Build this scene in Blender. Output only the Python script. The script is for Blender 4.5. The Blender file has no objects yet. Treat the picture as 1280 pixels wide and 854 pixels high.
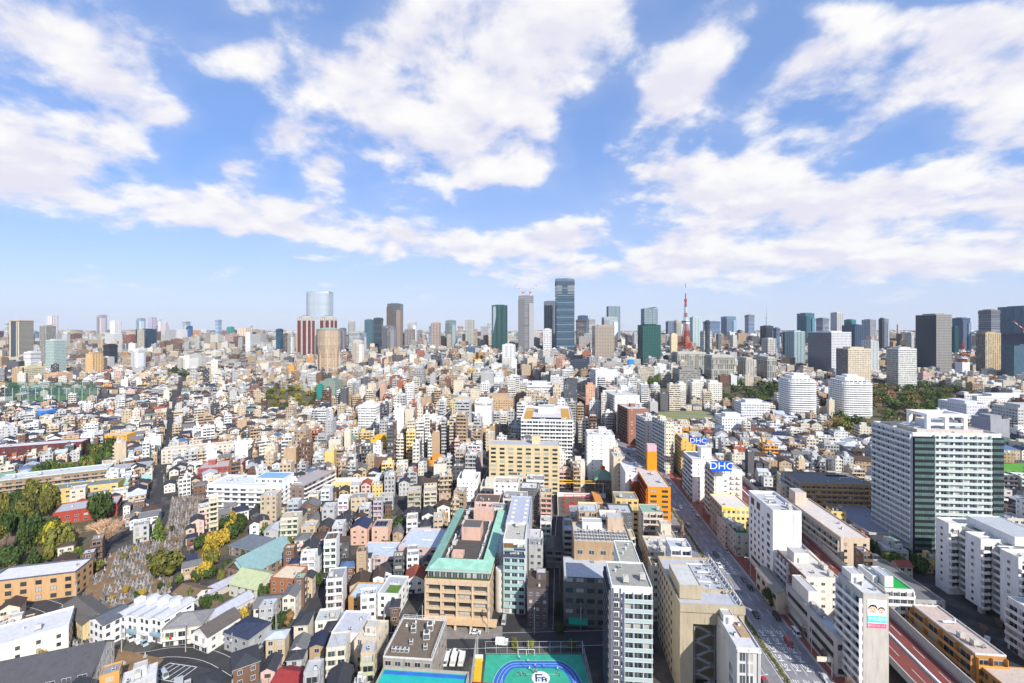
import bpy, math, random
import numpy as np
from mathutils import Vector

rng = random.Random(11)
scene = bpy.context.scene
COL = scene.collection
H, F, HY = 120.0, 570.0, 412.0          # eye height (m), focal length and horizon line of the 1280 px photograph

HAZE = 3.0e-5
# ------------------------------------------------------------------ camera, sky, sun, exposure
cd = bpy.data.cameras.new("camera")
cam = bpy.data.objects.new("camera", cd)
COL.objects.link(cam)
cam.location = (0, 0, H)
cam.rotation_euler = (math.radians(90), 0, 0)
cd.sensor_width = 36.0
cd.lens = F / 1280 * 36.0
cd.shift_y = -(427 - HY) / 1280
cd.clip_start = 1.0
cd.clip_end = 60000
scene.camera = cam

scene.view_settings.view_transform = 'Standard'
scene.view_settings.look = 'None'
scene.view_settings.exposure = 0.42
scene.view_settings.gamma = 1.0
scene.view_settings.use_curve_mapping = False
scene.cycles.max_bounces = 5
scene.cycles.diffuse_bounces = 3
scene.cycles.glossy_bounces = 3
scene.cycles.volume_bounces = 0
scene.cycles.caustics_reflective = False
scene.cycles.caustics_refractive = False

SUN_EL, SUN_AZ = math.radians(36), (0.53, -0.85)     # direction towards the sun on the ground
sl = bpy.data.lights.new("sun", 'SUN')
sl.energy = 5.0
sl.angle = math.radians(0.53)
sl.color = (1.0, 0.95, 0.87)
sun = bpy.data.objects.new("sun", sl)
COL.objects.link(sun)
sv = Vector((SUN_AZ[0] * math.cos(SUN_EL), SUN_AZ[1] * math.cos(SUN_EL), math.sin(SUN_EL)))
sun.rotation_euler = sv.to_track_quat('Z', 'Y').to_euler()
sun.location = (200, -300, 600)

world = bpy.data.worlds.new("World")
scene.world = world
world.use_nodes = True
wt = world.node_tree
for n in list(wt.nodes):
    wt.nodes.remove(n)


class NT:
    """small helper to write node trees as expressions"""
    def __init__(s, tree):
        s.t = tree

    def n(s, typ, **kw):
        nd = s.t.nodes.new(typ)
        for k, v in kw.items():
            setattr(nd, k, v)
        return nd

    def put(s, sock, v):
        if isinstance(v, bpy.types.NodeSocket):
            s.t.links.new(v, sock)
        elif v is not None:
            sock.default_value = v

    def math(s, op, a, b=None, c=None, clamp=False):
        nd = s.n('ShaderNodeMath', operation=op, use_clamp=clamp)
        for i, v in enumerate((a, b, c)):
            if v is not None:
                s.put(nd.inputs[i], v)
        return nd.outputs[0]

    def vmath(s, op, a, b=None):
        nd = s.n('ShaderNodeVectorMath', operation=op)
        s.put(nd.inputs[0], a)
        if b is not None:
            s.put(nd.inputs[1], b)
        return nd.outputs['Value'] if op in ('LENGTH', 'DOT_PRODUCT', 'DISTANCE') else nd.outputs[0]

    def mix(s, f, a, b, typ='MIX'):
        nd = s.n('ShaderNodeMix', data_type='RGBA', blend_type=typ)
        s.put(nd.inputs[0], f)
        s.put(nd.inputs[6], a)
        s.put(nd.inputs[7], b)
        return nd.outputs[2]

    def ramp(s, v, a, b, lo=0.0, hi=1.0, smooth=True):
        nd = s.n('ShaderNodeMapRange', interpolation_type='SMOOTHSTEP' if smooth else 'LINEAR')
        s.put(nd.inputs[0], v)
        for i, x in enumerate((a, b, lo, hi)):
            nd.inputs[i + 1].default_value = x
        return nd.outputs[0]

    def noise(s, vec, scale, detail=4, rough=0.55, dist=0.0):
        nd = s.n('ShaderNodeTexNoise')
        if vec is not None:
            s.put(nd.inputs['Vector'], vec)
        nd.inputs['Scale'].default_value = scale
        nd.inputs['Detail'].default_value = detail
        nd.inputs['Roughness'].default_value = rough
        nd.inputs['Distortion'].default_value = dist
        return nd.outputs[0]


W = NT(wt)
sky = W.n('ShaderNodeTexSky', sky_type='NISHITA')
sky.sun_disc = False
sky.sun_elevation = SUN_EL
sky.sun_rotation = math.atan2(SUN_AZ[0], SUN_AZ[1])
sky.altitude = 100
sky.air_density = 1.0
sky.dust_density = 0.1
sky.ozone_density = 3.0
tc = W.n('ShaderNodeTexCoord')
d = tc.outputs['Generated']
sx = W.n('ShaderNodeSeparateXYZ')
W.put(sx.inputs[0], d)
X, Y, Z = sx.outputs
yy = W.math('MAXIMUM', Y, 0.05)
ta = W.math('DIVIDE', X, yy)                    # tangent of the bearing
te = W.math('DIVIDE', Z, yy)                    # tangent of the height in the sky
cb = W.n('ShaderNodeCombineXYZ')
W.put(cb.inputs[0], ta)
W.put(cb.inputs[1], te)
P2 = cb.outputs[0]
# clouds lie in a layer, so their detail shrinks towards the horizon
zz = W.math('ADD', W.math('MAXIMUM', Z, 0.0), 0.30)
cl = W.n('ShaderNodeCombineXYZ')
W.put(cl.inputs[0], W.math('DIVIDE', X, zz))
W.put(cl.inputs[1], W.math('DIVIDE', Y, zz))
PL = cl.outputs[0]

# (px, py, rx, ry, turn in degrees, weight): where the photograph's clouds stand in the sky
BANKS = [
    (40, 40, 150, 75, 0, .9), (165, 85, 90, 60, 10, .8), (165, 140, 75, 48, 0, .8), (20, 160, 75, 60, 0, .8), (120, 185, 95, 40, 0, .8),
    (20, 225, 150, 38, 0, .9), (170, 250, 230, 38, -8, .9), (330, 268, 140, 28, -6, .8), (455, 285, 130, 28, -4, .7), (585, 302, 130, 18, 0, .6),
    (295, 212, 46, 26, 0, .95), (355, 170, 34, 26, 0, 1.0), (225, 145, 46, 20, -10, .7), (280, 72, 60, 30, 0, .8), (405, 215, 34, 36, 40, .95),
    (620, 85, 160, 120, 0, 1.0), (525, 120, 130, 60, 8, .7), (395, 85, 85, 48, -10, .65), (725, 45, 95, 95, 40, .9), (570, 205, 140, 42, 12, .85),
    (500, 175, 70, 38, 0, .7), (640, 205, 85, 40, 0, .7), (655, 290, 85, 26, 0, .7), (520, 318, 120, 12, 0, .5), (540, 20, 120, 50, 30, .6),
    (845, 110, 50, 120, -42, 1.05), (1025, 115, 112, 66, 35, .95), (955, 185, 70, 60, 0, .7), (1150, 75, 230, 62, 14, 1.0), (1058, 165, 56, 36, 5, 1.1),
    (850, 225, 130, 30, 6, .75), (925, 230, 120, 42, 0, .7), (1060, 12, 140, 24, 0, .6), (1240, 90, 140, 75, 0, .9), (1215, 215, 150, 58, 20, .85),
    (1000, 295, 360, 58, 5, .85), (860, 325, 210, 28, 0, .6), (1160, 320, 280, 55, 0, .8), (720, 345, 120, 14, 0, .4), (1150, 262, 200, 40, 8, .6),
    (300, 10, 90, 26, 0, .35), (690, 15, 110, 60, 0, .6),
    (500, 88, 45, 22, 0, -.5), (770, 170, 40, 60, -30, -.4), (955, 60, 34, 90, -38, -.7), (925, 165, 26, 60, -30, -.5), (770, 115, 26, 80, -40, -.55), (720, 165, 30, 70, 0, -.35), (1120, 190, 90, 30, 0, -.4), (250, 120, 60, 90, 0, -.3)]
field = None
for (px, py, rx, ry, turn, wgt) in BANKS:
    mp = W.n('ShaderNodeMapping', vector_type='TEXTURE')
    W.put(mp.inputs[0], P2)
    mp.inputs[1].default_value = ((px - 640) / F, (HY - py) / F, 0)
    mp.inputs[2].default_value = (0, 0, math.radians(turn))
    mp.inputs[3].default_value = (rx * 1.35 / F, ry * 1.35 / F, 1)
    g = W.n('ShaderNodeTexGradient', gradient_type='QUADRATIC_SPHERE')
    W.put(g.inputs[0], mp.outputs[0])
    v = W.math('MULTIPLY', W.math('SQRT', g.outputs[1]), wgt)
    field = v if field is None else W.math('ADD', field, v)
field = W.math('MINIMUM', field, 0.84)
n1 = W.noise(PL, 3.1, 8, 0.55, 0.15)
n2 = W.noise(PL, 9.0, 6, 0.60, 0.2)
dens = W.math('ADD', W.math('MULTIPLY', W.math('SUBTRACT', n1, 0.5), 2.9), W.math('MULTIPLY', W.math('SUBTRACT', n2, 0.5), 0.9))
dens = W.math('ADD', dens, W.math('MULTIPLY', field, 0.95))
mask = W.ramp(dens, 0.22, 0.82)
veil = W.math('MULTIPLY', W.math('MULTIPLY', field, 0.42), W.ramp(n1, 0.3, 0.62))
mask = W.math('MAXIMUM', mask, veil)
# thicker parts show their grey-lavender bases, edges and tops stay white
pl2 = W.vmath('ADD', PL, (0.02, -0.09, 0.0))
n3 = W.noise(pl2, 3.1, 6, 0.52, 0.15)
light = W.ramp(W.math('ADD', W.math('SUBTRACT', n1, n3), W.math('MULTIPLY', W.math('SUBTRACT', n2, 0.5), 0.25)), -0.10, 0.15)
CLOUD_LIT, CLOUD_BASE = (7.5, 7.45, 7.45, 1), (6.1, 6.05, 6.9, 1)
cloudcol = W.mix(light, CLOUD_BASE, CLOUD_LIT)
hs = W.n('ShaderNodeHueSaturation')
hs.inputs['Saturation'].default_value = 1.25
W.put(hs.inputs['Color'], sky.outputs[0])
fade = W.ramp(te, 0.02, 0.14)                   # clouds melt into the air close to the horizon
up = W.ramp(Y, -0.1, 0.2, 0.35, 1.0)
tint = W.mix(1.0, hs.outputs[0], (0.98, 1.06, 1.42, 1), 'MULTIPLY')
low = W.ramp(te, -0.02, 0.42, 1.0, 0.0, smooth=False)
tint = W.mix(0.5, tint, (2.85, 4.25, 7.0, 1))
clear = W.mix(W.math('MULTIPLY', W.math('POWER', low, 1.6), 0.92), tint, (5.3, 5.75, 6.8, 1))   # pale moist air low down
total = W.mix(W.math('MULTIPLY', W.math('MULTIPLY', mask, fade), up), clear, cloudcol)
# the sky behind the viewer, around the sun, has added white to lift shade
fill_glow = W.math('MULTIPLY', W.ramp(Y, 0.05, -0.55), W.ramp(Z, -0.02, 0.08))
total = W.mix(W.math('MULTIPLY', fill_glow, 0.30), total, (8.6, 8.2, 7.7, 1))
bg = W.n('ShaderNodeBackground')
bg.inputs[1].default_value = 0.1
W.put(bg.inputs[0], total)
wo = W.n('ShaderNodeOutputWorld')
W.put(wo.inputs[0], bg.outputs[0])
world.cycles.sampling_method = 'MANUAL'
world.cycles.sample_map_resolution = 512

# ------------------------------------------------------------------ small tools
def gp(px, py, h=0.0):
    """ground position (x, y) of the point at height h that the photograph shows at pixel px, py"""
    D = (H - h) * F / (py - HY)
    return (px - 640) * D / F, D


def pix(x, y, z):
    return 640 + x / y * F, HY + (H - z) / y * F


def new_mat(name):
    m = bpy.data.materials.new(name)
    m.use_nodes = True
    t = m.node_tree
    for n in list(t.nodes):
        t.nodes.remove(n)
    N = NT(t)
    o = N.n('ShaderNodeOutputMaterial')
    p = N.n('ShaderNodeBsdfPrincipled')
    t.links.new(p.outputs[0], o.inputs[0])
    return m, N, p


def plain(name, col, rough=0.7, metal=0.0, var=0.12, scale=0.6, spec=0.4):
    m, N, p = new_mat(name)
    g = N.n('ShaderNodeNewGeometry')
    nz = N.noise(g.outputs['Position'], scale, 4, 0.6)
    f = N.ramp(nz, 0.25, 0.75, 1 - var, 1 + var, False)
    cb = N.n('ShaderNodeCombineXYZ')
    for i in range(3):
        N.put(cb.inputs[i], N.math('MULTIPLY', f, col[i]))
    N.put(p.inputs['Base Color'], cb.outputs[0])
    p.inputs['Roughness'].default_value = rough
    p.inputs['Metallic'].default_value = metal
    p.inputs['Specular IOR Level'].default_value = spec
    return m


def facade_mat():
    """painted wall; a face's Col is its paint, win = (width, height, kind) of the panes in each bay of its UV grid"""
    m, N, p = new_mat('facade')
    ac = N.n('ShaderNodeAttribute', attribute_name='Col')
    ag = N.n('ShaderNodeAttribute', attribute_name='Gla')
    aw = N.n('ShaderNodeAttribute', attribute_name='win')
    uv = N.n('ShaderNodeUVMap', uv_map='UVMap')
    s = N.n('ShaderNodeSeparateXYZ'); N.put(s.inputs[0], uv.outputs[0])
    w = N.n('ShaderNodeSeparateXYZ'); N.put(w.inputs[0], aw.outputs['Vector'])
    fu, fv = N.math('FRACT', s.outputs[0]), N.math('FRACT', s.outputs[1])
    au = N.math('ABSOLUTE', N.math('SUBTRACT', fu, 0.5))
    av = N.math('ABSOLUTE', N.math('SUBTRACT', fv, 0.5))
    mu = N.math('LESS_THAN', au, N.math('MULTIPLY', w.outputs[0], 0.5))
    mv = N.math('LESS_THAN', av, N.math('MULTIPLY', w.outputs[1], 0.5))
    mul = N.math('GREATER_THAN', N.math('ABSOLUTE', N.math('SUBTRACT', fu, 0.5)), 0.022)
    mask = N.math('MULTIPLY', N.math('MULTIPLY', mu, mv), mul)
    fl = N.n('ShaderNodeCombineXYZ')
    N.put(fl.inputs[0], N.math('FLOOR', s.outputs[0])); N.put(fl.inputs[1], N.math('FLOOR', s.outputs[1]))
    oi = N.n('ShaderNodeObjectInfo')
    N.put(fl.inputs[2], N.math('FLOOR', N.math('MULTIPLY', oi.outputs['Random'], 97.0)))
    wn = N.n('ShaderNodeTexWhiteNoise', noise_dimensions='3D'); N.put(wn.inputs[0], fl.outputs[0])
    r = wn.outputs['Value']
    curtain = N.math('MULTIPLY', N.math('GREATER_THAN', r, 0.72), N.math('LESS_THAN', w.outputs[2], 0.5))
    half = N.math('GREATER_THAN', N.math('ADD', fu, N.math('MULTIPLY', r, 0.3)), 0.72)
    gl = N.mix(N.ramp(r, 0.0, 0.75, 0.0, 1.0, False), ag.outputs['Color'], N.mix(1.0, ag.outputs['Color'], N.mix(N.math('GREATER_THAN', w.outputs[2], 0.5), (2.3, 2.3, 2.2, 1), (1.3, 1.3, 1.3, 1)), 'MULTIPLY'))
    gl = N.mix(N.math('MULTIPLY', curtain, half), gl, (0.42, 0.41, 0.38, 1))
    g = N.n('ShaderNodeNewGeometry')
    pos = N.n('ShaderNodeVectorMath', operation='MULTIPLY'); N.put(pos.inputs[0], g.outputs['Position']); pos.inputs[1].default_value = (1, 1, 0.25)
    grime = N.ramp(N.noise(pos.outputs[0], 0.5, 5, 0.65), 0.3, 0.7, 0.86, 1.06, False)
    p3 = N.n('ShaderNodeVectorMath', operation='MULTIPLY'); N.put(p3.inputs[0], g.outputs['Position']); p3.inputs[1].default_value = (1.1, 1.1, .09)
    streak = N.ramp(N.noise(p3.outputs[0], 1.0, 4, 0.7), 0.52, 0.72, 1.0, 0.72)
    grime = N.math('MULTIPLY', grime, streak)
    vm = N.n('ShaderNodeVectorMath', operation='SCALE'); N.put(vm.inputs[0], ac.outputs['Color']); N.put(vm.inputs['Scale'], grime)
    N.put(p.inputs['Base Color'], N.mix(mask, vm.outputs[0], gl))
    N.put(p.inputs['Roughness'], N.ramp(mask, 0, 1, 0.8, 0.12, False))
    N.put(p.inputs['Specular IOR Level'], N.ramp(mask, 0, 1, 0.25, 0.55, False))
    return m


def tinted(name, rough=0.6, spec=0.4, metal=0.0, var=0.1):
    """paint whose colour is the object's own colour, so that copies share one mesh"""
    m, N, p = new_mat(name)
    oi = N.n('ShaderNodeObjectInfo')
    g = N.n('ShaderNodeNewGeometry')
    f = N.ramp(N.noise(g.outputs['Position'], 0.8, 3), 0.3, 0.7, 1 - var, 1 + var, False)
    v = N.n('ShaderNodeVectorMath', operation='SCALE'); N.put(v.inputs[0], oi.outputs['Color']); N.put(v.inputs['Scale'], f)
    N.put(p.inputs['Base Color'], v.outputs[0])
    p.inputs['Roughness'].default_value = rough
    p.inputs['Metallic'].default_value = metal
    p.inputs['Specular IOR Level'].default_value = spec
    return m


def glass_mat():
    m, N, p = new_mat('window_glass')
    oi = N.n('ShaderNodeObjectInfo')
    r = oi.outputs['Random']
    c = N.mix(N.ramp(r, 0, 0.7, 0, 1, False), (0.015, 0.02, 0.026, 1), (0.07, 0.085, 0.09, 1))
    c = N.mix(N.math('GREATER_THAN', r, 0.8), c, (0.40, 0.39, 0.36, 1))
    N.put(p.inputs['Base Color'], c)
    p.inputs['Roughness'].default_value = 0.08
    p.inputs['Specular IOR Level'].default_value = 0.6
    return m


def leaf_mat(name):
    m, N, p = new_mat(name)
    oi = N.n('ShaderNodeObjectInfo')
    ac = N.n('ShaderNodeAttribute', attribute_name='Col')
    c = N.mix(1.0, oi.outputs['Color'], ac.outputs['Color'], 'MULTIPLY')
    N.put(p.inputs['Base Color'], c)
    p.inputs['Roughness'].default_value = 0.75
    p.inputs['Specular IOR Level'].default_value = 0.2
    return m


M = dict(
    facade=facade_mat(), glass=glass_mat(), tint=tinted('paint'), carpaint=tinted('car_paint', 0.25, 0.6), leaf=leaf_mat('leaves'),
    white=plain('white_paint', (.75, .75, .75)), frame=plain('pale_aluminium', (.55, .56, .57), .4), dark=plain('dark_metal', (.04, .04, .045), .45),
    asphalt=plain('asphalt', (.040, .040, .044), .85, var=.22, scale=.12), road=plain('road_asphalt', (.20, .197, .215), .85, var=.3, scale=.22),
    paving=plain('paving', (.22, .20, .185), .85, var=.2, scale=.4), redpave=plain('red_paving', (.26, .075, .055), .85, var=.25, scale=.5),
    redroad=plain('red_asphalt', (.17, .045, .035), .85, var=.15, scale=.15), paint=plain('road_paint', (.62, .62, .62), .7, var=.25, scale=1.0),
    concrete=plain('concrete', (.38, .37, .35), .85, var=.15), soil=plain('dry_soil', (.20, .125, .065), .95, var=.35, scale=.25),
    stone=plain('grave_stone', (.36, .37, .39), .6, var=.3, scale=1.2), bark=plain('bark', (.10, .07, .05), .9), grass=plain('turf', (.10, .16, .045), .95, var=.25, scale=.1),
    court=plain('green_court', (.035, .34, .23), .8, var=.22, scale=.25), lane=plain('blue_lane', (.025, .13, .46), .8, var=.2, scale=.3), teal=plain('teal_court', (.02, .40, .36), .6, var=.05),
    navy=plain('navy_paint', (.02, .04, .16), .6), tyre=plain('tyre', (.02, .02, .02), .8), lamp=plain('lamp_glass', (.6, .6, .55), .2),
    copper=plain('green_copper', (.25, .46, .36), .65, var=.22, scale=.35), steelred=plain('red_steel', (.52, .035, .035), .5), signblue=plain('sign_blue', (.005, .10, .75), .4),
    hair=plain('dark_hair', (.015, .012, .012), .6), skin=plain('skin', (.72, .50, .38), .6), cyan=plain('sign_cyan', (.08, .62, .75), .5), pink=plain('sign_pink', (.75, .13, .22), .5),
    netting=None)


class MB:
    """collects faces with wall colour, pane data and bay UVs, and links them as ONE mesh object"""
    def __init__(s):
        s.v, s.f, s.mi, s.col, s.gla, s.win, s.uv = [], [], [], [], [], [], []
        s.T = None

    def at(s, x=0, y=0, z=0, a=0):
        s.T = (x, y, z, math.cos(a), math.sin(a))
        return s

    def face(s, pts, col=(.8, .8, .8), mi=0, win=(0, 0, 0), gla=(.035, .045, .055), uv=None):
        b = len(s.v)
        if s.T:
            x0, y0, z0, c, n = s.T
            s.v.extend((x0 + p[0] * c - p[1] * n, y0 + p[0] * n + p[1] * c, z0 + p[2]) for p in pts)
        else:
            s.v.extend(pts)
        k = len(pts)
        s.f.append(tuple(range(b, b + k)))
        s.mi.append(mi); s.col.append(col); s.gla.append(gla); s.win.append(win)
        s.uv.extend(uv if uv else ((0, 0),) * k)

    def box(s, x0, x1, y0, y1, z0, z1, col=(.8, .8, .8), mi=0, skip=''):
        a, b, c, d_ = (x0, y0), (x1, y0), (x1, y1), (x0, y1)
        for tag, (p, q) in (('F', (a, b)), ('R', (b, c)), ('B', (c, d_)), ('L', (d_, a))):
            if tag not in skip:
                s.face([(p[0], p[1], z0), (q[0], q[1], z0), (q[0], q[1], z1), (p[0], p[1], z1)], col, mi)
        if 'T' not in skip:
            s.face([(x0, y0, z1), (x1, y0, z1), (x1, y1, z1), (x0, y1, z1)], col, mi)
        if 'D' not in skip:
            s.face([(x0, y1, z0), (x1, y1, z0), (x1, y0, z0), (x0, y0, z0)], col, mi)

    def prism(s, poly, z0, z1, col=(.8, .8, .8), mi=0, top=None):
        """upright prism over a counter-clockwise outline"""
        n = len(poly)
        for i in range(n):
            p, q = poly[i], poly[(i + 1) % n]
            s.face([(p[0], p[1], z0), (q[0], q[1], z0), (q[0], q[1], z1), (p[0], p[1], z1)], col, mi)
        s.face([(p[0], p[1], z1) for p in poly], top or col, mi)

    def beam(s, p, q, r, col=(.5, .5, .5), mi=0, n=4):
        p, q = Vector(p), Vector(q)
        ax = (q - p)
        u = ax.cross(Vector((0, 0, 1)))
        if u.length < 1e-4:
            u = Vector((1, 0, 0))
        u.normalize(); w = ax.cross(u).normalized()
        ring = [(math.cos(2 * math.pi * (i + .5) / n), math.sin(2 * math.pi * (i + .5) / n)) for i in range(n)]
        A = [tuple(p + u * (r * c) + w * (r * d_)) for c, d_ in ring]
        B = [tuple(q + u * (r * c) + w * (r * d_)) for c, d_ in ring]
        for i in range(n):
            j = (i + 1) % n
            s.face([A[i], A[j], B[j], B[i]], col, mi)
        s.face(A[::-1], col, mi); s.face(B, col, mi)

    def lathe(s, prof, n=12, col=(.5, .5, .5), mi=0, cx=0, cy=0):
        for (r0, z0), (r1, z1) in zip(prof, prof[1:]):
            for i in range(n):
                a, b = 2 * math.pi * i / n, 2 * math.pi * (i + 1) / n
                pts = [(cx + r0 * math.cos(a), cy + r0 * math.sin(a), z0), (cx + r0 * math.cos(b), cy + r0 * math.sin(b), z0),
                       (cx + r1 * math.cos(b), cy + r1 * math.sin(b), z1), (cx + r1 * math.cos(a), cy + r1 * math.sin(a), z1)]
                if r1 < 1e-6:
                    pts = pts[:3]
                elif r0 < 1e-6:
                    pts = [pts[0], pts[2], pts[3]]
                s.face(pts, col, mi)

    def mesh(s, name, mats):
        me = bpy.data.meshes.new(name)
        me.from_pydata(s.v, [], s.f)
        for m in mats:
            me.materials.append(m)
        n = len(s.f)
        me.polygons.foreach_set('material_index', s.mi)
        if mats and mats[0] in (M['facade'], M['leaf']):
            ca = me.attributes.new('Col', 'FLOAT_COLOR', 'FACE')
            ca.data.foreach_set('color', np.c_[np.array(s.col, 'f4')[:, :3], np.ones(n, 'f4')].ravel())
        if mats and mats[0] is M['facade']:
            ga = me.attributes.new('Gla', 'FLOAT_COLOR', 'FACE')
            ga.data.foreach_set('color', np.c_[np.array(s.gla, 'f4')[:, :3], np.ones(n, 'f4')].ravel())
            wa = me.attributes.new('win', 'FLOAT_VECTOR', 'FACE')
            wa.data.foreach_set('vector', np.array(s.win, 'f4').ravel())
            ul = me.uv_layers.new(name='UVMap')
            ul.data.foreach_set('uv', np.array(s.uv, 'f4').ravel())
        return me

    def build(s, name, mats=None, parent=None, loc=None, rotz=0):
        if mats is None:
            mats = [M['facade']]
        return link(name, s.mesh(name, mats), parent, loc, rotz)


def link(name, data, parent=None, loc=None, rotz=0, color=None):
    o = bpy.data.objects.new(name, data)
    COL.objects.link(o)
    if parent is not None:
        o.parent = parent
    if loc is not None:
        o.location = loc
    if rotz:
        o.rotation_euler = (0, 0, rotz)
    if color is not None:
        o.color = (*color[:3], 1)
    return o


THINGS = []          # every thing that still needs a label of its own: (object, description, category, group, anchor point)


def tag(o, label=None, cat=None, group=None, kind=None):
    if label: o['label'] = label
    if cat: o['category'] = cat
    if group: o['group'] = group
    if kind: o['kind'] = kind
    return o


def structure(o):
    o['kind'] = 'structure'
    return o


def auto(o, desc, cat, group, p):
    o['category'] = cat
    o['group'] = group
    THINGS.append((o, desc, cat, group, p))
    return o


def copy_tree(src, loc=None, rotz=None, scale=None, colors=None):
    c = src.copy()
    COL.objects.link(c)
    if loc is not None: c.location = loc
    if rotz is not None: c.rotation_euler = (0, 0, rotz)
    if scale is not None: c.scale = scale if hasattr(scale, '__len__') else (scale,) * 3
    for k in ('label', 'group'):
        if k in c: del c[k]
    for ch in src.children:
        d_ = ch.copy(); COL.objects.link(d_); d_.parent = c
        if colors and stem_of(ch.name) in colors: d_.color = (*colors[stem_of(ch.name)], 1)
        for g in ch.children:
            e = g.copy(); COL.objects.link(e); e.parent = d_
    return c


def stem_of(n):
    return n.split('.')[0]


# which ground is taken, 1 m cells
OX, OY, OS = -1400, 100, 1.0
OCC = np.zeros((2800, 1120), bool)


def cells(cx, cy, a, w, d_, step=.8):
    nu, nv = max(2, int(w / step) + 1), max(2, int(d_ / step) + 1)
    u, v = np.meshgrid(np.linspace(-w / 2, w / 2, nu), np.linspace(-d_ / 2, d_ / 2, nv))
    x, y = cx + u * math.cos(a) - v * math.sin(a), cy + u * math.sin(a) + v * math.cos(a)
    i, j = ((x - OX) / OS).astype(int), ((y - OY) / OS).astype(int)
    ok = (i >= 0) & (i < OCC.shape[0]) & (j >= 0) & (j < OCC.shape[1])
    return i[ok], j[ok]


def occupy(cx, cy, a, w, d_, margin=0.0):
    i, j = cells(cx, cy, a, w + 2 * margin, d_ + 2 * margin)
    OCC[i, j] = True


def taken(cx, cy, a, w, d_):
    i, j = cells(cx, cy, a, w, d_)
    return bool(OCC[i, j].any())


def occupy_poly(poly):
    xs, ys = [p[0] for p in poly], [p[1] for p in poly]
    gx = np.arange(min(xs), max(xs) + 1, .8); gy = np.arange(min(ys), max(ys) + 1, .8)
    x, y = np.meshgrid(gx, gy)
    ins = in_poly(x, y, poly)
    i, j = ((x[ins] - OX) / OS).astype(int), ((y[ins] - OY) / OS).astype(int)
    ok = (i >= 0) & (i < OCC.shape[0]) & (j >= 0) & (j < OCC.shape[1])
    OCC[i[ok], j[ok]] = True


def in_poly(x, y, poly):
    ins = np.zeros(np.shape(x), bool)
    n = len(poly)
    for k in range(n):
        (x1, y1), (x2, y2) = poly[k], poly[(k + 1) % n]
        if y1 == y2:
            continue
        c = ((y1 > y) != (y2 > y)) & (x < (x2 - x1) * (y - y1) / (y2 - y1) + x1)
        ins ^= c
    return ins


FAR_TAKEN = []       # (x, y, r) of big things beyond the cell grid


# ------------------------------------------------------------------ building kit
def face_frame(face, w, d_):
    return {'F': ((-w / 2, -d_ / 2), (1, 0), w, 0.0), 'R': ((w / 2, -d_ / 2), (0, 1), d_, math.pi / 2),
            'B': ((w / 2, d_ / 2), (-1, 0), w, math.pi), 'L': ((-w / 2, d_ / 2), (0, -1), d_, -math.pi / 2)}[face]


_win_cache, _bal_cache = {}, {}


def window_mesh(w, h, fc='frame'):
    k = (round(w, 1), round(h, 1), fc)
    if k not in _win_cache:
        b = MB(); w, h = k[0], k[1]; t = .07
        b.box(-w / 2, w / 2, -.07, .03, -t, 0, mi=1); b.box(-w / 2, w / 2, -.07, .03, h - t, h, mi=1)
        b.box(-w / 2, -w / 2 + t, -.07, .03, 0, h - t, mi=1); b.box(w / 2 - t, w / 2, -.07, .03, 0, h - t, mi=1)
        if w > 1.0:
            b.box(-t / 2, t / 2, -.05, .03, 0, h - t, mi=1)
        b.face([(-w / 2 + t, -.02, 0), (w / 2 - t, -.02, 0), (w / 2 - t, -.02, h - t), (-w / 2 + t, -.02, h - t)], mi=0)
        _win_cache[k] = b.mesh('window', [M['glass'], M[fc]])
    return _win_cache[k]


def balcony_mesh(L, dep, n, fin, kind='solid', fh=3.0):
    k = (round(L, 2), dep, n, fin, kind, fh)
    if k not in _bal_cache:
        b = MB()
        b.box(-L / 2, L / 2, -dep, -.01, -.18, 0, mi=0)
        m2 = 1 if kind == 'glass' else 0
        b.box(-L / 2 + .01, L / 2 - .01, -dep - .02, -dep + .10, .005, 1.05, mi=m2)
        if kind == 'glass':
            b.box(-L / 2, L / 2, -dep - .03, -dep + .12, 1.055, 1.13, mi=0)
        for x in (-L / 2, L / 2 - .12):
            b.box(x + .002, x + .118, -dep + .105, -.012, .004, 1.04, mi=m2)
        if fin:
            for i in range(n + 1):
                x = -L / 2 + L * i / n
                x = min(max(x, -L / 2 + .2), L / 2 - .2)
                b.box(x - .07, x + .07, -dep + .2, -.014, 1.06 if i in (0, n) else .006, fh - .19, mi=0)
        _bal_cache[k] = b.mesh('balcony', [M['tint'], M['tintglass']])
    return _bal_cache[k]


def _tg():
    m, N, p = new_mat('pale_glass_panel')
    oi = N.n('ShaderNodeObjectInfo')
    N.put(p.inputs['Base Color'], N.mix(0.62, oi.outputs['Color'], (.27, .40, .37, 1)))
    p.inputs['Roughness'].default_value = 0.15
    return m


M['tintglass'] = _tg()


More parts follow.
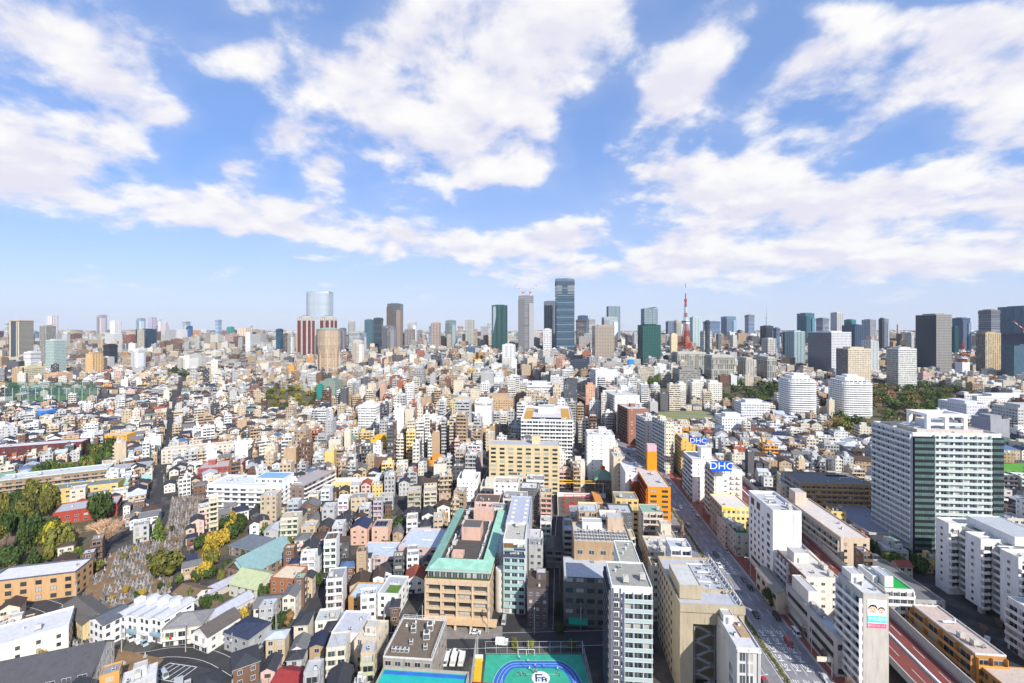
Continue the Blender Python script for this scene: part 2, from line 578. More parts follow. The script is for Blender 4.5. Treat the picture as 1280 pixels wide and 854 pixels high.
def unit_mesh(kind, _c={}):
    if kind in _c:
        return _c[kind]
    b = MB()
    if kind == 'air_conditioner':
        b.box(-.5, .5, -.35, .35, .12, 1.1, (.62, .62, .6)); b.box(-.42, .42, -.3, .3, 0, .118, (.2, .2, .2))
        b.lathe([(.36, 1.104), (.36, 1.13), (0, 1.13)], 10, (.08, .08, .08))
        b.box(-.44, .44, -.37, -.352, .25, .95, (.12, .12, .12))
        b.box(-.44, .44, .352, .37, .25, .95, (.12, .12, .12))
    elif kind == 'water_tank':
        for x in (-.8, .8):
            for y in (-.8, .8):
                b.box(x - .08, x + .08, y - .08, y + .08, 0, .7, (.25, .25, .25))
        b.box(-.85, .85, -.85, .85, .71, 2.2, (.52, .50, .46)); b.lathe([(.4, 2.201), (.4, 2.32), (0, 2.34)], 10, (.4, .4, .38))
        b.box(-.88, .88, -.88, .88, 1.4, 1.46, (.35, .35, .34))
    elif kind == 'duct':
        b.box(-2.2, 2.2, -.35, .35, .3, .9, (.58, .6, .62)); b.box(1.7, 2.2, -.34, .34, .902, 1.8, (.58, .6, .62))
        for x in (-1.8, 0, 1.6):
            b.box(x - .1, x + .1, -.3, .3, 0, .298, (.2, .2, .2))
    elif kind == 'antenna':
        b.beam((0, 0, 0), (0, 0, 4.5), .05, (.4, .4, .42))
        for z, l in ((4.2, .9), (3.7, .7), (3.2, .5)):
            b.beam((-l, 0, z), (l, 0, z), .03, (.4, .4, .42))
    elif kind == 'solar_panel':
        b.face([(-1, -.8, .15), (1, -.8, .15), (1, .8, .75), (-1, .8, .75)], (.015, .02, .05))
        b.face([(-1, .8, .72), (1, .8, .72), (1, -.8, .12), (-1, -.8, .12)], (.3, .3, .3))
        b.box(-.9, -.8, .6, .7, 0, .66, (.4, .4, .4)); b.box(.8, .9, .6, .7, 0, .66, (.4, .4, .4))
    elif kind == 'pipe_run':
        for y in (-.3, 0, .3):
            b.beam((-3, y, .3), (3, y, .3), .1, (.72, .72, .70), n=6)
        for x in (-2.5, 0, 2.5):
            b.box(x - .08, x + .08, -.5, .5, 0, .2, (.3, .3, .3))
    elif kind == 'vent':
        b.lathe([(.22, 0), (.22, .7), (.4, .75), (.4, .95), (0, 1.05)], 10, (.6, .6, .6))
    _c[kind] = b.mesh(kind, [M['facade']])
    return _c[kind]


def body_faces(mb, w, d_, h, col, faces, fh, gla, z0=0.0, cols=None):
    for fc in 'FRBL':
        (ox, oy), (dx, dy), L, _ = face_frame(fc, w, d_)
        st = faces.get(fc, ('p',))
        n = max(1, int(st[1])) if len(st) > 1 else 1
        nf = max(1, round((h - z0) / fh))
        win = (0, 0, 0)
        if st[0] == 'w':
            win = (st[2], st[3], st[4] if len(st) > 4 else 0)
        elif st[0] == 'b':
            win = (.82, .66, 0)
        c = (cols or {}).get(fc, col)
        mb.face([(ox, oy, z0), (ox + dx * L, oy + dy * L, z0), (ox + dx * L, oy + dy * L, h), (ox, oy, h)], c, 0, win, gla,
                [(0, 0), (n, 0), (n, nf), (0, nf)])


def flat_roof(mb, w, d_, h, col, par, ph=0.6, t=0.25):
    """parapet ring and the roof deck inside it"""
    x, y = w / 2 + .02, d_ / 2 + .02
    mb.box(-x, x, -y, -y + t, h + .002, h + ph, par); mb.box(-x, x, y - t, y, h + .002, h + ph, par)
    mb.box(-x, -x + t, -y + t, y - t, h + .002, h + ph, par); mb.box(x - t, x, -y + t, y - t, h + .002, h + ph, par)
    mb.face([(-x + t, -y + t, h + .05), (x - t, -y + t, h + .05), (x - t, y - t, h + .05), (-x + t, y - t, h + .05)], col)


def gable_roof(mb, w, d_, h, rise, col, wall, along='y', over=.5, t=.16):
    """two slopes; the ridge runs along x or y. The gable triangles are returned as wall faces"""
    if along == 'x':
        W2, D2 = d_, w
        P = lambda u, v, z: (v, u, z)
    else:
        W2, D2 = w, d_
        P = lambda u, v, z: (u, v, z)
    k = rise / (W2 / 2)
    for sgn in (-1, 1):
        e, y0, y1 = sgn * (W2 / 2 + over), -D2 / 2 - over, D2 / 2 + over
        z0 = h - k * over
        a = [P(e, y0, z0 + t), P(0, y0, h + rise + t), P(0, y1, h + rise + t), P(e, y1, z0 + t)]
        b = [P(e, y0, z0), P(0, y0, h + rise), P(0, y1, h + rise), P(e, y1, z0)]
        mb.face(a, col); mb.face(b[::-1], wall)
        mb.face([b[0], b[1], a[1], a[0]], col); mb.face([b[2], b[3], a[3], a[2]], col); mb.face([b[3], b[0], a[0], a[3]], col)


def gable_ends(mb, w, d_, h, rise, col, along='y'):
    if along == 'x':
        mb.face([(-w / 2, d_ / 2, h), (-w / 2, -d_ / 2, h), (-w / 2, 0, h + rise)], col); mb.face([(w / 2, -d_ / 2, h), (w / 2, d_ / 2, h), (w / 2, 0, h + rise)], col)
    else:
        mb.face([(-w / 2, -d_ / 2, h), (w / 2, -d_ / 2, h), (0, -d_ / 2, h + rise)], col); mb.face([(w / 2, d_ / 2, h), (-w / 2, d_ / 2, h), (0, d_ / 2, h + rise)], col)


def hip_roof(mb, w, d_, h, rise, col, wall, over=.5, t=.16):
    x, y = w / 2 + over, d_ / 2 + over
    z = h - .05
    if w >= d_:
        r = max(w / 2 - d_ / 2, .3)
        A, B = (-r, 0, h + rise), (r, 0, h + rise)
        fs = [[(-x, -y), (x, -y), B, A], [(x, y), (-x, y), A, B], [(x, -y), (x, y), B], [(-x, y), (-x, -y), A]]
    else:
        r = max(d_ / 2 - w / 2, .3)
        A, B = (0, -r, h + rise), (0, r, h + rise)
        fs = [[(-x, -y), (x, -y), A], [(x, y), (-x, y), B], [(x, -y), (x, y), B, A], [(-x, y), (-x, -y), A, B]]
    for f in fs:
        mb.face([p if len(p) == 3 else (p[0], p[1], z + t) for p in f], col)
    mb.box(-x, x, -y, y, z, z + t - .002, wall, skip='T')


def put_windows(root, items, fc='frame'):
    """items: (x, y, z, turn, width, height); the first hundred are parts of their own, further ones one part"""
    items = sorted(items, key=lambda t: (-t[2]))
    for (x, y, z, r, w, h) in items[:100]:
        link('window', window_mesh(w, h, fc), root, (x, y, z), r)
    if len(items) > 100:
        b = MB()
        for (x, y, z, r, w, h) in items[100:]:
            b.at(x, y, z, r)
            b.box(-w / 2, w / 2, -.07, .03, -.07, h + .07, mi=1, skip='FB')
            b.face([(-w / 2, -.02, 0), (w / 2, -.02, 0), (w / 2, -.02, h), (-w / 2, -.02, h)], mi=0)
            b.face([(-w / 2 - .07, -.015, -.07), (w / 2 + .07, -.015, -.07), (w / 2 + .07, -.015, h + .07), (-w / 2 - .07, -.015, h + .07)], mi=1)
        tag(b.build('window_panes', [M['glass'], M[fc]], root), kind='stuff')


def detail(root, w, d_, h, fh, faces, z0=0.0):
    wins, fcol = [], 'frame'
    for fc, st in faces.items():
        (ox, oy), (dx, dy), L, rz = face_frame(fc, w, d_)
        nf = max(1, round((h - z0) / fh))
        if st[0] == 'W':
            n, ww, wh = st[1], st[2], st[3]
            sill = st[4] if len(st) > 4 else .9
            if len(st) > 5: fcol = st[5]
            for k in range(nf):
                for i in range(n):
                    u = L * (i + .5) / n
                    wins.append((ox + dx * u, oy + dy * u, z0 + k * fh + sill, rz, ww, wh))
        elif st[0] == 'B':
            n, col = st[1], st[2]
            dep = st[3] if len(st) > 3 else 1.2
            kind = st[4] if len(st) > 4 else 'solid'
            fin = st[5] if len(st) > 5 else True
            me = balcony_mesh(L * .985, dep, n, fin, kind, fh)
            for k in range(1, nf):
                link('balcony', me, root, (ox + dx * L / 2, oy + dy * L / 2, z0 + k * fh), rz, col)
            for k in range(nf):
                for i in range(n):
                    u = L * (i + .5) / n
                    wins.append((ox + dx * u, oy + dy * u, z0 + k * fh + .08, rz, round(L / n * .68, 1), 2.1))
    put_windows(root, wins, fcol)


def clutter(root, x0, x1, y0, y1, z, n, r, kinds=('air_conditioner', 'air_conditioner', 'vent', 'duct', 'pipe_run', 'water_tank')):
    done = []
    for _ in range(n):
        k = r.choice(kinds)
        rad = 2.6 if k in ('duct', 'pipe_run') else 1.0
        tall = rad > 2 and x1 - x0 < 2 * rad and x1 - x0 > 2 and y1 - y0 > 2 * rad
        if not tall and (x1 - x0 < 2 * rad or y1 - y0 < 2 * rad):
            k, rad = 'air_conditioner', .7
            if x1 - x0 < 1.6 or y1 - y0 < 1.6: continue
        for _t in range(6):
            x, y = r.uniform(x0 + (1 if tall else rad), x1 - (1 if tall else rad)), r.uniform(y0 + rad, y1 - rad)
            if all(abs(x - a) > rad + c or abs(y - b) > rad * .7 + c * .7 for a, b, c in done):
                done.append((x, y, rad))
                link(k, unit_mesh(k), root, (x, y, z + .06), math.pi / 2 if tall else r.choice((0, math.pi / 2)) if rad < 2 else 0)
                break


def penthouse(root, x, y, z, w, d_, h, col, name='penthouse', roofcol=None):
    b = MB()
    body_faces(b, w, d_, h, col, {}, 3, (.04, .05, .06))
    flat_roof(b, w, d_, h, roofcol or (.45, .45, .45), col, .3, .15)
    b.box(-w * .3, -w * .3 + .9, -d_ / 2 - .05, -d_ / 2 - .002, .05, 2.05, (.2, .22, .24))
    return b.build(name, None, root, (x, y, z + .052))


def building(name, x, y, a, w, d_, h, fh=3.0, col=(.7, .7, .7), faces=None, roofcol=(.42, .44, .46), par=None, cols=None, gla=(.035, .045, .055),
             ph=0.6, units=5, pent=None, seed=0, occ=1.0, roof='flat', rise=2.0, along='y', ground=None):
    """a whole building as an Empty at its base with wall, roof, windows, balconies and roof units as parts"""
    faces = faces or {}
    r = random.Random(seed * 7919 + int(abs(x) * 31 + y * 17))
    root = link(name, None, None, (x, y, 0), a)
    b = MB()
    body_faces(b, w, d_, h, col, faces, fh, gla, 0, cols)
    if roof == 'gable': gable_ends(b, w, d_, h, rise, col, along)
    b.build('wall', None, root)
    b = MB()
    if roof == 'flat':
        flat_roof(b, w, d_, h, roofcol, par or col, ph)
    elif roof == 'gable':
        gable_roof(b, w, d_, h, rise, roofcol, (.5, .48, .45), along)
    else:
        hip_roof(b, w, d_, h, rise, roofcol, (.5, .48, .45))
    b.build('roof', None, root)
    detail(root, w, d_, h, fh, faces)
    if roof == 'flat':
        if pent:
            penthouse(root, pent[0] * w / 2, pent[1] * d_ / 2, h, pent[2], pent[3], pent[4], par or col)
        if units:
            ux0 = -w / 2 + .6
            clutter(root, ux0, w / 2 - .6, -d_ / 2 + .6, d_ / 2 * (.2 if pent else 1) - .6, h, units, r)
    if occ is not None:
        occupy(x, y, a, w, d_, occ)
        FAR_TAKEN.append((x, y, max(w, d_) * .62))
    return root


A5 = -math.radians(5.0)          # the main street grid


def front(pl, pr, y, h, depth, a=A5):
    """footprint centre, width from the photograph's front roof edge (two pixels and a line), height and depth"""
    D = (H - h) * F / (y - HY)
    xl, xr = (pl - 640) * D / F, (pr - 640) * D / F
    w = (xr - xl)
    m = (xl + xr) / 2
    return m - math.sin(a) * depth / 2, D + math.cos(a) * depth / 2, w, depth


def hero(name, label, cat, pl, pr, y, h, depth, a=A5, group=None, **kw):
    cx, cy, w, dd = front(pl, pr, y, h, depth, a)
    root = building(name, cx, cy, a, w, dd, h, **kw)
    tag(root, label, cat, group)
    root['size'] = (w, dd, h)
    return root


def block(root, part, x0, x1, y0, y1, z0, z1, col, faces=None, fh=3.0, gla=(.035, .045, .055), roofcol=None, ph=.3):
    """a further wing of a building, in the building's own frame"""
    w, d_ = x1 - x0, y1 - y0
    b = MB()
    body_faces(b, w, d_, z1 - z0, col, faces or {}, fh, gla)
    flat_roof(b, w, d_, z1 - z0, roofcol or (.42, .44, .46), col, ph, min(.25, w / 4, d_ / 4))
    o = b.build(part, None, root, ((x0 + x1) / 2, (y0 + y1) / 2, z0))
    return o


def text_part(name, s, parent, loc, size, mat, rotz=0, flat=False, depth=.04, xs=1.0):
    cu = bpy.data.curves.new(name, 'FONT')
    cu.body = s
    cu.size = size
    cu.align_x, cu.align_y = 'CENTER', 'CENTER'
    cu.extrude = depth
    cu.materials.append(mat)
    o = link(name, cu, parent, loc)
    o.rotation_euler = (0 if flat else math.pi / 2, 0, rotz)
    o.scale = (xs, 1, 1)
    bpy.context.view_layer.update()
    me = bpy.data.meshes.new_from_object(o.evaluated_get(bpy.context.evaluated_depsgraph_get()))
    k = link(name, me, parent, loc); k.rotation_euler = o.rotation_euler; k.scale = o.scale
    bpy.data.objects.remove(o)
    return k


# ------------------------------------------------------------------ ground and roads
def ground_mat():
    m, N, p = new_mat('city_ground')
    g = N.n('ShaderNodeNewGeometry')
    a = N.noise(g.outputs['Position'], 0.045, 5, 0.65)
    b = N.noise(g.outputs['Position'], 0.7, 4, 0.7)
    c = N.mix(N.ramp(a, 0.42, 0.6), (.026, .026, .029, 1), (.085, .075, .066, 1))
    v = N.n('ShaderNodeVectorMath', operation='SCALE'); N.put(v.inputs[0], c); N.put(v.inputs['Scale'], N.ramp(b, .25, .75, .7, 1.25, False))
    N.put(p.inputs['Base Color'], v.outputs[0])
    p.inputs['Roughness'].default_value = .9
    return m


b = MB()
b.face([(-21000, -1500, 0), (21000, -1500, 0), (21000, 16500, 0), (-21000, 16500, 0)])
structure(b.build('ground', [ground_mat()]))

# the broad avenue: its planted median runs along these ground points
MED = [(60, 74.9 + 10.7), (130, 91.5), (155, 93.7), (200, 97.5), (246, 101.4), (300, 106), (345, 109.8), (390, 112.5), (440, 108.5), (503, 98), (580, 86), (700, 68), (900, 44), (1250, 10)]
MED = [(x, d_) for d_, x in MED]
DECK = [(134, 120), (134.5, 140), (139, 170), (143.5, 195), (151, 238), (158, 300), (164, 345), (166, 400), (160, 470), (146, 560), (128, 680), (105, 850)]


def smooth(pts, n=6):
    out = []
    for i in range(len(pts) - 1):
        p0, p1, p2, p3 = pts[max(i - 1, 0)], pts[i], pts[i + 1], pts[min(i + 2, len(pts) - 1)]
        for k in range(n):
            t = k / n
            out.append(tuple(.5 * (2 * p1[j] + (p2[j] - p0[j]) * t + (2 * p0[j] - 5 * p1[j] + 4 * p2[j] - p3[j]) * t * t + (3 * p1[j] - p0[j] - 3 * p2[j] + p3[j]) * t ** 3) for j in (0, 1)))
    out.append(pts[-1])
    return out


def offset(pts, o):
    out = []
    for i, p in enumerate(pts):
        q, r = pts[max(i - 1, 0)], pts[min(i + 1, len(pts) - 1)]
        dx, dy = r[0] - q[0], r[1] - q[1]
        L = math.hypot(dx, dy)
        out.append((p[0] + dy / L * o, p[1] - dx / L * o))
    return out


def ribbon(b, pts, o0, o1, z, mi=0):
    A, B = offset(pts, o0), offset(pts, o1)
    for i in range(len(pts) - 1):
        b.face([(*A[i], z), (*B[i], z), (*B[i + 1], z), (*A[i + 1], z)], mi=mi)


def slab(b, pts, o0, o1, z0, z1, mi=0):
    A, B = offset(pts, o0), offset(pts, o1)
    for i in range(len(pts) - 1):
        b.face([(*A[i], z1), (*B[i], z1), (*B[i + 1], z1), (*A[i + 1], z1)], mi=mi)
        b.face([(*A[i + 1], z0), (*A[i], z0), (*A[i], z1), (*A[i + 1], z1)][::-1], mi=mi)
        b.face([(*B[i], z0), (*B[i + 1], z0), (*B[i + 1], z1), (*B[i], z1)][::-1], mi=mi)
        b.face([(*A[i], z0), (*A[i + 1], z0), (*B[i + 1], z0), (*B[i], z0)], mi=mi)


def occupy_line(pts, half):
    for (x0, y0), (x1, y1) in zip(pts, pts[1:]):
        L = math.hypot(x1 - x0, y1 - y0)
        occupy((x0 + x1) / 2, (y0 + y1) / 2, math.atan2(-(x1 - x0), y1 - y0), 2 * half, L + 2)


RD = smooth(MED)
b = MB(); ribbon(b, RD, -13.2, 15.4, .024); structure(b.build('avenue_road', [M['road']]))
b = MB(); slab(b, RD, 15.5, 24.5, 0, .15); structure(b.build('red_pavement', [M['redpave']]))
b = MB(); slab(b, RD, 15.4, 15.75, 0, .19); structure(b.build('kerb', [M['concrete']]))
b = MB(); slab(b, RD, -19, -13.3, 0, .15); structure(b.build('pavement', [M['paving']]))
b = MB(); slab(b, RD, -1.1, 1.1, .02, .22); structure(b.build('median_kerb', [M['concrete']]))
occupy_line(offset(RD, 2), 20.5)
near = [p for p in RD if p[1] < 700]
b = MB()
for o0 in (-12.7, -1.6, 1.45, 15.0):
    ribbon(b, near, o0, o0 + .18, .032)


def along(pts, s0, s1, o, wdt, z, b, mi=0):
    """paint strip between two distances along the line"""
    acc = 0.0
    for p, q in zip(pts, pts[1:]):
        L = math.hypot(q[0] - p[0], q[1] - p[1])
        lo, hi = max(s0, acc), min(s1, acc + L)
        if hi > lo + .01:
            dx, dy = (q[0] - p[0]) / L, (q[1] - p[1]) / L
            P = [(p[0] + dx * (t - acc), p[1] + dy * (t - acc)) for t in (lo, hi)]
            nx, ny = dy, -dx
            b.face([(P[0][0] + nx * o, P[0][1] + ny * o, z), (P[0][0] + nx * (o + wdt), P[0][1] + ny * (o + wdt), z),
                    (P[1][0] + nx * (o + wdt), P[1][1] + ny * (o + wdt), z), (P[1][0] + nx * o, P[1][1] + ny * o, z)], mi=mi)
        acc += L
        if acc > s1: break


def point_along(pts, s):
    acc = 0.0
    for p, q in zip(pts, pts[1:]):
        L = math.hypot(q[0] - p[0], q[1] - p[1])
        if acc + L >= s:
            t = (s - acc) / L
            return p[0] + (q[0] - p[0]) * t, p[1] + (q[1] - p[1]) * t, (q[0] - p[0]) / L, (q[1] - p[1]) / L
        acc += L
    return pts[-1][0], pts[-1][1], 0, 1


for k in range(60):
    for o in (-9.6, -6.2, 4.9, 8.4, 11.9):
        along(near, k * 11, k * 11 + 5, o, .18, .032, b)
for s0 in (75, 101, 165):                        # stacked lane writing, too far off to read
    for lane in (3.1, 6.6, 10.1):
        for k in range(5):
            r = random.Random(s0 * 13 + lane * 7 + k)
            z = s0 + k * 4.6
            along(near, z, z + .55, lane - .9, 1.8, .032, b)
            along(near, z + 1.5, z + 2.0, lane - .7, 1.4, .032, b)
            along(near, z + .55, z + 3.4, lane - .1 + r.uniform(-.3, .3), .34, .032, b)
            along(near, z + 2.1, z + 3.6, lane - .95, .34, .032, b)
            along(near, z + 2.4, z + 3.3, lane + .6, .34, .032, b)
for lane in (3.0, 6.5, 10.0, 13.2):              # arrows and hatching near the crossing
    along(near, 60, 69, lane, .3, .032, b); along(near, 66, 68, lane - .5, 1.3, .032, b)
structure(b.build('road_markings', [M['paint']]))

# smaller streets, as strips
STREETS = [
    ([gp(480, 800), gp(560, 802), gp(640, 800), gp(760, 797)], 4.6),
    ([(-41, 150), (-37.5, 190), (-30, 262), (-24, 330), (-14, 430), (-2, 540), (10, 680)], 3.2),
    ([(18.5, 182), (20.5, 200), (27, 262), (32, 300)], 2.6),
    ([gp(120, 854), gp(95, 800), gp(75, 765), gp(30, 750), gp(0, 748)], 3.4),
    ([gp(95, 795), gp(150, 822), gp(215, 815), gp(262, 820), gp(300, 840)], 3.0),
    ([gp(196, 640), gp(200, 600), gp(208, 560), gp(216, 520), gp(224, 490), gp(232, 468)], 1.9),
    ([(70, 330), (73, 390), (66, 470), (52, 560)], 2.6),
    ([(-160, 300), (-100, 318), (-40, 322)], 2.6), ([(-230, 420), (-120, 430), (-10, 436)], 3.0), ([(-330, 560), (-180, 566), (0, 560)], 3.0),
    ([(176, 225), (182, 300), (190, 372), (192, 470)], 2.8), ([(130, 378), (230, 372), (330, 380)], 3.0), ([(-88, 170), (-82, 240), (-70, 330), (-62, 420)], 2.2)]
b = MB()
for k, (pts, half) in enumerate(STREETS):
    s = smooth(pts, 4)
    ribbon(b, s, -half, half, .006 + .0011 * k)
    occupy_line(s, half + .6)
structure(b.build('side_street', [M['asphalt']]))
b = MB()
for k, (pts, half) in enumerate(STREETS[:5]):
    s = smooth(pts, 4)
    ribbon(b, s, -half + .35, -half + .5, .022); ribbon(b, s, half - .5, half - .35, .022)
structure(b.build('street_markings', [M['paint']]))

# the red expressway deck on its piers
DK = smooth(DECK)
vi = link('elevated_expressway', None, None, (139, 170, 0))
tag(vi, 'elevated expressway deck with dark red asphalt and pale sound walls', 'expressway')
inv = (-139, -170, 0)


def rel(b):
    b.v = [(p[0] - 139, p[1] - 170, p[2]) for p in b.v]
    return b


b = MB(); slab(b, DK, -8.2, 8.2, 6.6, 7.95); rel(b).build('deck', [M['concrete']], vi)
b = MB(); ribbon(b, DK, -7.6, 7.6, 7.96); rel(b).build('carriageway', [M['redroad']], vi)
b = MB(); slab(b, DK, -8.2, -7.8, 7.95, 9.1); slab(b, DK, 7.8, 8.2, 7.95, 11.2); rel(b).build('sound_wall', [M['concrete']], vi)
b = MB(); slab(b, DK, -.3, .3, 7.97, 8.75); rel(b).build('centre_barrier', [M['white']], vi)
b = MB()
for o in (-7.2, -.9, .75, 7.05):
    ribbon(b, DK, o, o + .16, 7.967)
for k in range(40):
    along(DK, k * 12, k * 12 + 6, -4, .16, 7.967, b); along(DK, k * 12, k * 12 + 6, 3.9, .16, 7.967, b)
rel(b).build('lane_markings', [M['paint']], vi)
for s in range(8, 320, 30):
    x, y, dx, dy = point_along(DK, s)
    b = MB(); b.at(0, 0, 0, -math.atan2(dx, dy)); b.box(-1.1, 1.1, -1.1, 1.1, 0, 5.2); b.box(-6, 6, -1.2, 1.2, 5.2, 6.59)
    b.build('pier', [M['concrete']], vi, (x - 139, y - 170, 0))
occupy_line(DK, 9.5)

# ------------------------------------------------------------------ the big buildings close by
WHITE, CREAM, BEIGE, TAN, GREY, DGREY, BROWN = (.78, .78, .77), (.70, .60, .42), (.42, .355, .25), (.46, .30, .17), (.42, .42, .42), (.10, .10, .105), (.12, .075, .055)
ORANGE, YELLOW, BRICK, PINK, PALE = (.72, .25, .012), (.72, .55, .20), (.36, .10, .05), (.62, .40, .34), (.60, .60, .58)
SLATE = (.055, .058, .07)
AB = 'apartment building'

# slate and white tower with pale glass balconies, closest of all
r = hero('apartment_building', 'white and slate tower with pale green glass balconies, closest to the viewer', AB, 765, 815, 735, 40, 15, fh=3.0, col=WHITE, roofcol=(.30, .30, .26), par=(.72, .73, .74), units=4,
         faces={'F': ('p',), 'L': ('B', 4, (.10, .105, .12), 1.1), 'R': ('W', 4, 1.3, 1.3), 'B': ('w', 4, .5, .5)}, ph=.5)
w, dd, h = r['size']
wn = []
for k in range(13):
    z = k * 3.0
    wn += [(-w / 2 + 1.35, -dd / 2 - .02, z + .8, 0, 1.5, 1.5), (-w / 2 + 3.0, -dd / 2 - .02, z + .8, 0, .6, 1.3)]
    for i in range(3):
        wn.append((-w / 2 + 5.1 + i * 2.85, -dd / 2 - .02, z + .1, 0, 2.2, 2.1))
put_windows(r, wn)
for k in range(1, 13):
    link('balcony', balcony_mesh(8.6, 1.1, 3, True, 'glass'), r, (-w / 2 + 8.0, -dd / 2 - .05, k * 3.0), 0, (.62, .66, .66))
b = MB()
for x in (-w / 2 + .15, -w / 2 + 2.4):
    b.box(x, x + .45, -dd / 2 - .12, -dd / 2 - .004, 0, h - .3, (.11, .115, .14))
for k in range(13):
    b.box(-w / 2 + .602, -w / 2 + 2.398, -dd / 2 - .11, -dd / 2 - .005, k * 3.0 - .35, k * 3.0 + .65, (.11, .115, .14))
b.build('slate_cladding', None, r)
block(r, 'rear_wing', -1.5, w / 2 - .8, dd / 2 + .01, dd / 2 + 16, 0, 40.2, WHITE, {'L': ('w', 4, .5, .5), 'R': ('w', 4, .5, .5)}, roofcol=(.33, .33, .28))
clutter(r, -1, w / 2 - 1.5, dd / 2 + 1, dd / 2 + 15, 40.2, 3, rng, ('duct', 'vent'))

# beige office block with a fire stair in its recess
cx, cy, w, dd = front(851, 929, 760, 30, 31)
RC = 9.0
cx, cy = cx - math.sin(A5) * RC / 2, cy + math.cos(A5) * RC / 2
dd -= RC
r = building('office_building', cx, cy, A5, w, dd, 30, 3.3, BEIGE, {'L': ('W', 7, 1.2, 1.4, 1.0, 'dark'), 'B': ('w', 5, .5, .5)}, roofcol=(.42, .43, .47), par=BEIGE, units=0, ph=1.1, seed=3)
tag(r, 'big beige office block with cluttered grey roof and a steel fire stair in front', 'office building')
block(r, 'overhang', -w / 2 + .03, w / 2 - .03, -dd / 2 - RC, -dd / 2 - .02, 24.5, 30.02, BEIGE, {'F': ('p',)}, roofcol=(.42, .43, .47), ph=1.0)
block(r, 'penthouse', -w / 2 + 1, -w / 2 + 8, -dd / 2 - 5, -dd / 2 + 9, 30.3, 34.5, BEIGE, roofcol=(.5, .5, .48))
clutter(r, -w / 2 + 9, w / 2 - 1.5, -dd / 2 + 1, dd / 2 - 1, 30, 26, random.Random(5), ('air_conditioner', 'air_conditioner', 'duct', 'pipe_run', 'vent'))
for y in range(-12, 12, 3):
    link('air_conditioner', unit_mesh('air_conditioner'), r, (w / 2 - 3.2, y, 30.06))
b = MB()
b.box(-w / 2 - .1, w / 2 + .1, -dd / 2 - RC - .6, -dd / 2 - RC - .02, 28.6, 31.1, BEIGE)
b.build('roof_beam', None, r)
block(r, 'front_pier', -w / 2 + .02, -w / 2 + 4.2, -dd / 2 - RC + .1, -dd / 2 - .02, 0, 24.4, BEIGE)
block(r, 'low_pier', w / 2 - 4.5, w / 2 - .1, -dd / 2 - RC + .3, -dd / 2 - .02, 0, 24.4, (.42, .40, .25))
b = MB()
for k in range(9):
    z = 1 + k * 2.6
    x0, x1 = (-w / 2 + 6, -w / 2 + 11)
    if k % 2: x0, x1 = x1, x0
    b.face([(x0, -dd / 2 - 3.4 - 2.4, z), (x0, -dd / 2 - 3.4 - 1.3, z), (x1, -dd / 2 - 3.4 - 1.3, z + 2.4), (x1, -dd / 2 - 3.4 - 2.4, z + 2.4)], (.25, .255, .26))
    b.face([(x0, -dd / 2 - 3.4 - 2.42, z), (x1, -dd / 2 - 3.4 - 2.42, z + 2.4), (x1, -dd / 2 - 3.4 - 2.42, z + 3.4), (x0, -dd / 2 - 3.4 - 2.42, z + 1.0)], (.30, .305, .31))
    b.box(min(x1, x1 + .01) - .9, x1 + .9, -dd / 2 - 3.4 - 2.5, -dd / 2 - 3.4 - .05, z + 2.38, z + 2.5, (.42, .43, .44))
for x in (-w / 2 + 5.4, -w / 2 + 11.8):
    b.box(x, x + .25, -dd / 2 - 3.4 - 2.7, -dd / 2 - 3.4 - 2.45, 0, 24, (.35, .35, .36))
b.build('fire_stair', None, r)
put_windows(r, [(w / 2 - 3.2, -dd / 2 - .01, 4 + k * 3.3, 0, 2.4, 1.6) for k in range(6)], 'dark')
# rooftop guard truss that follows the avenue side
b = MB()
for y in np.arange(-dd / 2 - RC + 1, dd / 2 - 1, 2.4):
    b.beam((w / 2 - .5, y, 30.4), (w / 2 - .5, y + 2.4, 31.9), .08, (.72, .72, .72)); b.beam((w / 2 - .5, y, 31.9), (w / 2 - .5, y + 2.4, 30.4), .08, (.72, .72, .72))
    b.beam((w / 2 - 1.6, y, 30.1), (w / 2 - .5, y, 31.9), .07, (.72, .72, .72))
for z in (30.4, 31.9):
    b.beam((w / 2 - .5, -dd / 2 - RC + 1, z), (w / 2 - .5, dd / 2 - 1, z), .09, (.75, .75, .75))
b.build('railing', None, r)

# slim grey building in front of it
r = hero('office_building', 'slim pale grey office with blank side wall and glazed front, beside the avenue', 'office building', 921, 950, 812, 27.5, 16, col=(.56, .55, .52), roofcol=(.55, .55, .56), units=3,
         faces={'F': ('p',), 'L': ('p',), 'R': ('W', 4, 1.2, 1.3)}, fh=3.4)
w, dd, h = r['size']
put_windows(r, [(-w / 2 + 1.7 + i * 2.1, -dd / 2, k * 3.4 + .3, 0, 1.7, 2.7) for k in range(8) for i in range(2 if w < 7 else 3)] + [(-w / 2, -dd / 2 + 3 + i * 1.6, 11 + k * 3.4 , -math.pi / 2, 1.2, 2.6) for k in range(3) for i in range(2)] + [(-w / 2, dd / 2 - 3, 25.2, -math.pi / 2, .6, .8), (-w / 2, 1, 24.2, -math.pi / 2, .6, .8)], 'frame')
penthouse(r, -w / 2 + 2, dd / 2 - 3, 27.5, 3, 3.5, 2.4, (.66, .66, .64))
b = MB(); b.box(0, w / 2 - .6, -3, 4, 27.56, 27.9, (.38, .26, .16)); b.build('roof_deck', None, r)
b = MB()
for x in (-w / 2 + .4, 0, w / 2 - .4):
    b.box(x - .12, x + .12, -dd / 2 - .7, -dd / 2 - .45, 0, 27.8, (.7, .7, .7))
b.box(-w / 2, w / 2, -dd / 2 - .72, -dd / 2 - .01, 27.0, 27.5, (.7, .7, .7)); b.build('front_frame', None, r)

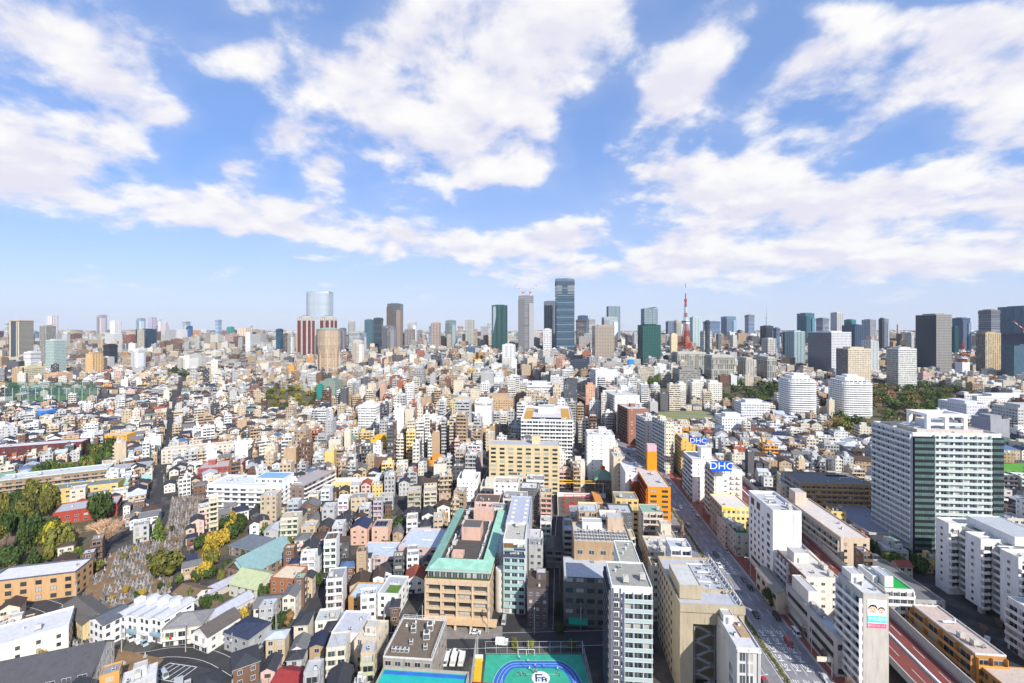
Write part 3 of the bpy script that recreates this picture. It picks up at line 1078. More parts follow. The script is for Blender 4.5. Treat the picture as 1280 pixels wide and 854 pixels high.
# grey school block and the tan block behind it
r = hero('school_building', 'dark grey four storey block with long windows and a green awning', 'school building', 705, 772, 724, 19.5, 17, col=(.155, .145, .135), roofcol=(.46, .48, .52), fh=4.2,
         faces={'F': ('W', 5, 3.0, 1.7, 1.3, 'dark'), 'L': ('w', 4, .3, .4)}, units=1, ph=.5)
w, dd, h = r['size']
b = MB(); b.face([(-w / 2 + 2, -dd / 2 - 2.4, 2.6), (-w / 2 + 9.5, -dd / 2 - 2.4, 2.6), (-w / 2 + 9.5, -dd / 2 - .05, 3.6), (-w / 2 + 2, -dd / 2 - .05, 3.6)], (.01, .27, .20))
b.face([(-w / 2 + 2, -dd / 2 - 2.4, 2.0), (-w / 2 + 9.5, -dd / 2 - 2.4, 2.0), (-w / 2 + 9.5, -dd / 2 - 2.4, 2.6), (-w / 2 + 2, -dd / 2 - 2.4, 2.6)], (.01, .27, .20)); b.build('awning', None, r)
r = hero('school_building', 'tan school block with long rows of white air units on its roof', 'school building', 718, 790, 680, 27, 20, col=(.40, .28, .17), roofcol=(.50, .47, .43), fh=4.2,
         faces={'F': ('W', 5, 2.4, 1.8, 1.2), 'L': ('w', 5, .4, .4)}, units=0, ph=.8)
w, dd, h = r['size']
for j in range(3):
    for i in range(9):
        link('air_conditioner', unit_mesh('air_conditioner'), r, (-w / 2 + 2.2 + i * (w - 4.4) / 8, -dd / 2 + 3 + j * 3.2, 27.06), 0).scale = (1.5, 1.5, 1.5)
penthouse(r, -w / 2 + 9, 6, 27, 9, 5, 3.2, WHITE)
block(r, 'stair_tower', w / 2 - 9, w / 2 - 2, 3, 9, 27.06, 33, (.52, .40, .30))
clutter(r, -w / 2 + 1, w / 2 - 1, 0, 3, 27, 5, random.Random(8), ('duct', 'pipe_run'))

# the long beige block with the green roof rim
cx, cy, w, dd = front(530, 613, 727, 17.2, 66)
r = building('school_building', cx, cy, A5, w, dd, 17.2, 3.5, (.52, .40, .27), {'R': ('w', 16, .5, .5), 'L': ('w', 16, .55, .5)}, roofcol=(.30, .26, .22), units=0, ph=.7)
tag(r, 'long beige school block with bright green roof rim around a sunken roof', 'school building')
nb, wn, b = 4, [], MB()
for k in range(1, 5):
    for i in range(nb):
        wn.append((-w / 2 + 1 + (w - 2) * (i + .5) / nb, -dd / 2 - .01, .4 + k * 3.4, 0, 4.6, 1.9))
put_windows(r, wn, 'dark')
for k in range(1, 6):
    b.box(-w / 2 + .3, w / 2 - .3, -dd / 2 - 1.1, -dd / 2 - .02, k * 3.4 - .9, k * 3.4 + .15, (.55, .42, .28))
for i in range(nb + 1):
    x = -w / 2 + .6 + (w - 1.2) * i / nb
    b.box(x - .3, x + .3, -dd / 2 - 1.3, -dd / 2 - 1.101, 2.4, 17.1, (.58, .45, .31))
b.build('facade_grid', None, r)
for i in range(nb + 1):
    x = -w / 2 + .8 + (w - 1.6) * i / nb
    b = MB(); b.box(x - .45, x + .45, -dd / 2 - 4.2, -dd / 2 - 3.3, 0, 2.3, (.6, .5, .38)); b.build('column', None, r)
b = MB(); b.box(-w / 2, w / 2 + 3, -dd / 2 - 4.6, -dd / 2 - .05, 2.302, 2.7, (.60, .42, .25)); b.build('canopy', None, r)
block(r, 'upper_storey', -w / 2 + 1.0, w / 2 - 1.0, -dd / 2 + 1.6, dd / 2 - 1, 17.26, 20.6, (.42, .40, .36), {'F': ('w', 10, .8, .6), 'L': ('w', 20, .7, .5), 'R': ('w', 20, .7, .5)}, roofcol=(.085, .075, .07))
rim = MB()
x0, x1, y0, y1, t = -w / 2 - .2, w / 2 + .2, -dd / 2 + 1.2, dd / 2 - .4, 4.2
zo, zi = 20.3, 22.4
for (p, q, s, u) in (((x0, y0), (x1, y0), (x1 - t, y0 + 7), (x0 + t, y0 + 7)), ((x1, y0), (x1, y1), (x1 - t, y1 - 2), (x1 - t, y0 + 7)), ((x0, y1), (x0, y0), (x0 + t, y0 + 7), (x0 + t, y1 - 2))):
    rim.face([(*p, zo), (*q, zo), (*s, zi), (*u, zi)]); rim.face([(*u, zi), (*s, zi), (*s, 20.7), (*u, 20.7)]); rim.face([(*p, zo), (*u, 20.7), (*s, 20.7), (*q, zo)])
rim.build('copper_roof', [M['copper']], r)
b = MB(); b.box(-w / 2 + .4, w / 2 - .4, -dd / 2 + .3, -dd / 2 + 1.3, 17.27, 18.1, (.07, .10, .03)); b.build('planter_hedge', None, r)
pk = (.58, .38, .30)
block(r, 'penthouse', -4, 5, -4, 5, 20.66, 26.5, pk, {'F': ('p',)}, roofcol=(.12, .11, .10))
block(r, 'penthouse', -2, 8, 18, 24, 20.66, 25.5, pk, roofcol=pk)
block(r, 'roof_hatch', -5, 0, -21, -17, 20.66, 22.2, pk, roofcol=pk)
clutter(r, -w / 2 + 5.2, -4.5, -24, 30, 20.64, 42, random.Random(2), ('duct', 'air_conditioner', 'pipe_run', 'water_tank', 'air_conditioner'))
clutter(r, 6, w / 2 - 5.2, -24, 17, 20.64, 30, random.Random(3), ('duct', 'air_conditioner', 'pipe_run', 'vent', 'air_conditioner'))
b = MB(); b.lathe([(2.2, 0), (2.2, 17.5), (2.0, 17.9), (1.4, 17.6), (0, 17.6)], 18, (.58, .55, .50)); b.build('round_stair_tower', None, r, (w / 2 + 3.0, -dd / 2 + 11, 0))
block(r, 'side_stair', w / 2 + .05, w / 2 + 1.8, -dd / 2 + 20, dd / 2 - 4, 0, 19.5, (.55, .53, .50), {'R': ('w', 12, .5, .4)})

# narrow white and teal slab, and the long grey-blue roof behind
r = hero('apartment_building', 'narrow white ten storey slab with pale teal balconies beside the green roof rim', AB, 629, 656.5, 677, 30.5, 17, fh=3.0, col=(.70, .70, .68), roofcol=(.44, .42, .37), units=2, ph=.9,
         faces={'F': ('B', 3, (.40, .56, .56), .9, 'glass', True), 'L': ('w', 5, .3, .4), 'R': ('w', 5, .3, .4)})
w, dd, h = r['size']
b = MB(); b.box(-w / 2 - .05, w / 2 + .05, -dd / 2 - 1.0, -dd / 2 - .03, 24.2, 25.2, (.06, .065, .12)); b.box(0, w / 2 + .05, -dd / 2 - 1.0, -dd / 2 - .03, 27.2, 28.1, (.06, .065, .12))
b.box(-w / 2 + .5, -.3, -dd / 2 - .9, -dd / 2 - .6, 26.4, 30, (.20, .10, .04)); b.build('navy_band', None, r)
r = hero('office_building', 'long low office with grey-blue roof and pale roof lights in two rows', 'office building', 632, 661, 657, 24, 38, col=(.44, .46, .50), roofcol=(.40, .42, .50), units=0, faces={'L': ('w', 12, .4, .4), 'R': ('w', 12, .4, .4)}, par=(.46, .48, .54))
w, dd, h = r['size']
for i in range(6):
    for x in (-3.2, 3.2):
        b = MB(); b.box(-.9, .9, -.7, .7, 0, .4, (.66, .64, .52)); b.build('roof_light', None, r, (x, -15 + i * 5.6, 24.06))
r = hero('apartment_building', 'dark brown slim apartment house with a roof terrace beside the white and teal slab', AB, 659, 685, 738, 15, 14, col=(.13, .10, .10), roofcol=(.10, .075, .06), units=1, fh=3, pent=(.3, .4, 4, 4, 2.6), faces={'F': ('W', 3, 1.2, 1.1, .9, 'frame'), 'L': ('w', 4, .4, .4), 'R': ('w', 4, .4, .4)})
r = hero('apartment_building', 'grey walk-up with five stacked stair landings behind the dark brown slim house', AB, 659, 676, 676, 15, 12, col=(.52, .53, .54), roofcol=(.5, .5, .52), units=2, faces={'F': ('B', 2, (.6, .6, .6), 1.0), 'R': ('B', 3, (.6, .6, .6), 1.0)})
r = hero('house', 'dark grey gabled house beside the alley behind the grey school block', 'house', 682, 703, 690, 8, 13, col=(.30, .29, .28), roofcol=(.10, .095, .095), roof='gable', rise=2.2, units=0, faces={'F': ('B', 2, (.3, .3, .3), 1.1), 'R': ('W', 3, 1.4, 1.1)})
r = hero('apartment_building', 'slim grey five storey block with a white roof hut, at the alley end', AB, 704, 716, 664, 17, 13, col=(.34, .34, .35), roofcol=(.5, .52, .56), units=1, pent=(0, .3, 3.5, 3.5, 2.5), faces={'F': ('B', 1, (.4, .4, .42), 1.1), 'L': ('w', 4, .4, .4)})

# flat brown roof with units, in front of the pool court
cx, cy, w, dd = front(478, 541, 824, 13.5, 20)
r = building('school_building', cx, cy, A5, w, dd, 13.5, 3.4, (.34, .30, .26), {'R': ('w', 5, .4, .4), 'F': ('W', 5, 2.0, 1.5)}, roofcol=(.16, .125, .095), par=(.60, .58, .55), ph=.5, units=0)
tag(r, 'low school building with flat brown roof, white pipes and roof units beside the pool', 'school building')
for i in range(4):
    link('air_conditioner', unit_mesh('air_conditioner'), r, (-w / 2 + 2.5 + i * 1.5, -dd / 2 + 3, 13.56), 0).scale = (1.3, 1.6, 1.2)
for (x, y, s) in ((-2, 3, 1.8), (3.5, 0, 2.2), (3.5, 4.5, 2.2), (4.5, -5, 1.3), (-1, -3, 1.2)):
    link('air_conditioner', unit_mesh('air_conditioner'), r, (x, y, 13.56), .2).scale = (s, s * 1.4, s)
clutter(r, -w / 2 + 1, w / 2 - 1, 5, dd / 2 - .5, 13.5, 4, random.Random(4), ('pipe_run', 'vent'))
b = MB()
for (p, q) in (((-w / 2 + .3, -dd / 2 + .3), (-w / 2 + .3, dd / 2 - .3)), ((w / 2 - .3, -dd / 2 + .3), (w / 2 - .3, dd / 2 - .3)), ((-w / 2 + .3, dd / 2 - .3), (w / 2 - .3, dd / 2 - .3))):
    for z in (14.6, 15.2):
        b.beam((*p, z), (*q, z), .06, (.66, .66, .66))
    n = 9
    for i in range(n + 1):
        x, y = p[0] + (q[0] - p[0]) * i / n, p[1] + (q[1] - p[1]) * i / n
        b.beam((x, y, 13.7), (x, y, 15.2), .05, (.66, .66, .66))
b.build('railing', None, r)

# sports ground and pool court in front
def court(name, label, poly, mat, cat):
    b = MB(); b.prism(poly, .002, .09); o = b.build(name, [mat]); tag(o, label, cat); occupy_poly(poly); return o


fld = [gp(606, 856), gp(738, 856), gp(726, 818), gp(608, 818)]
fld = [(-10.2, 130), (27.5, 130), (25.6, 168.3), (-9.6, 168.3)]
o = court('sports_court', 'green school sports court with a blue oval running track and white emblem disc', fld, M['court'], 'sports court')
cxo, cyo = 8.6, 151.5
b = MB()
ov = lambda a, k: (cxo + (7.0 if math.cos(a) > 0 else -7.0) + 0 + (8.2 - k) * math.cos(a) * 1.0, cyo + (13.5 - k) * math.sin(a) * 1.0)
N_ = 72
for j, (k0, k1) in enumerate(((0, 1.15), (1.3, 2.35), (2.5, 3.6))):
    P0 = [ov(2 * math.pi * i / N_ + 1e-3, k0) for i in range(N_)]; P1 = [ov(2 * math.pi * i / N_ + 1e-3, k1) for i in range(N_)]
    for i in range(N_):
        b.face([(*P0[i], .096), (*P0[(i + 1) % N_], .096), (*P1[(i + 1) % N_], .096), (*P1[i], .096)])
b.build('running_track', [M['lane']], o)
b = MB()
for k0 in (1.17, 2.37, -.2):
    P0 = [ov(2 * math.pi * i / N_ + 1e-3, k0) for i in range(N_)]; P1 = [ov(2 * math.pi * i / N_ + 1e-3, k0 + .11) for i in range(N_)]
    for i in range(N_):
        b.face([(*P0[i], .096), (*P0[(i + 1) % N_], .096), (*P1[(i + 1) % N_], .096), (*P1[i], .096)])
for y in (153.5, 158.6):
    b.box(cxo - 7, cxo + 8, y, y + .12, .094, .10)
for x in (cxo - 12, cxo + 13):
    b.box(x, x + .1, 136, 158, .094, .10)
b.build('court_lines', [M['paint']], o)
ex, ey = gp(676, 848)
b = MB(); b.lathe([(3.1, .11), (0, .11)], 40); b.v = [(x + ex, y + ey, z) for x, y, z in b.v]; b.build('emblem_disc', [M['white']], o)
b = MB()
for (x0, x1, y0, y1) in ((-1.9, -1.3, -1.7, 1.7), (-1.9, .6, 1.2, 1.8), (-1.9, .1, -.2, .3), (.2, .8, -1.7, .5), (.8, 1.5, .1, .6), (1.4, 2.0, -1.7, .1), (.8, 1.4, -.9, -.5), (-1.0, -.5, -1.4, -.6)):
    b.box(ex + x0, ex + x1, ey + y0, ey + y1, .112, .13)
b.build('emblem_mark', [M['navy']], o)
o = building('pool_building', -28.3, 132, A5, 27.5, 25, 11.6, 3.8, (.55, .54, .52), {'F': ('w', 8, .6, .5), 'R': ('w', 7, .5, .5)}, roofcol=(.02, .40, .36), par=(.40, .36, .30), units=0, ph=.9)
tag(o, 'school pool building with a teal roof court edged in blue', 'school building')
b = MB(); b.box(-13, 13, 10.4, 11.6, 11.66, 11.9); b.box(-8, 9, -6, 4.5, 11.652, 11.68); b.build('blue_edging', [M['lane']], o)
fx = link('yellow_wall_pad', None, None, (-11.9, 152, 0)); tag(fx, 'yellow padded wall strip between the pool and the sports court', 'wall pad')
b = MB(); b.box(-1.3, 1.3, -18, 13, 0, 1.1); b.build('pad', [plain('yellow_pad', (.70, .42, .02), .6)], fx)
b = MB(); b.box(-1.4, 1.4, 13.01, 13.3, 0, 2.2); b.build('end_board', [M['white']], fx)
occupy(-20, 163, A5, 15, 14, 1)
occupy(55, 136, A5, 24, 22, 0)
b = MB(); b.face([(*gp(*q), .045) for q in ((524, 799), (628, 799), (628, 783), (527, 783))]); structure(b.build('school_forecourt', [M['paving']]))
# red roofed gym at the lower edge
rg = building('school_building', 9, 124, A5, 42, 16, 16.2, 4, (.5, .45, .4), {'F': ('w', 8, .5, .4)}, roofcol=(.26, .04, .035), roof='gable', rise=1.2, along='x', units=0)
tag(rg, 'school gym with a dark red ridge roof at the lower edge of the court', 'school building')

# ------------------------------------------------------------------ along the avenue, right side
r = hero('apartment_building', 'grey eleven storey block with a stack of white balconies and a poster of two faces', AB, 1080, 1110, 745, 33.5, 13, fh=2.95, col=(.46, .45, .42), roofcol=(.55, .55, .55), units=5, ph=.7,
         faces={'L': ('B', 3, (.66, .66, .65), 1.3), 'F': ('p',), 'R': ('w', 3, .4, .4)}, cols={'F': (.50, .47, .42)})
w, dd, h = r['size']
penthouse(r, -w / 2 + 2.6, 3, 33.5, 4, 5, 3, (.66, .65, .62))
bb = link('poster', None, r, (.2, -dd / 2 - .14, 27.6))
b = MB(); b.box(-2.9, 2.9, 0, .12, -4.6, 4.6); b.build('poster_board', [M['white']], bb)
b = MB(); b.box(-2.88, 2.88, -.02, -.002, -2.7, -.55); b.build('cyan_band', [M['cyan']], bb)
b = MB(); b.box(-2.88, 2.88, -.02, -.002, -4.5, -3.0); b.build('pink_band', [M['pink']], bb)
text_part('lettering', '予防歯科', bb, (0, -.03, -1.62), 1.42, M['white'], depth=.01)
text_part('lettering', '歯科クリニック', bb, (-.1, -.03, -3.75), .78, M['white'], depth=.01)
for fx_, fz, s, hm in ((-1.25, 1.55, 1.25, 'hair'), (1.35, 1.2, .98, 'hair')):
    b = MB(); b.lathe([(1.0 * s, 0), (.98 * s, .02), (0, .03)], 20); b.v = [(x + fx_, -.015 - z, y * 1.1 + fz) for x, y, z in b.v]; b.build('printed_face', [M['skin']], bb)
    b = MB()
    pts = [(math.cos(t) * 1.16 * s, math.sin(t) * 1.16 * s) for t in np.linspace(math.radians(5), math.radians(175), 14)] + [(-.92 * s, .30 * s), (-.4 * s, .72 * s), (.4 * s, .68 * s), (.92 * s, .30 * s)]
    b.face([(x + fx_, -.055, z * 1.1 + fz) for x, z in pts][::-1]); b.build('printed_hair', [M[hm]], bb)
    b = MB()
    for ex_ in (-.38, .38):
        b.box(fx_ + (ex_ - .13) * s, fx_ + (ex_ + .13) * s, -.054, -.05, fz + .1 * s, fz + .22 * s)
    b.box(fx_ - .28 * s, fx_ + .28 * s, -.054, -.05, fz - .55 * s, fz - .45 * s); b.build('printed_features', [M['hair']], bb)

r = hero('shop_building', 'small shop with a moss green roof terrace below the poster block', 'shop', 1077, 1108, 838, 9, 10, col=(.55, .52, .46), roofcol=(.22, .22, .21), units=2, faces={'F': ('W', 3, 1.6, 1.6), 'L': ('W', 2, 1.5, 1.5)})
w, dd, h = r['size']
b = MB(); b.box(0, w / 2 - .4, -4, 4, 9.06, 9.25, (.12, .24, .035)); b.build('roof_lawn', None, r)
r = hero('office_building', 'low pale grey office with dark ribbon windows along the red pavement', 'office building', 1046, 1062, 800, 13, 34, col=(.46, .44, .42), roofcol=(.46, .48, .52), units=6, fh=4.1, faces={'L': ('p',), 'F': ('W', 1, 3.4, 1.8, 1.2, 'dark')})
w, dd, h = r['size']
for k in range(3):
    link('window', window_mesh(dd * .42, 1.7, 'dark'), r, (-w / 2, -dd * .24, 1.3 + k * 4.1), -math.pi / 2); link('window', window_mesh(dd * .42, 1.7, 'dark'), r, (-w / 2, dd * .24, 1.3 + k * 4.1), -math.pi / 2)
penthouse(r, .5, 8, 13, w * .8, 12, 5.5, (.70, .66, .60))
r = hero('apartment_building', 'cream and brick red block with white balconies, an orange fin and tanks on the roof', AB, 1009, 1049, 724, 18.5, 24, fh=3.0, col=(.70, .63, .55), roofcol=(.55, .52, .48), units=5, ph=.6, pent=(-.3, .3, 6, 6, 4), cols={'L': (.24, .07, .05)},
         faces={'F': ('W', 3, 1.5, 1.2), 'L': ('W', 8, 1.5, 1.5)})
w, dd, h = r['size']
b = MB(); b.box(-w / 2 - .9, -w / 2 - .01, -dd / 2 - .2, -dd / 2 + .25, 3, 18.4, (.72, .18, .01)); b.box(-w / 2 - 1.4, -w / 2 - .9, -dd / 2 + 1, -dd / 2 + 5, 2.6, 6.5, (.75, .14, .01)); b.box(-w / 2 - 1.3, -w / 2 - .9, -dd / 2 - 1, -dd / 2 + .9, .5, 5, (.02, .03, .12)); b.build('orange_fin', None, r)
for k in range(1, 6):
    link('balcony', balcony_mesh(10, 1.2, 3, True), r, (-w / 2 - .05, dd / 2 - 5.2, k * 3.0), -math.pi / 2, (.72, .72, .72))
    link('balcony', balcony_mesh(3.4, 1.0, 1, False), r, (-w / 2 + 2.2, -dd / 2 - .05, k * 3.0), 0, (.70, .66, .60))
r = hero('shop_building', 'low beige shop with an orange awning at the foot of the tall white hotel', 'shop', 972, 989, 742, 9, 20, col=(.56, .48, .38), roofcol=(.24, .22, .20), roof='gable', rise=1.2, units=0, faces={'L': ('W', 4, 2.6, 1.8, 1.0, 'dark')}, fh=4.4)
w, dd, h = r['size']
b = MB(); b.box(-w / 2 - 1.3, -w / 2 - .02, -6, 2, 3, 3.7, (.75, .13, .01)); b.build('awning', None, r)
r = hero('hotel', 'tall white hotel slab with blank front and square windows on its side', 'hotel', 967, 1001, 642, 35, 26, fh=3.4, col=(.84, .83, .81), roofcol=(.45, .45, .46), units=8, ph=1.4, cols={'F': (.86, .84, .80)},
         faces={'L': ('p',), 'R': ('w', 6, .4, .4)})
w, dd, h = r['size']
wn = [(-w / 2, dd / 2 - 3 - i * 4.3, 6.6 + k * 3.5, -math.pi / 2, 1.5, 1.6) for i in range(4) for k in range(7)] + [(-w / 2, -dd / 2 + 4.4, 4 + k * 3.4, -math.pi / 2, 2.6, 1.7) for k in range(9)]
put_windows(r, wn, 'dark')
b = MB(); b.box(-w / 2 - .06, -w / 2 - .004, -2, 10, 3.0, 4.6, (.03, .10, .05)); b.build('shop_band', None, r)
for y in (2, 8.5):
    b = MB(); b.box(-w / 2 - .05, -w / 2 - .003, y - 1.8, y + 1.8, 30.8, 34.2, (.13, .07, .05)); b.build('louvre_panel', None, r)
b = MB(); b.box(w / 2 - 4.0, w / 2 - 2.9, -dd / 2 - .04, -dd / 2 - .003, 0, 34.5, (.52, .53, .55)); b.build('recess_strip', None, r)
r = hero('shop_building', 'small building with a bright green roof edge beside the avenue', 'shop', 920, 937, 668, 12, 14, fh=3, col=(.44, .42, .37), roofcol=(.03, .14, .05), units=1, faces={'L': ('W', 4, 1.4, 1.4), 'F': ('W', 2, 1.2, 1.2)}, pent=(.1, -.1, 3.5, 4, 2.4))
r = hero('shop_building', 'pink beige four storey shop house next to the bright green roof edge', 'shop', 906, 922, 655, 12.5, 11, col=(.55, .46, .42), roofcol=(.35, .33, .3), units=3, faces={'L': ('W', 3, 1.6, 1.4), 'F': ('W', 3, 1.4, 1.3)})
r = hero('office_building', 'pale yellow block with small dark windows and a yellow sign band', 'office building', 903, 937, 635, 18.5, 20, fh=3.6, col=(.72, .60, .26), cols={'L': (.34, .33, .31)}, roofcol=(.60, .56, .52), units=1, faces={'F': ('W', 6, 1.3, 1.3, 1.1, 'dark'), 'L': ('w', 5, .5, .4)})
w, dd, h = r['size']
b = MB(); b.box(-w / 2 + .3, -w / 2 + 6, -dd / 2 - .06, -dd / 2 - .005, 17, 18.2, (.85, .55, .01)); b.build('sign_band', None, r)


def blue_sign(x, y, z, a, w, h, label, folds=False):
    root = link('rooftop_sign', None, None, (x, y, z), a)
    tag(root, label, 'sign', 'blue rooftop signs beside the avenue')
    b = MB(); b.box(-w / 2, w / 2, 0, .5, 0, h); b.build('sign_board', [M['signblue']], root)
    if folds:
        for s in (-1, 1):
            b = MB(); b.face([(s * w / 2, .02, 0), (s * (w / 2 + w * .28), .7 if s > 0 else 3.2, .6 if s < 0 else 1.2), (s * (w / 2 + w * .28), .7 if s > 0 else 3.2, h + .9), (s * w / 2, .02, h)]); b.build('side_board', [M['signblue']], root)
    b = MB()
    for i in range(4):
        xx = -w / 2 + .4 + (w - .8) * i / 3
        b.beam((xx, 1.6, -2.0), (xx, .6, h * .8), .07); b.box(xx - .08, xx + .08, .52, .68, -2.0, h * .9)
    b.build('support_frame', [M['dark']], root)
    text_part('lettering', 'DHC', root, (0, -.04, h / 2), h * .98, M['white'], depth=.03, xs=1.12)
    return root


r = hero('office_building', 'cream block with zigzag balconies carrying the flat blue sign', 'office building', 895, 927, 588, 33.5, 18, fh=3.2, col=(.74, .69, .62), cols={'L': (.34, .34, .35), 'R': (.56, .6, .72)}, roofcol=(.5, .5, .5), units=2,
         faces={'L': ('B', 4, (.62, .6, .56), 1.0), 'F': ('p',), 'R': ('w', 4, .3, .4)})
w, dd, h = r['size']
put_windows(r, [(-2, -dd / 2, 4 + k * 3.2, 0, 1.4, 1.0) for k in range(8)])
for k in range(1, 10):
    for x in (w / 2 - 5.5, w / 2 - 2):
        link('balcony', balcony_mesh(2.4, 1.1, 1, False), r, (x, -dd / 2 - .02, k * 3.2), 0, (.62, .54, .48))
sx, sy = gp(902, 590, 34)
blue_sign(sx, sy, 34.4, A5, 12.0, 6.0, 'flat blue rooftop sign with white letters on the cream block')
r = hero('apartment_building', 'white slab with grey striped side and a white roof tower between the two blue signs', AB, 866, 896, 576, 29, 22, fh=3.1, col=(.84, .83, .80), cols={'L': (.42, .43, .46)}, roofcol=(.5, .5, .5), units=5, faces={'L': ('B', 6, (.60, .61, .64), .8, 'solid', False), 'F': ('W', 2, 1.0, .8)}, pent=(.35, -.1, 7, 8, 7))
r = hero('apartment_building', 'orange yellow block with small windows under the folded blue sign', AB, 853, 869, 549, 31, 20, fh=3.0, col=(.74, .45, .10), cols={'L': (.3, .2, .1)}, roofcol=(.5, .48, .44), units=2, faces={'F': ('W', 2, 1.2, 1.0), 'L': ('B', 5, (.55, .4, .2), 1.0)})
sx, sy = gp(874, 556, 31)
blue_sign(sx, sy + 2, 31.0, A5 - .1, 8.2, 5.2, 'folded blue rooftop sign with white letters on the orange yellow block', True)

# behind the avenue on the right
r = hero('parking_garage', 'white open parking deck with a bright green roof court', 'parking garage', 1107, 1141, 738, 17, 16, col=(.60, .60, .57), roofcol=(.015, .34, .06), units=0, fh=2.8, faces={'F': ('B', 4, (.68, .68, .66), .8, 'solid', True), 'R': ('B', 4, (.68, .68, .66), .8)})
w, dd, h = r['size']
block(r, 'stair_tower', -4, -.8, -6, 2, 17.06, 21, (.72, .72, .70)); block(r, 'stair_tower', -6.5, -4.5, -3, 6, 17.06, 19.5, (.74, .74, .72))
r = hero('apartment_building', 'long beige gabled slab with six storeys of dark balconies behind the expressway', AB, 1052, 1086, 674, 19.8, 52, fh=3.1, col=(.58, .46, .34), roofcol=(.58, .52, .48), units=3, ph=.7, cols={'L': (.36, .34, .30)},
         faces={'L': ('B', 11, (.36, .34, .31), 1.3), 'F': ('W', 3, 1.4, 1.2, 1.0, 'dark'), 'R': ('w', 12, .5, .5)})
w, dd, h = r['size']
block(r, 'stair_tower', -w / 2 + 1, -w / 2 + 7, dd / 2 - 9, dd / 2 - 2, 19.86, 26.5, (.56, .47, .38))
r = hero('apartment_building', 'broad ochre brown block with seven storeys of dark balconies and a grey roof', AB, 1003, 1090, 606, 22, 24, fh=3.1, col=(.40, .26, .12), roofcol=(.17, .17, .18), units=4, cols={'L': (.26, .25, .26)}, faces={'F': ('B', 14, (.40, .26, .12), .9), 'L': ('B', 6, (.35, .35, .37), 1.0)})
w, dd, h = r['size']
for i in range(6):
    link('solar_panel', unit_mesh('solar_panel'), r, (w / 2 - 18 + i * 2.2, 5, 22.06))
r = hero('office_building', 'low office with a wide grey-blue roof behind the long beige slab', 'office building', 1088, 1140, 668, 9, 40, col=(.52, .51, .49), roofcol=(.26, .26, .31), units=2, faces={'F': ('W', 5, 4, 1.8), 'L': ('w', 8, .5, .5)}, fh=4)
r = hero('apartment_building', 'orange brown terraced apartment house with a long pale roof beside the expressway', AB, 1221, 1256, 820, 13.5, 27, a=A5 - .02, fh=3.3, col=(.44, .22, .07), roofcol=(.50, .40, .34), par=(.62, .60, .58), units=4, ph=.6,
         faces={'L': ('B', 4, (.42, .21, .08), 1.3, 'solid', True), 'F': ('B', 2, (.60, .27, .06), 1.2)})
w, dd, h = r['size']
block(r, 'lower_wing', -w / 2 + 1, w / 2 + 9, -dd / 2 - 12, -dd / 2 - .05, 0, 10.2, (.48, .23, .06), {'F': ('w', 5, .6, .5), 'L': ('w', 3, .6, .5)}, roofcol=(.5, .42, .36))
r = hero('shop_building', 'small orange gabled shop beside the expressway wall', 'shop', 1142, 1160, 776, 8, 16, col=(.30, .20, .14), roofcol=(.42, .22, .10), roof='gable', rise=2.4, along='x', units=0, faces={'L': ('W', 3, 1.6, 1.5)})

# white balcony tower with dark glass corners
x0, x1 = 206.5, 249.5
r = building('apartment_tower', 229, 248, A5, 42, 29, 66, 3.15, (.66, .67, .65), {'L': ('B', 8, (.52, .56, .58), 1.3, 'solid', True), 'R': ('w', 8, .6, .5)}, roofcol=(.42, .34, .28), ph=1.0, units=6)
tag(r, 'tall white balcony tower with dark glass corners and a white frame on its roof', 'apartment tower')
w, dd, h = 42, 29, 66
b = MB()
for (xa, xb) in ((-w / 2 + .02, -w / 2 + 9.5), (w / 2 - 5.0, w / 2 - .02)):
    b.face([(xa, -dd / 2 - 1.4, 0), (xb, -dd / 2 - 1.4, 0), (xb, -dd / 2 - 1.4, 65), (xa, -dd / 2 - 1.4, 65)], (.014, .018, .022), 0, (.92, .5, 1), (.075, .13, .125), [(0, 0), (round((xb - xa) / 1.6), 0), (round((xb - xa) / 1.6), 21), (0, 21)])
    b.box(xa + .01, xb - .01, -dd / 2 - 1.39, -dd / 2 - .02, 0, 64.9, (.014, .018, .022), skip='F')
b.build('dark_glass_corner', None, r)
me = balcony_mesh(27, 1.4, 4, True, 'glass', 3.15)
for k in range(1, 21):
    link('balcony', me, r, (2.2, -dd / 2 - .02, k * 3.15), 0, (.80, .82, .80))
put_windows(r, [(2.2 - 13.5 + 27 * (i + .5) / 8, -dd / 2, k * 3.15 + .08, 0, 2.5, 2.1) for i in range(8) for k in range(21)])
fr = MB()
for (x, y) in ((-9, -8), (0, -8), (9, -8), (-9, 4), (9, 4)):
    fr.box(x - .9, x + .9, y - .9, y + .9, 66.1, 74)
fr.box(-9.9, 9.9, -8.9, -7.1, 74, 75.6); fr.box(-9.9, 9.9, 3.1, 4.9, 74, 75.6); fr.box(-9.9, -8.1, -7.1, 3.1, 74, 75.6); fr.box(8.1, 9.9, -7.1, 3.1, 74, 75.6); fr.box(-8, -1.4, -8.7, -7.3, 69.6, 70.8); fr.box(1, 8, -8.7, -7.3, 69.6, 70.8)
fr.build('crown_frame', [M['white']], r)
block(r, 'machine_room', -7, 7, -5, 3, 66.1, 71.5, (.62, .62, .62)); block(r, 'roof_podium', -16, 16, -10.5, 8, 66.06, 67.6, (.55, .48, .42))

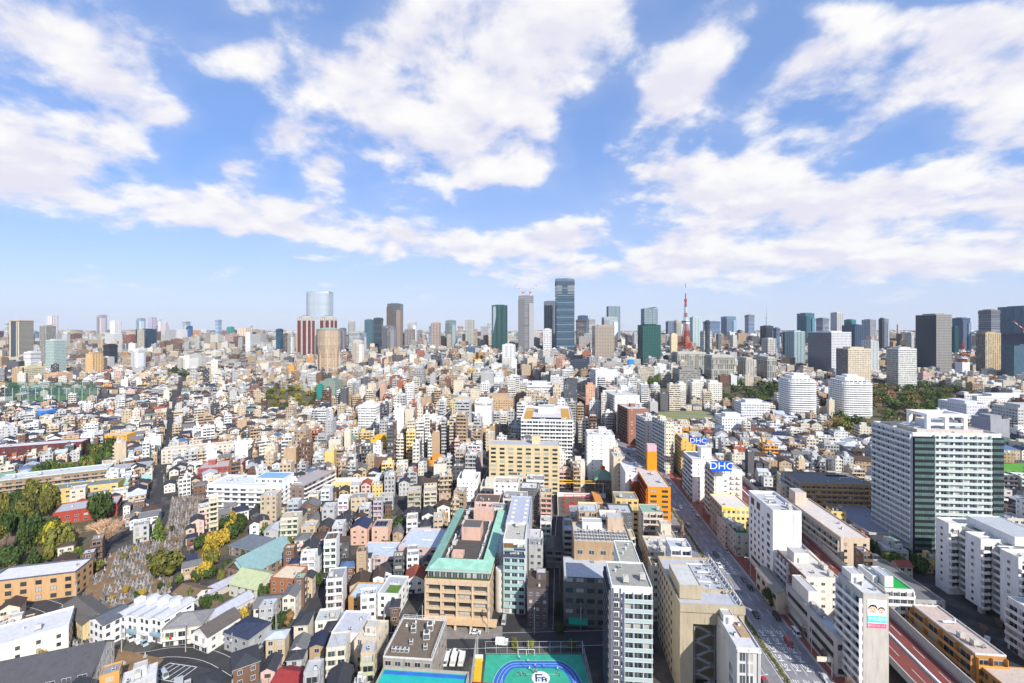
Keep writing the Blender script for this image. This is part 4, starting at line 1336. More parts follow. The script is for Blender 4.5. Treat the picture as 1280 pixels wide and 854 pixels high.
# sawtooth white slab on the right edge
sy0 = 214
r = link('apartment_building', None, None, (196, 184, 0), A5)
tag(r, 'white sawtooth slab with blank window walls and deep balconies at the right edge', AB)
for i in range(4):
    ya = 30 - i * 15.5
    o = block(r, 'bay_wall', 0, 30, ya - 7.2, ya, 3.2 if i else 0, 31, (.72, .71, .68), {}, roofcol=(.56, .54, .52), ph=1.2)
    o2 = block(r, 'bay_wall', 6.5, 30, ya - 15.4, ya - 7.25, 3.2, 30.2, (.55, .56, .54), {}, roofcol=(.56, .54, .52), ph=.8)
    put_windows(r, [(0, ya - 3.4, 4.4 + k * 2.95, -math.pi / 2, 1.0, 1.1) for k in range(9)] + [(6.5, ya - 11.2, 3.4 + k * 2.95, -math.pi / 2, 5.2, 2.0) for k in range(9)] + [(3.2, ya - 7.2, 3.6 + k * 2.95, 0, 3.6, 1.9) for k in range(9)], 'dark')
    for k in range(9):
        link('balcony', balcony_mesh(7.9, 2.6, 2, True, 'solid', 2.95), r, (6.45, ya - 11.3, 3.2 + k * 2.95), -math.pi / 2, (.66, .66, .64))
        link('balcony', balcony_mesh(2.6, 1.0, 1, False, 'solid', 2.95), r, (1.5, ya - 7.25, 3.2 + k * 2.95), 0, (.76, .75, .72))
    for x in (1.5, 10):
        b = MB(); b.box(x, x + 1.4, ya - 6, ya - 4, 0, 3.19, (.55, .54, .5)); b.build('pilotis', None, r)
block(r, 'roof_hut', 10, 24, 4, 26, 31.06, 34.6, (.70, .69, .66)); block(r, 'roof_hut', 12, 26, -14, 0, 31.06, 33.6, (.52, .42, .26))
clutter(r, 2, 9, -30, 28, 31, 10, random.Random(9), ('air_conditioner', 'vent', 'pipe_run'))
occupy(212, 184, A5, 36, 68, 3)
occupy(183, 180, A5, 34, 70, 0)
# low grey podium in front of it
r = hero('podium_building', 'low podium with plain dark grey roof below the white balcony tower', 'podium building', 1137, 1180, 752, 7, 34, col=(.40, .39, .37), roofcol=(.16, .16, .165), units=2, faces={'F': ('w', 6, .6, .5)}, fh=3.6)
r = hero('apartment_building', 'short white block with rounded balconies at the lower right corner', AB, 1312, 1352, 778, 19, 14, col=(.66, .65, .62), roofcol=(.5, .5, .5), units=2, faces={'L': ('B', 3, (.62, .62, .6), 1.2), 'F': ('W', 3, 1.4, 1.2)})

# ------------------------------------------------------------------ left side of the avenue and the middle
r = hero('apartment_building', 'orange ten storey block with brick red stepped side and a pink and orange stair tower', AB, 810, 838, 610, 27.5, 38, fh=3.0, col=(.74, .27, .012), cols={'L': (.34, .07, .02)}, roofcol=(.52, .48, .45), units=3, ph=.6,
         faces={'L': ('B', 6, (.36, .08, .02), 1.2, 'solid', True), 'F': ('W', 2, 3.6, 1.3, .9, 'dark'), 'R': ('w', 5, .5, .5)})
w, dd, h = r['size']
block(r, 'stair_tower', w / 2 - 6.5, w / 2 - .5, dd / 2 - 5, dd / 2 - .5, 27.56, 39.5, (.74, .27, .012)); block(r, 'tank_room', w / 2 - 6.4, w / 2 - .6, dd / 2 - 4.9, dd / 2 - .6, 39.82, 44, (.66, .40, .44), roofcol=(.6, .4, .42))
block(r, 'stepped_wing', -w / 2 - 5.6, -w / 2 - 1.4, 3, dd / 2 - 2, 0, 23.5, (.30, .06, .02), {'L': ('w', 3, .5, .5)})
r = hero('apartment_building', 'small cream block with flat roof hut in front of the orange block', AB, 826, 845, 674, 16, 12, col=(.66, .56, .44), roofcol=(.5, .47, .43), units=2, pent=(0, .2, 5, 4.5, 5), faces={'F': ('W', 2, 1.3, 1.2), 'L': ('w', 4, .4, .4)})
r = hero('office_building', 'low block with white roof tanks between the beige office and the orange block', 'office building', 812, 853, 692, 20, 16, col=(.52, .44, .34), roofcol=(.56, .52, .48), units=14, faces={'F': ('W', 6, 1.6, 1.4), 'L': ('w', 4, .4, .4)})
r = hero('apartment_building', 'cream eleven storey slab with even rows of wide dark windows and a lavender roof', AB, 611, 699, 557, 35.5, 13, fh=3.1, col=(.60, .49, .29), roofcol=(.40, .40, .46), units=0, ph=.4, faces={'F': ('W', 8, 3.6, 1.5, 1.0, 'dark'), 'L': ('w', 3, .4, .4)})
w, dd, h = r['size']
block(r, 'stair_tower', w / 2 - 20, w / 2 - 14, -2, 4, 35.56, 41, (.66, .54, .32))
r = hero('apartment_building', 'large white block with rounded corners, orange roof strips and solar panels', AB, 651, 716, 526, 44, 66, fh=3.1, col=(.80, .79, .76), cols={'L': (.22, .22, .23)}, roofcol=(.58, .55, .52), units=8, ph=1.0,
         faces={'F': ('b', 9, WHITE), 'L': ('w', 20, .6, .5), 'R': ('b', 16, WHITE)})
w, dd, h = r['size']
me = balcony_mesh(w * .99, 1.4, 9, True, 'solid', 3.14)
for k in range(1, 14):
    link('balcony', me, r, (0, -dd / 2 - .02, k * 3.14), 0, (.80, .79, .77))
    link('balcony', balcony_mesh(dd * .9, 1.2, 16, False, 'solid', 3.14), r, (w / 2 + .02, 0, k * 3.14), math.pi / 2, (.76, .75, .73))
b = MB()
for x in (-w / 2 + 2, w / 2 - 9):
    b.box(x, x + 7, -dd / 2 + 3, dd / 2 - 8, 44.07, 44.3, (.50, .27, .055))
b.build('orange_roof_strip', None, r)
for i in range(12):
    link('solar_panel', unit_mesh('solar_panel'), r, (-12 + i * 2.1, -dd / 2 + 8, 44.06)).scale = (1, 2.4, 1)
block(r, 'roof_hut', -8, 6, 2, 16, 44.06, 49, (.75, .75, .74)); block(r, 'roof_hut', -4, 8, 20, 27, 44.06, 47.5, (.6, .6, .6))
r = hero('temple_hall', 'small hall with a curved green copper roof and a red ball finial', 'temple hall', 744, 766, 600, 10, 16, col=(.20, .16, .13), roofcol=(.16, .28, .22), roof='hip', rise=6, units=0, faces={'F': ('w', 5, .5, .5)})
b = MB(); b.lathe([(0, 18.4), (1.5, 17.6), (1.9, 16.4), (1.5, 15.2), (.5, 14.6)], 14, (.72, .06, .01)); b.build('finial', None, r)
r = hero('apartment_building', 'white cubic block with blank front behind the green copper roof hall', AB, 735, 768, 545, 36, 20, col=(.84, .83, .81), roofcol=(.55, .55, .55), units=8, faces={'L': ('B', 5, (.56, .57, .58), 1.0), 'F': ('W', 3, 1, .9)}, pent=(.2, .2, 6, 6, 4))
r = hero('apartment_building', 'slim cream block with a blank lit front left of the orange block', AB, 767, 781, 572, 30, 24, col=(.62, .52, .38), roofcol=(.5, .48, .44), units=3, faces={'F': ('W', 1, 1.2, 1), 'L': ('W', 5, 1.4, 1.2)}, pent=(0, .3, 4, 5, 3))
r = hero('apartment_building', 'white slab with few small windows just left of the orange block', AB, 782, 804, 592, 27, 24, col=(.80, .76, .72), roofcol=(.6, .6, .58), units=5, faces={'F': ('W', 2, 1.1, 1), 'L': ('W', 6, 1.3, 1.2)})
# the row on the far right side of the avenue
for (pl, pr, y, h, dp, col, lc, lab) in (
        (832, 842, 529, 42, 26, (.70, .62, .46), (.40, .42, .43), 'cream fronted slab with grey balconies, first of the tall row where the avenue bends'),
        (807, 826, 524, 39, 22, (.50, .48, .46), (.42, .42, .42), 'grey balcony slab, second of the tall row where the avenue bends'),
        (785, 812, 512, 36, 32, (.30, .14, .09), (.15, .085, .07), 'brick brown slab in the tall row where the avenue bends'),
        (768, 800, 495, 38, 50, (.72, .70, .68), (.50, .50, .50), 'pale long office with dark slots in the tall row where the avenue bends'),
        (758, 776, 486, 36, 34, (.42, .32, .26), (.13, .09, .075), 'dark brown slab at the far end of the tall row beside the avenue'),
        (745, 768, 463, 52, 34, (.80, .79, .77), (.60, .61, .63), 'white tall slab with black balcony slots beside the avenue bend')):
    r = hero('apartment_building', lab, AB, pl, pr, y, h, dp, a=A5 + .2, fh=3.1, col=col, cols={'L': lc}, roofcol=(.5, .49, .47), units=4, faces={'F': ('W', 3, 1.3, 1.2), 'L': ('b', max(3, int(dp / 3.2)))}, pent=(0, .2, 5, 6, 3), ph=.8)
    w, dd, hh = r['size']
    for k in range(1, round(hh / 3.1)):
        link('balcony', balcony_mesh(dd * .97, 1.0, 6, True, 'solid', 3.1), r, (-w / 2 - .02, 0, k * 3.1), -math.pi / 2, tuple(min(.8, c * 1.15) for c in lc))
# construction pit with red steel, left of the orange block
pit = link('construction_site', None, None, (48, 306, 0), A5)
tag(pit, 'construction site with red steel beams and an orange ramp between apartment blocks', 'construction site')
b = MB(); b.box(-17, 17, -14, 20, .004, .05, (.12, .10, .085)); b.build('site_floor', None, pit)
for i in range(7):
    b = MB(); b.beam((-13, -11 + i * 4.6, 3.0), (7, -10 + i * 4.6, 3.0), .2); b.build('steel_beam', [M['steelred']], pit)
for i in range(4):
    for j in range(4):
        b = MB(); b.box(-.25, .25, -.25, .25, 0, 3.2); b.build('steel_post', [M['steelred']], pit, (-12 + i * 6, -9 + j * 8, .05))
b = MB(); b.face([(8, -13, 5.6), (13.5, -13, 5.6), (11.5, 16, 5.8), (6.5, 16, 5.8)], (.55, .24, .07)); b.box(6.5, 13.5, -13.2, -12.8, 0, 5.5, (.5, .24, .08)); b.box(6.4, 11.6, 16.01, 16.4, 0, 5.7, (.5, .24, .08)); b.build('orange_ramp', None, pit)
b = MB(); b.box(-17, 17, 20.1, 20.5, 0, 3, (.72, .72, .7)); b.box(-17.3, -17, -14, 20.5, 0, 3, (.72, .72, .7)); b.build('hoarding', None, pit)
for y in (26, 31):
    b = MB(); b.box(-17, 17, y, y + .8, 8, 8.35, (.68, .42, .04)); b.build('yellow_gantry', None, pit)
    for x in (-16, 16):
        b = MB(); b.box(x - .3, x + .3, y + .2, y + 1.0, 0, 7.99, (.5, .5, .5)); b.build('gantry_post', None, pit)
occupy(48, 310, A5, 38, 46, 1)

# ------------------------------------------------------------------ the low quarter on the left
AL = math.radians(35)


def at(name, label, cat, px, py, w, d_, h, a=AL, group=None, occ=1.0, **kw):
    """a building whose footprint centre stands on the ground seen at px, py"""
    x, y = gp(px, py)
    root = building(name, x, y, a, w, d_, h, occ=occ, **kw)
    tag(root, label, cat, group)
    root['size'] = (w, d_, h)
    return root


LW = ('W', 4, 1.5, 1.3)
AR = math.radians(-18)
# four white row houses with curved roofs
x, y = gp(192, 790)
for i in range(4):
    u = (i - 1.5) * 5.5
    a = math.radians(-17)
    hx, hy = x + u * math.cos(a), y + u * math.sin(a) + i * .8
    rr = building('row_house', hx, hy, a, 5.2, 13, 9.4, 3.1, (.80, .80, .80), {'F': ('W', 2, 1.3, 1.4, .8, 'dark'), 'R': ('W', 3, 2.0, .7, 1.1, 'dark'), 'L': ('p',)}, roof='gable', rise=.7, roofcol=(.48, .49, .52), along='y', units=0, occ=1)
    tag(rr, ('white row house with pale barrel roof, ' + ('leftmost', 'second from the left', 'third from the left', 'rightmost')[i] + ' of four below the cemetery'), 'house', 'white row houses below the cemetery')
    b = MB(); b.box(-2.3, 2.3, -7.6, -6.55, 3, 4.1, (.25, .36, .44) if i % 2 else (.66, .66, .66)); b.build('balcony', None, rr)
    b = MB(); b.box(-1.2, 1.2, -1, 2, 10.2, 11.9, (.66, .67, .70)); b.build('roof_dormer', None, rr)
    b = MB(); b.box(-.5, .5, -6.56, -6.45, 0, 2.1, (.12, .12, .13)); b.build('door', None, rr)
r = at('house', 'cream house with grey hip roof, wide balconies and washing of red and green', 'house', 236, 795, 13, 10, 6.6, a=math.radians(12), col=(.70, .66, .56), roof='hip', rise=2.6, roofcol=(.22, .215, .22), units=0, faces={'F': ('B', 3, (.70, .67, .60), 1.6), 'R': ('W', 3, 1.5, 1.2)})
b = MB(); b.box(-4.6, -3.9, -6.75, -6.68, 3.5, 4.6, (.22, .55, .03)); b.box(-3.7, -2.8, -6.75, -6.68, 3.4, 4.6, (.78, .02, .03)); b.build('washing', None, r)
r = at('house', 'white gabled house with dark brown roof beside the grey hip roofed house', 'house', 272, 800, 8, 13, 6.4, a=math.radians(-22), col=(.72, .70, .66), roof='gable', rise=2.4, roofcol=(.11, .095, .09), units=0, faces={'F': ('B', 2, (.74, .73, .7), 1.2), 'R': ('W', 3, 1.3, 1.1)})
r = at('house', 'grey house with navy slate hip roof, low on the lane', 'house', 310, 806, 12, 10, 6.5, a=math.radians(-20), col=(.36, .37, .39), roof='hip', rise=2.2, roofcol=(.035, .045, .085), units=0, faces={'F': ('W', 3, 1.6, 1.5), 'R': ('W', 3, 1.4, 1.2)})
r = at('temple_hall', 'great dark temple roof with steep grey slopes at the lower left corner', 'temple hall', 52, 868, 32, 18, 8, a=math.radians(22), col=(.62, .58, .50), roof='gable', rise=5.5, along='x', roofcol=(.075, .075, .085), units=0, faces={'F': ('W', 8, 2.4, 2.0), 'R': ('W', 5, 1.6, 1.8)})
r = at('apartment_building', 'white three storey block with pale roof and small square windows at the left edge', AB, 28, 822, 26, 15, 10, a=math.radians(38), col=(.74, .70, .62), roofcol=(.56, .56, .58), units=2, faces={'F': ('W', 5, 1.2, 1.3, .9, 'dark'), 'R': ('W', 4, 1.2, 1.3, .9, 'dark'), 'L': ('B', 3, (.72, .7, .66), 1.2)})
r = at('apartment_building', 'tan terracotta three storey block with pale roof and dark balcony band', AB, 52, 742, 32, 13, 10.5, a=math.radians(16), col=(.52, .32, .16), roofcol=(.60, .59, .60), par=(.10, .11, .14), units=1, fh=3.3, faces={'F': ('W', 6, 2.2, 1.8, .7, 'dark'), 'R': ('W', 3, 1.6, 1.4, .9, 'dark'), 'L': ('W', 3, 1.6, 1.3)})
r = at('row_house', 'yellow cream terraced houses with brown roof beside the lane junction', 'house', 108, 782, 22, 9, 6.5, a=math.radians(-30), col=(.62, .48, .25), roofcol=(.12, .11, .10), roof='gable', rise=2, along='x', units=0, faces={'F': ('W', 6, 1.3, 1.3), 'R': ('W', 2, 1.2, 1.2)})
r = at('house', 'white three storey house with slate roof next to the yellow cream terrace', 'house', 138, 798, 9, 9, 9, a=math.radians(-22), col=(.76, .76, .75), roofcol=(.10, .11, .13), roof='gable', rise=1.6, units=0, faces={'F': ('W', 3, 1.3, 1.3, .9, 'dark'), 'R': ('W', 3, 1.3, 1.3, .9, 'dark')})
r = at('apartment_building', 'broad white five storey block with long balconies above the cemetery', AB, 316, 632, 50, 20, 16.5, a=math.radians(-4), col=(.78, .78, .80), roofcol=(.55, .58, .66), units=6, fh=3.2, faces={'F': ('B', 9, (.80, .80, .81), 1.3, 'solid', False), 'R': ('B', 4, (.78, .78, .78), 1.2), 'L': ('W', 4, 1.3, 1.3)}, ph=.9)
w, dd, h = r['size']
block(r, 'upper_storey', 4, 24, -4, 9, 16.56, 20, (.72, .74, .78), {'F': ('w', 5, .5, .5)}, roofcol=(.20, .36, .55))
r = at('temple_hall', 'temple hall with sweeping copper blue hip roof and broad eaves', 'temple hall', 326, 714, 17, 26, 6, a=math.radians(-22), col=(.26, .17, .12), roofcol=(.19, .30, .31), roof='gable', rise=6.2, along='y', units=0, faces={'F': ('w', 5, .5, .6), 'R': ('w', 7, .5, .6)})
b = MB(); b.face([(-4, -13.6, 7.8), (4, -13.6, 7.8), (0, -13.0, 10.4)], (.12, .08, .05)); b.face([(-5, -14.2, 7.2), (0, -14.2, 10.9), (0, -11, 11.6), (-6, -11, 7.4)], (.20, .34, .36)); b.face([(5, -14.2, 7.2), (6, -11, 7.4), (0, -11, 11.6), (0, -14.2, 10.9)], (.20, .34, .36)); b.build('porch_gable', None, r)
r = at('temple_hall', 'temple hall with a slate grey hip roof behind the copper blue one', 'temple hall', 318, 690, 20, 14, 5, a=math.radians(-20), col=(.3, .24, .2), roofcol=(.12, .14, .17), roof='hip', rise=4.2, units=0, faces={'F': ('w', 5, .5, .6)})
r = at('temple_hall', 'temple annexe with a pale yellow green roof in front of the copper blue roof', 'temple hall', 320, 738, 16, 14, 5.5, a=math.radians(-18), col=(.60, .58, .50), roofcol=(.40, .44, .26), roof='gable', rise=3.6, along='x', units=0, faces={'F': ('W', 4, 1.4, 1.4), 'R': ('W', 3, 1.3, 1.2)})
r = at('house', 'long shed with a pale lilac roof below the cemetery trees', 'house', 265, 745, 6, 22, 3.4, a=math.radians(-28), col=(.5, .47, .43), roofcol=(.38, .37, .45), roof='gable', rise=1.4, units=0, faces={'F': ('W', 2, 1.2, 1.1)})
r = at('house', 'low house with a brown roof below the cemetery trees', 'house', 240, 752, 12, 9, 4.6, a=math.radians(-22), col=(.66, .62, .55), roofcol=(.17, .12, .07), roof='gable', rise=2, along='x', units=0, faces={'F': ('W', 3, 1.3, 1.2), 'R': ('W', 2, 1.3, 1.2)})
r = at('house', 'pale lilac roofed outbuilding beside the bare winter tree', 'house', 285, 768, 7, 18, 3.5, a=math.radians(-25), col=(.55, .52, .5), roofcol=(.40, .42, .48), roof='gable', rise=1.6, units=0, faces={'F': ('W', 2, 1.2, 1.1), 'R': ('W', 4, 1.2, 1.1)})
r = at('apartment_building', 'mauve brown block with white balcony stripes on its right side', AB, 388, 622, 16, 34, 14, a=math.radians(-14), col=(.26, .19, .17), roofcol=(.36, .33, .32), units=3, faces={'R': ('B', 8, (.72, .70, .68), 1.2, 'solid', False), 'F': ('W', 3, 1.6, 1.2, .9, 'dark'), 'L': ('w', 6, .4, .4)})
r = at('apartment_building', 'yellow cream low block with pale roof in front of the mauve brown block', AB, 446, 612, 34, 10, 7, a=math.radians(4), col=(.68, .56, .28), roofcol=(.66, .64, .62), units=2, faces={'F': ('W', 8, 1.3, 1.2), 'R': ('W', 2, 1.2, 1.2)})
for i, (px, lab, rc, rf) in enumerate(((452, 'salmon pink house with a navy mono slope roof', (.03, .04, .09), 'gable'), (478, 'salmon pink house with black solar panels on its roof', (.30, .27, .27), 'flat'))):
    r = at('house', lab, 'house', px, 676, 9, 11, 9.5, a=A5 + .12, col=(.64, .40, .30), roofcol=rc, roof=rf, rise=2.0, units=0, faces={'F': ('W', 2, 1.4, 1.2), 'L': ('W', 2, 1.2, 1.1), 'R': ('W', 2, 1.2, 1.1)})
    if i:
        for j in range(3):
            for k in range(2):
                link('solar_panel', unit_mesh('solar_panel'), r, (-2.6 + j * 2.2, -2 + k * 3, 9.56))
r = at('apartment_building', 'dusty pink terraced block with pale grey roofs beside the alley', AB, 532, 694, 22, 22, 9, a=A5, col=(.56, .42, .40), roofcol=(.46, .52, .58), units=2, faces={'F': ('W', 3, 3.0, 1.4), 'R': ('W', 4, 1.5, 1.2), 'L': ('W', 4, 1.5, 1.2)})
r = at('apartment_building', 'dusty pink low wing with pale blue roof beside the terraced block', AB, 478, 702, 20, 16, 6, a=A5 + .08, col=(.54, .42, .40), roofcol=(.46, .52, .58), units=1, faces={'F': ('W', 3, 3.0, 1.4), 'L': ('W', 3, 1.5, 1.2)})
r = at('house', 'brick brown cube house with a cream roof terrace beside the copper blue temple', 'house', 362, 742, 11, 11, 9.5, a=A5 - .05, col=(.34, .14, .07), roofcol=(.62, .52, .38), units=1, faces={'F': ('W', 3, 1.4, 1.3), 'R': ('W', 3, 1.4, 1.3)})
r = at('house', 'orange brown cube house with a pale blue flat roof', 'house', 459, 762, 12, 11, 8, a=A5 + .05, col=(.46, .24, .08), roofcol=(.44, .52, .58), units=1, faces={'F': ('W', 2, 1.8, 1.3), 'L': ('W', 2, 1.4, 1.2)})
r = at('house', 'white house with a bright green roof lawn', 'house', 492, 758, 9, 14, 9, a=A5, col=(.78, .78, .77), roofcol=(.40, .41, .42), units=1, faces={'F': ('W', 2, 1.3, 1.3, .9, 'dark'), 'R': ('W', 3, 1.2, 1.2)})
b = MB(); b.box(-1.5, 3.6, -5.5, 0, 9.06, 9.3, (.10, .19, .03)); b.build('roof_lawn', None, r)
r = at('house', 'red roofed house with white gable at the lower edge', 'house', 367, 872, 10, 10, 6, a=A5 - .1, col=(.70, .68, .64), roofcol=(.26, .035, .035), roof='gable', rise=2.6, along='x', units=0, faces={'F': ('W', 3, 1.4, 1.2)})
r = at('house', 'white cube house with a bare flat roof and blind front', 'house', 440, 812, 10, 13, 10, a=A5 + .04, col=(.72, .72, .76), roofcol=(.46, .46, .5), units=2, faces={'F': ('W', 1, 1.2, 1.2), 'R': ('W', 2, 1.2, 1.1)})
r = at('house', 'cream rounded house with a beige roof box and tall front window', 'house', 465, 826, 8, 12, 10.5, a=A5, col=(.62, .54, .42), roofcol=(.56, .50, .40), units=2, pent=(0, .1, 4, 4, 2.4), faces={'F': ('W', 2, 1.4, 1.6), 'R': ('W', 2, 1.2, 1.2)})
# upper left landmarks
r = at('apartment_building', 'long block with a bright yellow end wall and dark roof', AB, 108, 622, 40, 14, 9.5, a=math.radians(24), col=(.60, .46, .18), roofcol=(.17, .20, .20), units=4, cols={'R': (.66, .48, .14)}, faces={'F': ('W', 8, 2.4, 1.3), 'R': ('p',)})
r = at('temple_hall', 'long hall with a pale copper green roof beside the yellow walled block', 'temple hall', 155, 612, 12, 30, 5, a=math.radians(-34), col=(.4, .35, .3), roofcol=(.28, .46, .44), roof='gable', rise=3, units=0, faces={'F': ('w', 3, .5, .5)})
r = at('school_building', 'brick red low building under a wide grey fan roof', 'school building', 112, 645, 30, 18, 7.5, a=math.radians(32), col=(.34, .06, .04), roofcol=(.40, .40, .43), units=2, faces={'F': ('W', 7, 2.0, 1.2), 'R': ('W', 4, 1.6, 1.2)})
r = at('apartment_building', 'brown terraced apartments with a pale blue roof edge and green hedge in front', AB, 72, 612, 62, 16, 13, a=math.radians(28), col=(.28, .19, .12), roofcol=(.50, .50, .48), par=(.46, .60, .62), units=6, faces={'F': ('B', 12, (.36, .27, .19), 1.4, 'solid', False), 'R': ('w', 4, .5, .5)})
r = at('school_building', 'long low grey curved school wing beside the left hand road', 'school building', 150, 594, 44, 12, 7, a=math.radians(26), col=(.34, .33, .33), roofcol=(.34, .35, .38), units=2, faces={'F': ('w', 14, .6, .5)})
r = at('apartment_building', 'very long dark red brick apartment slab at the left edge', AB, 30, 575, 90, 16, 14, a=math.radians(22), col=(.13, .035, .032), roofcol=(.55, .54, .56), units=6, faces={'F': ('w', 22, .5, .4), 'R': ('w', 4, .5, .4)})
r = at('house', 'bright orange house with a red base and white neighbour', 'house', 148, 556, 24, 14, 11, a=math.radians(10), col=(.74, .36, .02), cols={'R': (.70, .34, .02)}, roofcol=(.55, .45, .4), units=2, faces={'F': ('w', 6, .3, .35)})
r = at('shop_building', 'bright blue cube building with a pink disc on its wall', 'shop', 52, 524, 26, 16, 12, a=math.radians(4), col=(.04, .22, .60), roofcol=(.4, .42, .46), units=0, faces={'F': ('p',)})
b = MB(); b.lathe([(2.6, 0), (0, .02)], 20); b.v = [(x - 8, -8.03 - z, y + 7) for x, y, z in b.v]; b.build('pink_disc', [M['pink']], r)
r = at('apartment_building', 'long pale walk-up block with small windows and cream end, left of centre', AB, 255, 573, 62, 12, 12, a=math.radians(26), col=(.60, .54, .44), roofcol=(.56, .50, .46), units=4, faces={'F': ('w', 16, .4, .45), 'R': ('w', 3, .4, .4)})
r = at('school_building', 'brick red stepped terrace building with a red stair hut', 'school building', 278, 594, 30, 20, 9, a=math.radians(20), col=(.33, .08, .065), roofcol=(.42, .36, .36), units=2, pent=(-.5, .3, 5, 5, 3.5), faces={'F': ('w', 7, .6, .4)})
r = at('driving_range', 'golf practice range caged in green netting on tall posts', 'driving range', 62, 499, 10, 10, 5, a=0, col=(.5, .5, .48), occ=None, units=1)
# net cage
gx0, gy = gp(6, 505); gx1, _ = gp(122, 505)
mn, N_m, p_m = new_mat('green_net')
g_ = N_m.n('ShaderNodeNewGeometry'); s_ = N_m.n('ShaderNodeSeparateXYZ'); N_m.put(s_.inputs[0], g_.outputs['Position'])
tr = N_m.n('ShaderNodeBsdfTransparent'); mx = N_m.n('ShaderNodeMixShader'); p_m.inputs['Base Color'].default_value = (.03, .13, .09, 1); p_m.inputs['Roughness'].default_value = .9
mx.inputs[0].default_value = .42
N_m.t.links.new(tr.outputs[0], mx.inputs[1]); N_m.t.links.new(p_m.outputs[0], mx.inputs[2])
N_m.t.links.new(mx.outputs[0], [n for n in N_m.t.nodes if n.type == 'OUTPUT_MATERIAL'][0].inputs[0])
M['net'] = mn
rx, ry = r.location.x, r.location.y
b = MB()
Y0, Y1, hh = gy, gy + 95, 25
kb = Y1 / Y0
for (p, q) in (((gx0, Y0), (gx1, Y0)), ((gx1, Y0), (gx1 * kb, Y1)), ((gx1 * kb, Y1), (gx0 * kb, Y1)), ((gx0 * kb, Y1), (gx0, Y0))):
    b.face([(p[0] - rx, p[1] - ry, 0), (q[0] - rx, q[1] - ry, 0), (q[0] - rx, q[1] - ry, hh), (p[0] - rx, p[1] - ry, hh)])
b.build('net', [M['net']], r)
b = MB(); b.face([(gx0 - rx, Y0 - ry, .1), (gx1 - rx, Y0 - ry, .1), (gx1 * kb - rx, Y1 - ry, .1), (gx0 * kb - rx, Y1 - ry, .1)]); b.build('turf', [M['grass']], r)
for i in range(13):
    t = i / 12
    b = MB(); b.beam((0, 0, 0), (0, 0, hh + 1), .3, n=6); b.build('net_post', [M['frame']], r, (gx0 + (gx1 - gx0) * t - rx, Y0 - ry, 0))
occupy((gx0 + gx1) / 2, Y0 + 45, 0, gx1 - gx0 + 20, 110, 2)

occupy_poly([gp(98, 700), gp(162, 690), gp(160, 662), gp(108, 660)])
# the cemetery ground
CEM = [gp(100, 752), gp(116, 718), gp(140, 692), gp(165, 682), gp(200, 672), gp(210, 650), gp(214, 622), gp(262, 618), gp(250, 645), gp(232, 668), gp(222, 700), gp(212, 742), gp(165, 752), gp(125, 772)]
CEM2 = [gp(86, 800), gp(130, 808), gp(205, 824), gp(185, 846), gp(140, 860), gp(120, 850)]
CEM3 = [gp(150, 770), gp(170, 750), gp(225, 735), gp(250, 735), gp(215, 765)]
b = MB(); b.prism([(x, y) for x, y in CEM][::-1], .001, .12); b.prism(CEM2, .001, .12); structure(b.build('cemetery_ground', [M['soil']]))
occupy_poly(CEM); occupy_poly(CEM2); occupy_poly(CEM3)
# parking lot with bays
pl = [gp(176, 858), gp(214, 826), gp(272, 838), gp(240, 870)]
b = MB(); b.face([(*p, .034) for p in pl]); structure(b.build('parking_lot', [M['asphalt']])); occupy_poly(pl)
b = MB()
A_, B_, C_, D_ = [Vector((*gp(*q), .04)) for q in ((182, 846), (212, 829), (246, 834), (220, 853))]
for i in range(6):
    t = i / 5
    p, q = A_.lerp(D_, t), B_.lerp(C_, t)
    dvec = (q - p).normalized(); nrm = Vector((-dvec.y, dvec.x, 0)) * .13
    b.face([tuple(p - nrm), tuple(p + nrm), tuple(q + nrm), tuple(q - nrm)])
for p, q in ((A_, D_), (B_, C_)):
    dvec = (q - p).normalized(); nrm = Vector((-dvec.y, dvec.x, 0)) * .13
    b.face([tuple(p - nrm), tuple(p + nrm), tuple(q + nrm), tuple(q - nrm)])
structure(b.build('parking_markings', [M['paint']]))
# school fields
for nm, poly, mt in (('sports_field', [gp(828, 531), gp(903, 531), gp(886, 513), gp(822, 515)], plain('dry_turf', (.19, .20, .10), .95, var=.15, scale=.05)), ('artificial_turf', [gp(1252, 606), gp(1330, 606), gp(1310, 578), gp(1250, 580)], plain('bright_turf', (.09, .28, .03), .95, var=.1, scale=.05))):
    b = MB(); b.face([(*p, .03) for p in poly]); structure(b.build(nm, [mt])); occupy_poly(poly)
fw = [gp(828, 512, 0), gp(893, 510, 0)]
wl = link('field_wall', None, None, (*fw[0], 0)); tag(wl, 'long white wall along the far side of the dry school field', 'wall')
b = MB(); b.beam((0, 0, 1.5), (fw[1][0] - fw[0][0], fw[1][1] - fw[0][1], 1.5), 1.6); b.build('wall_panel', [M['white']], wl)

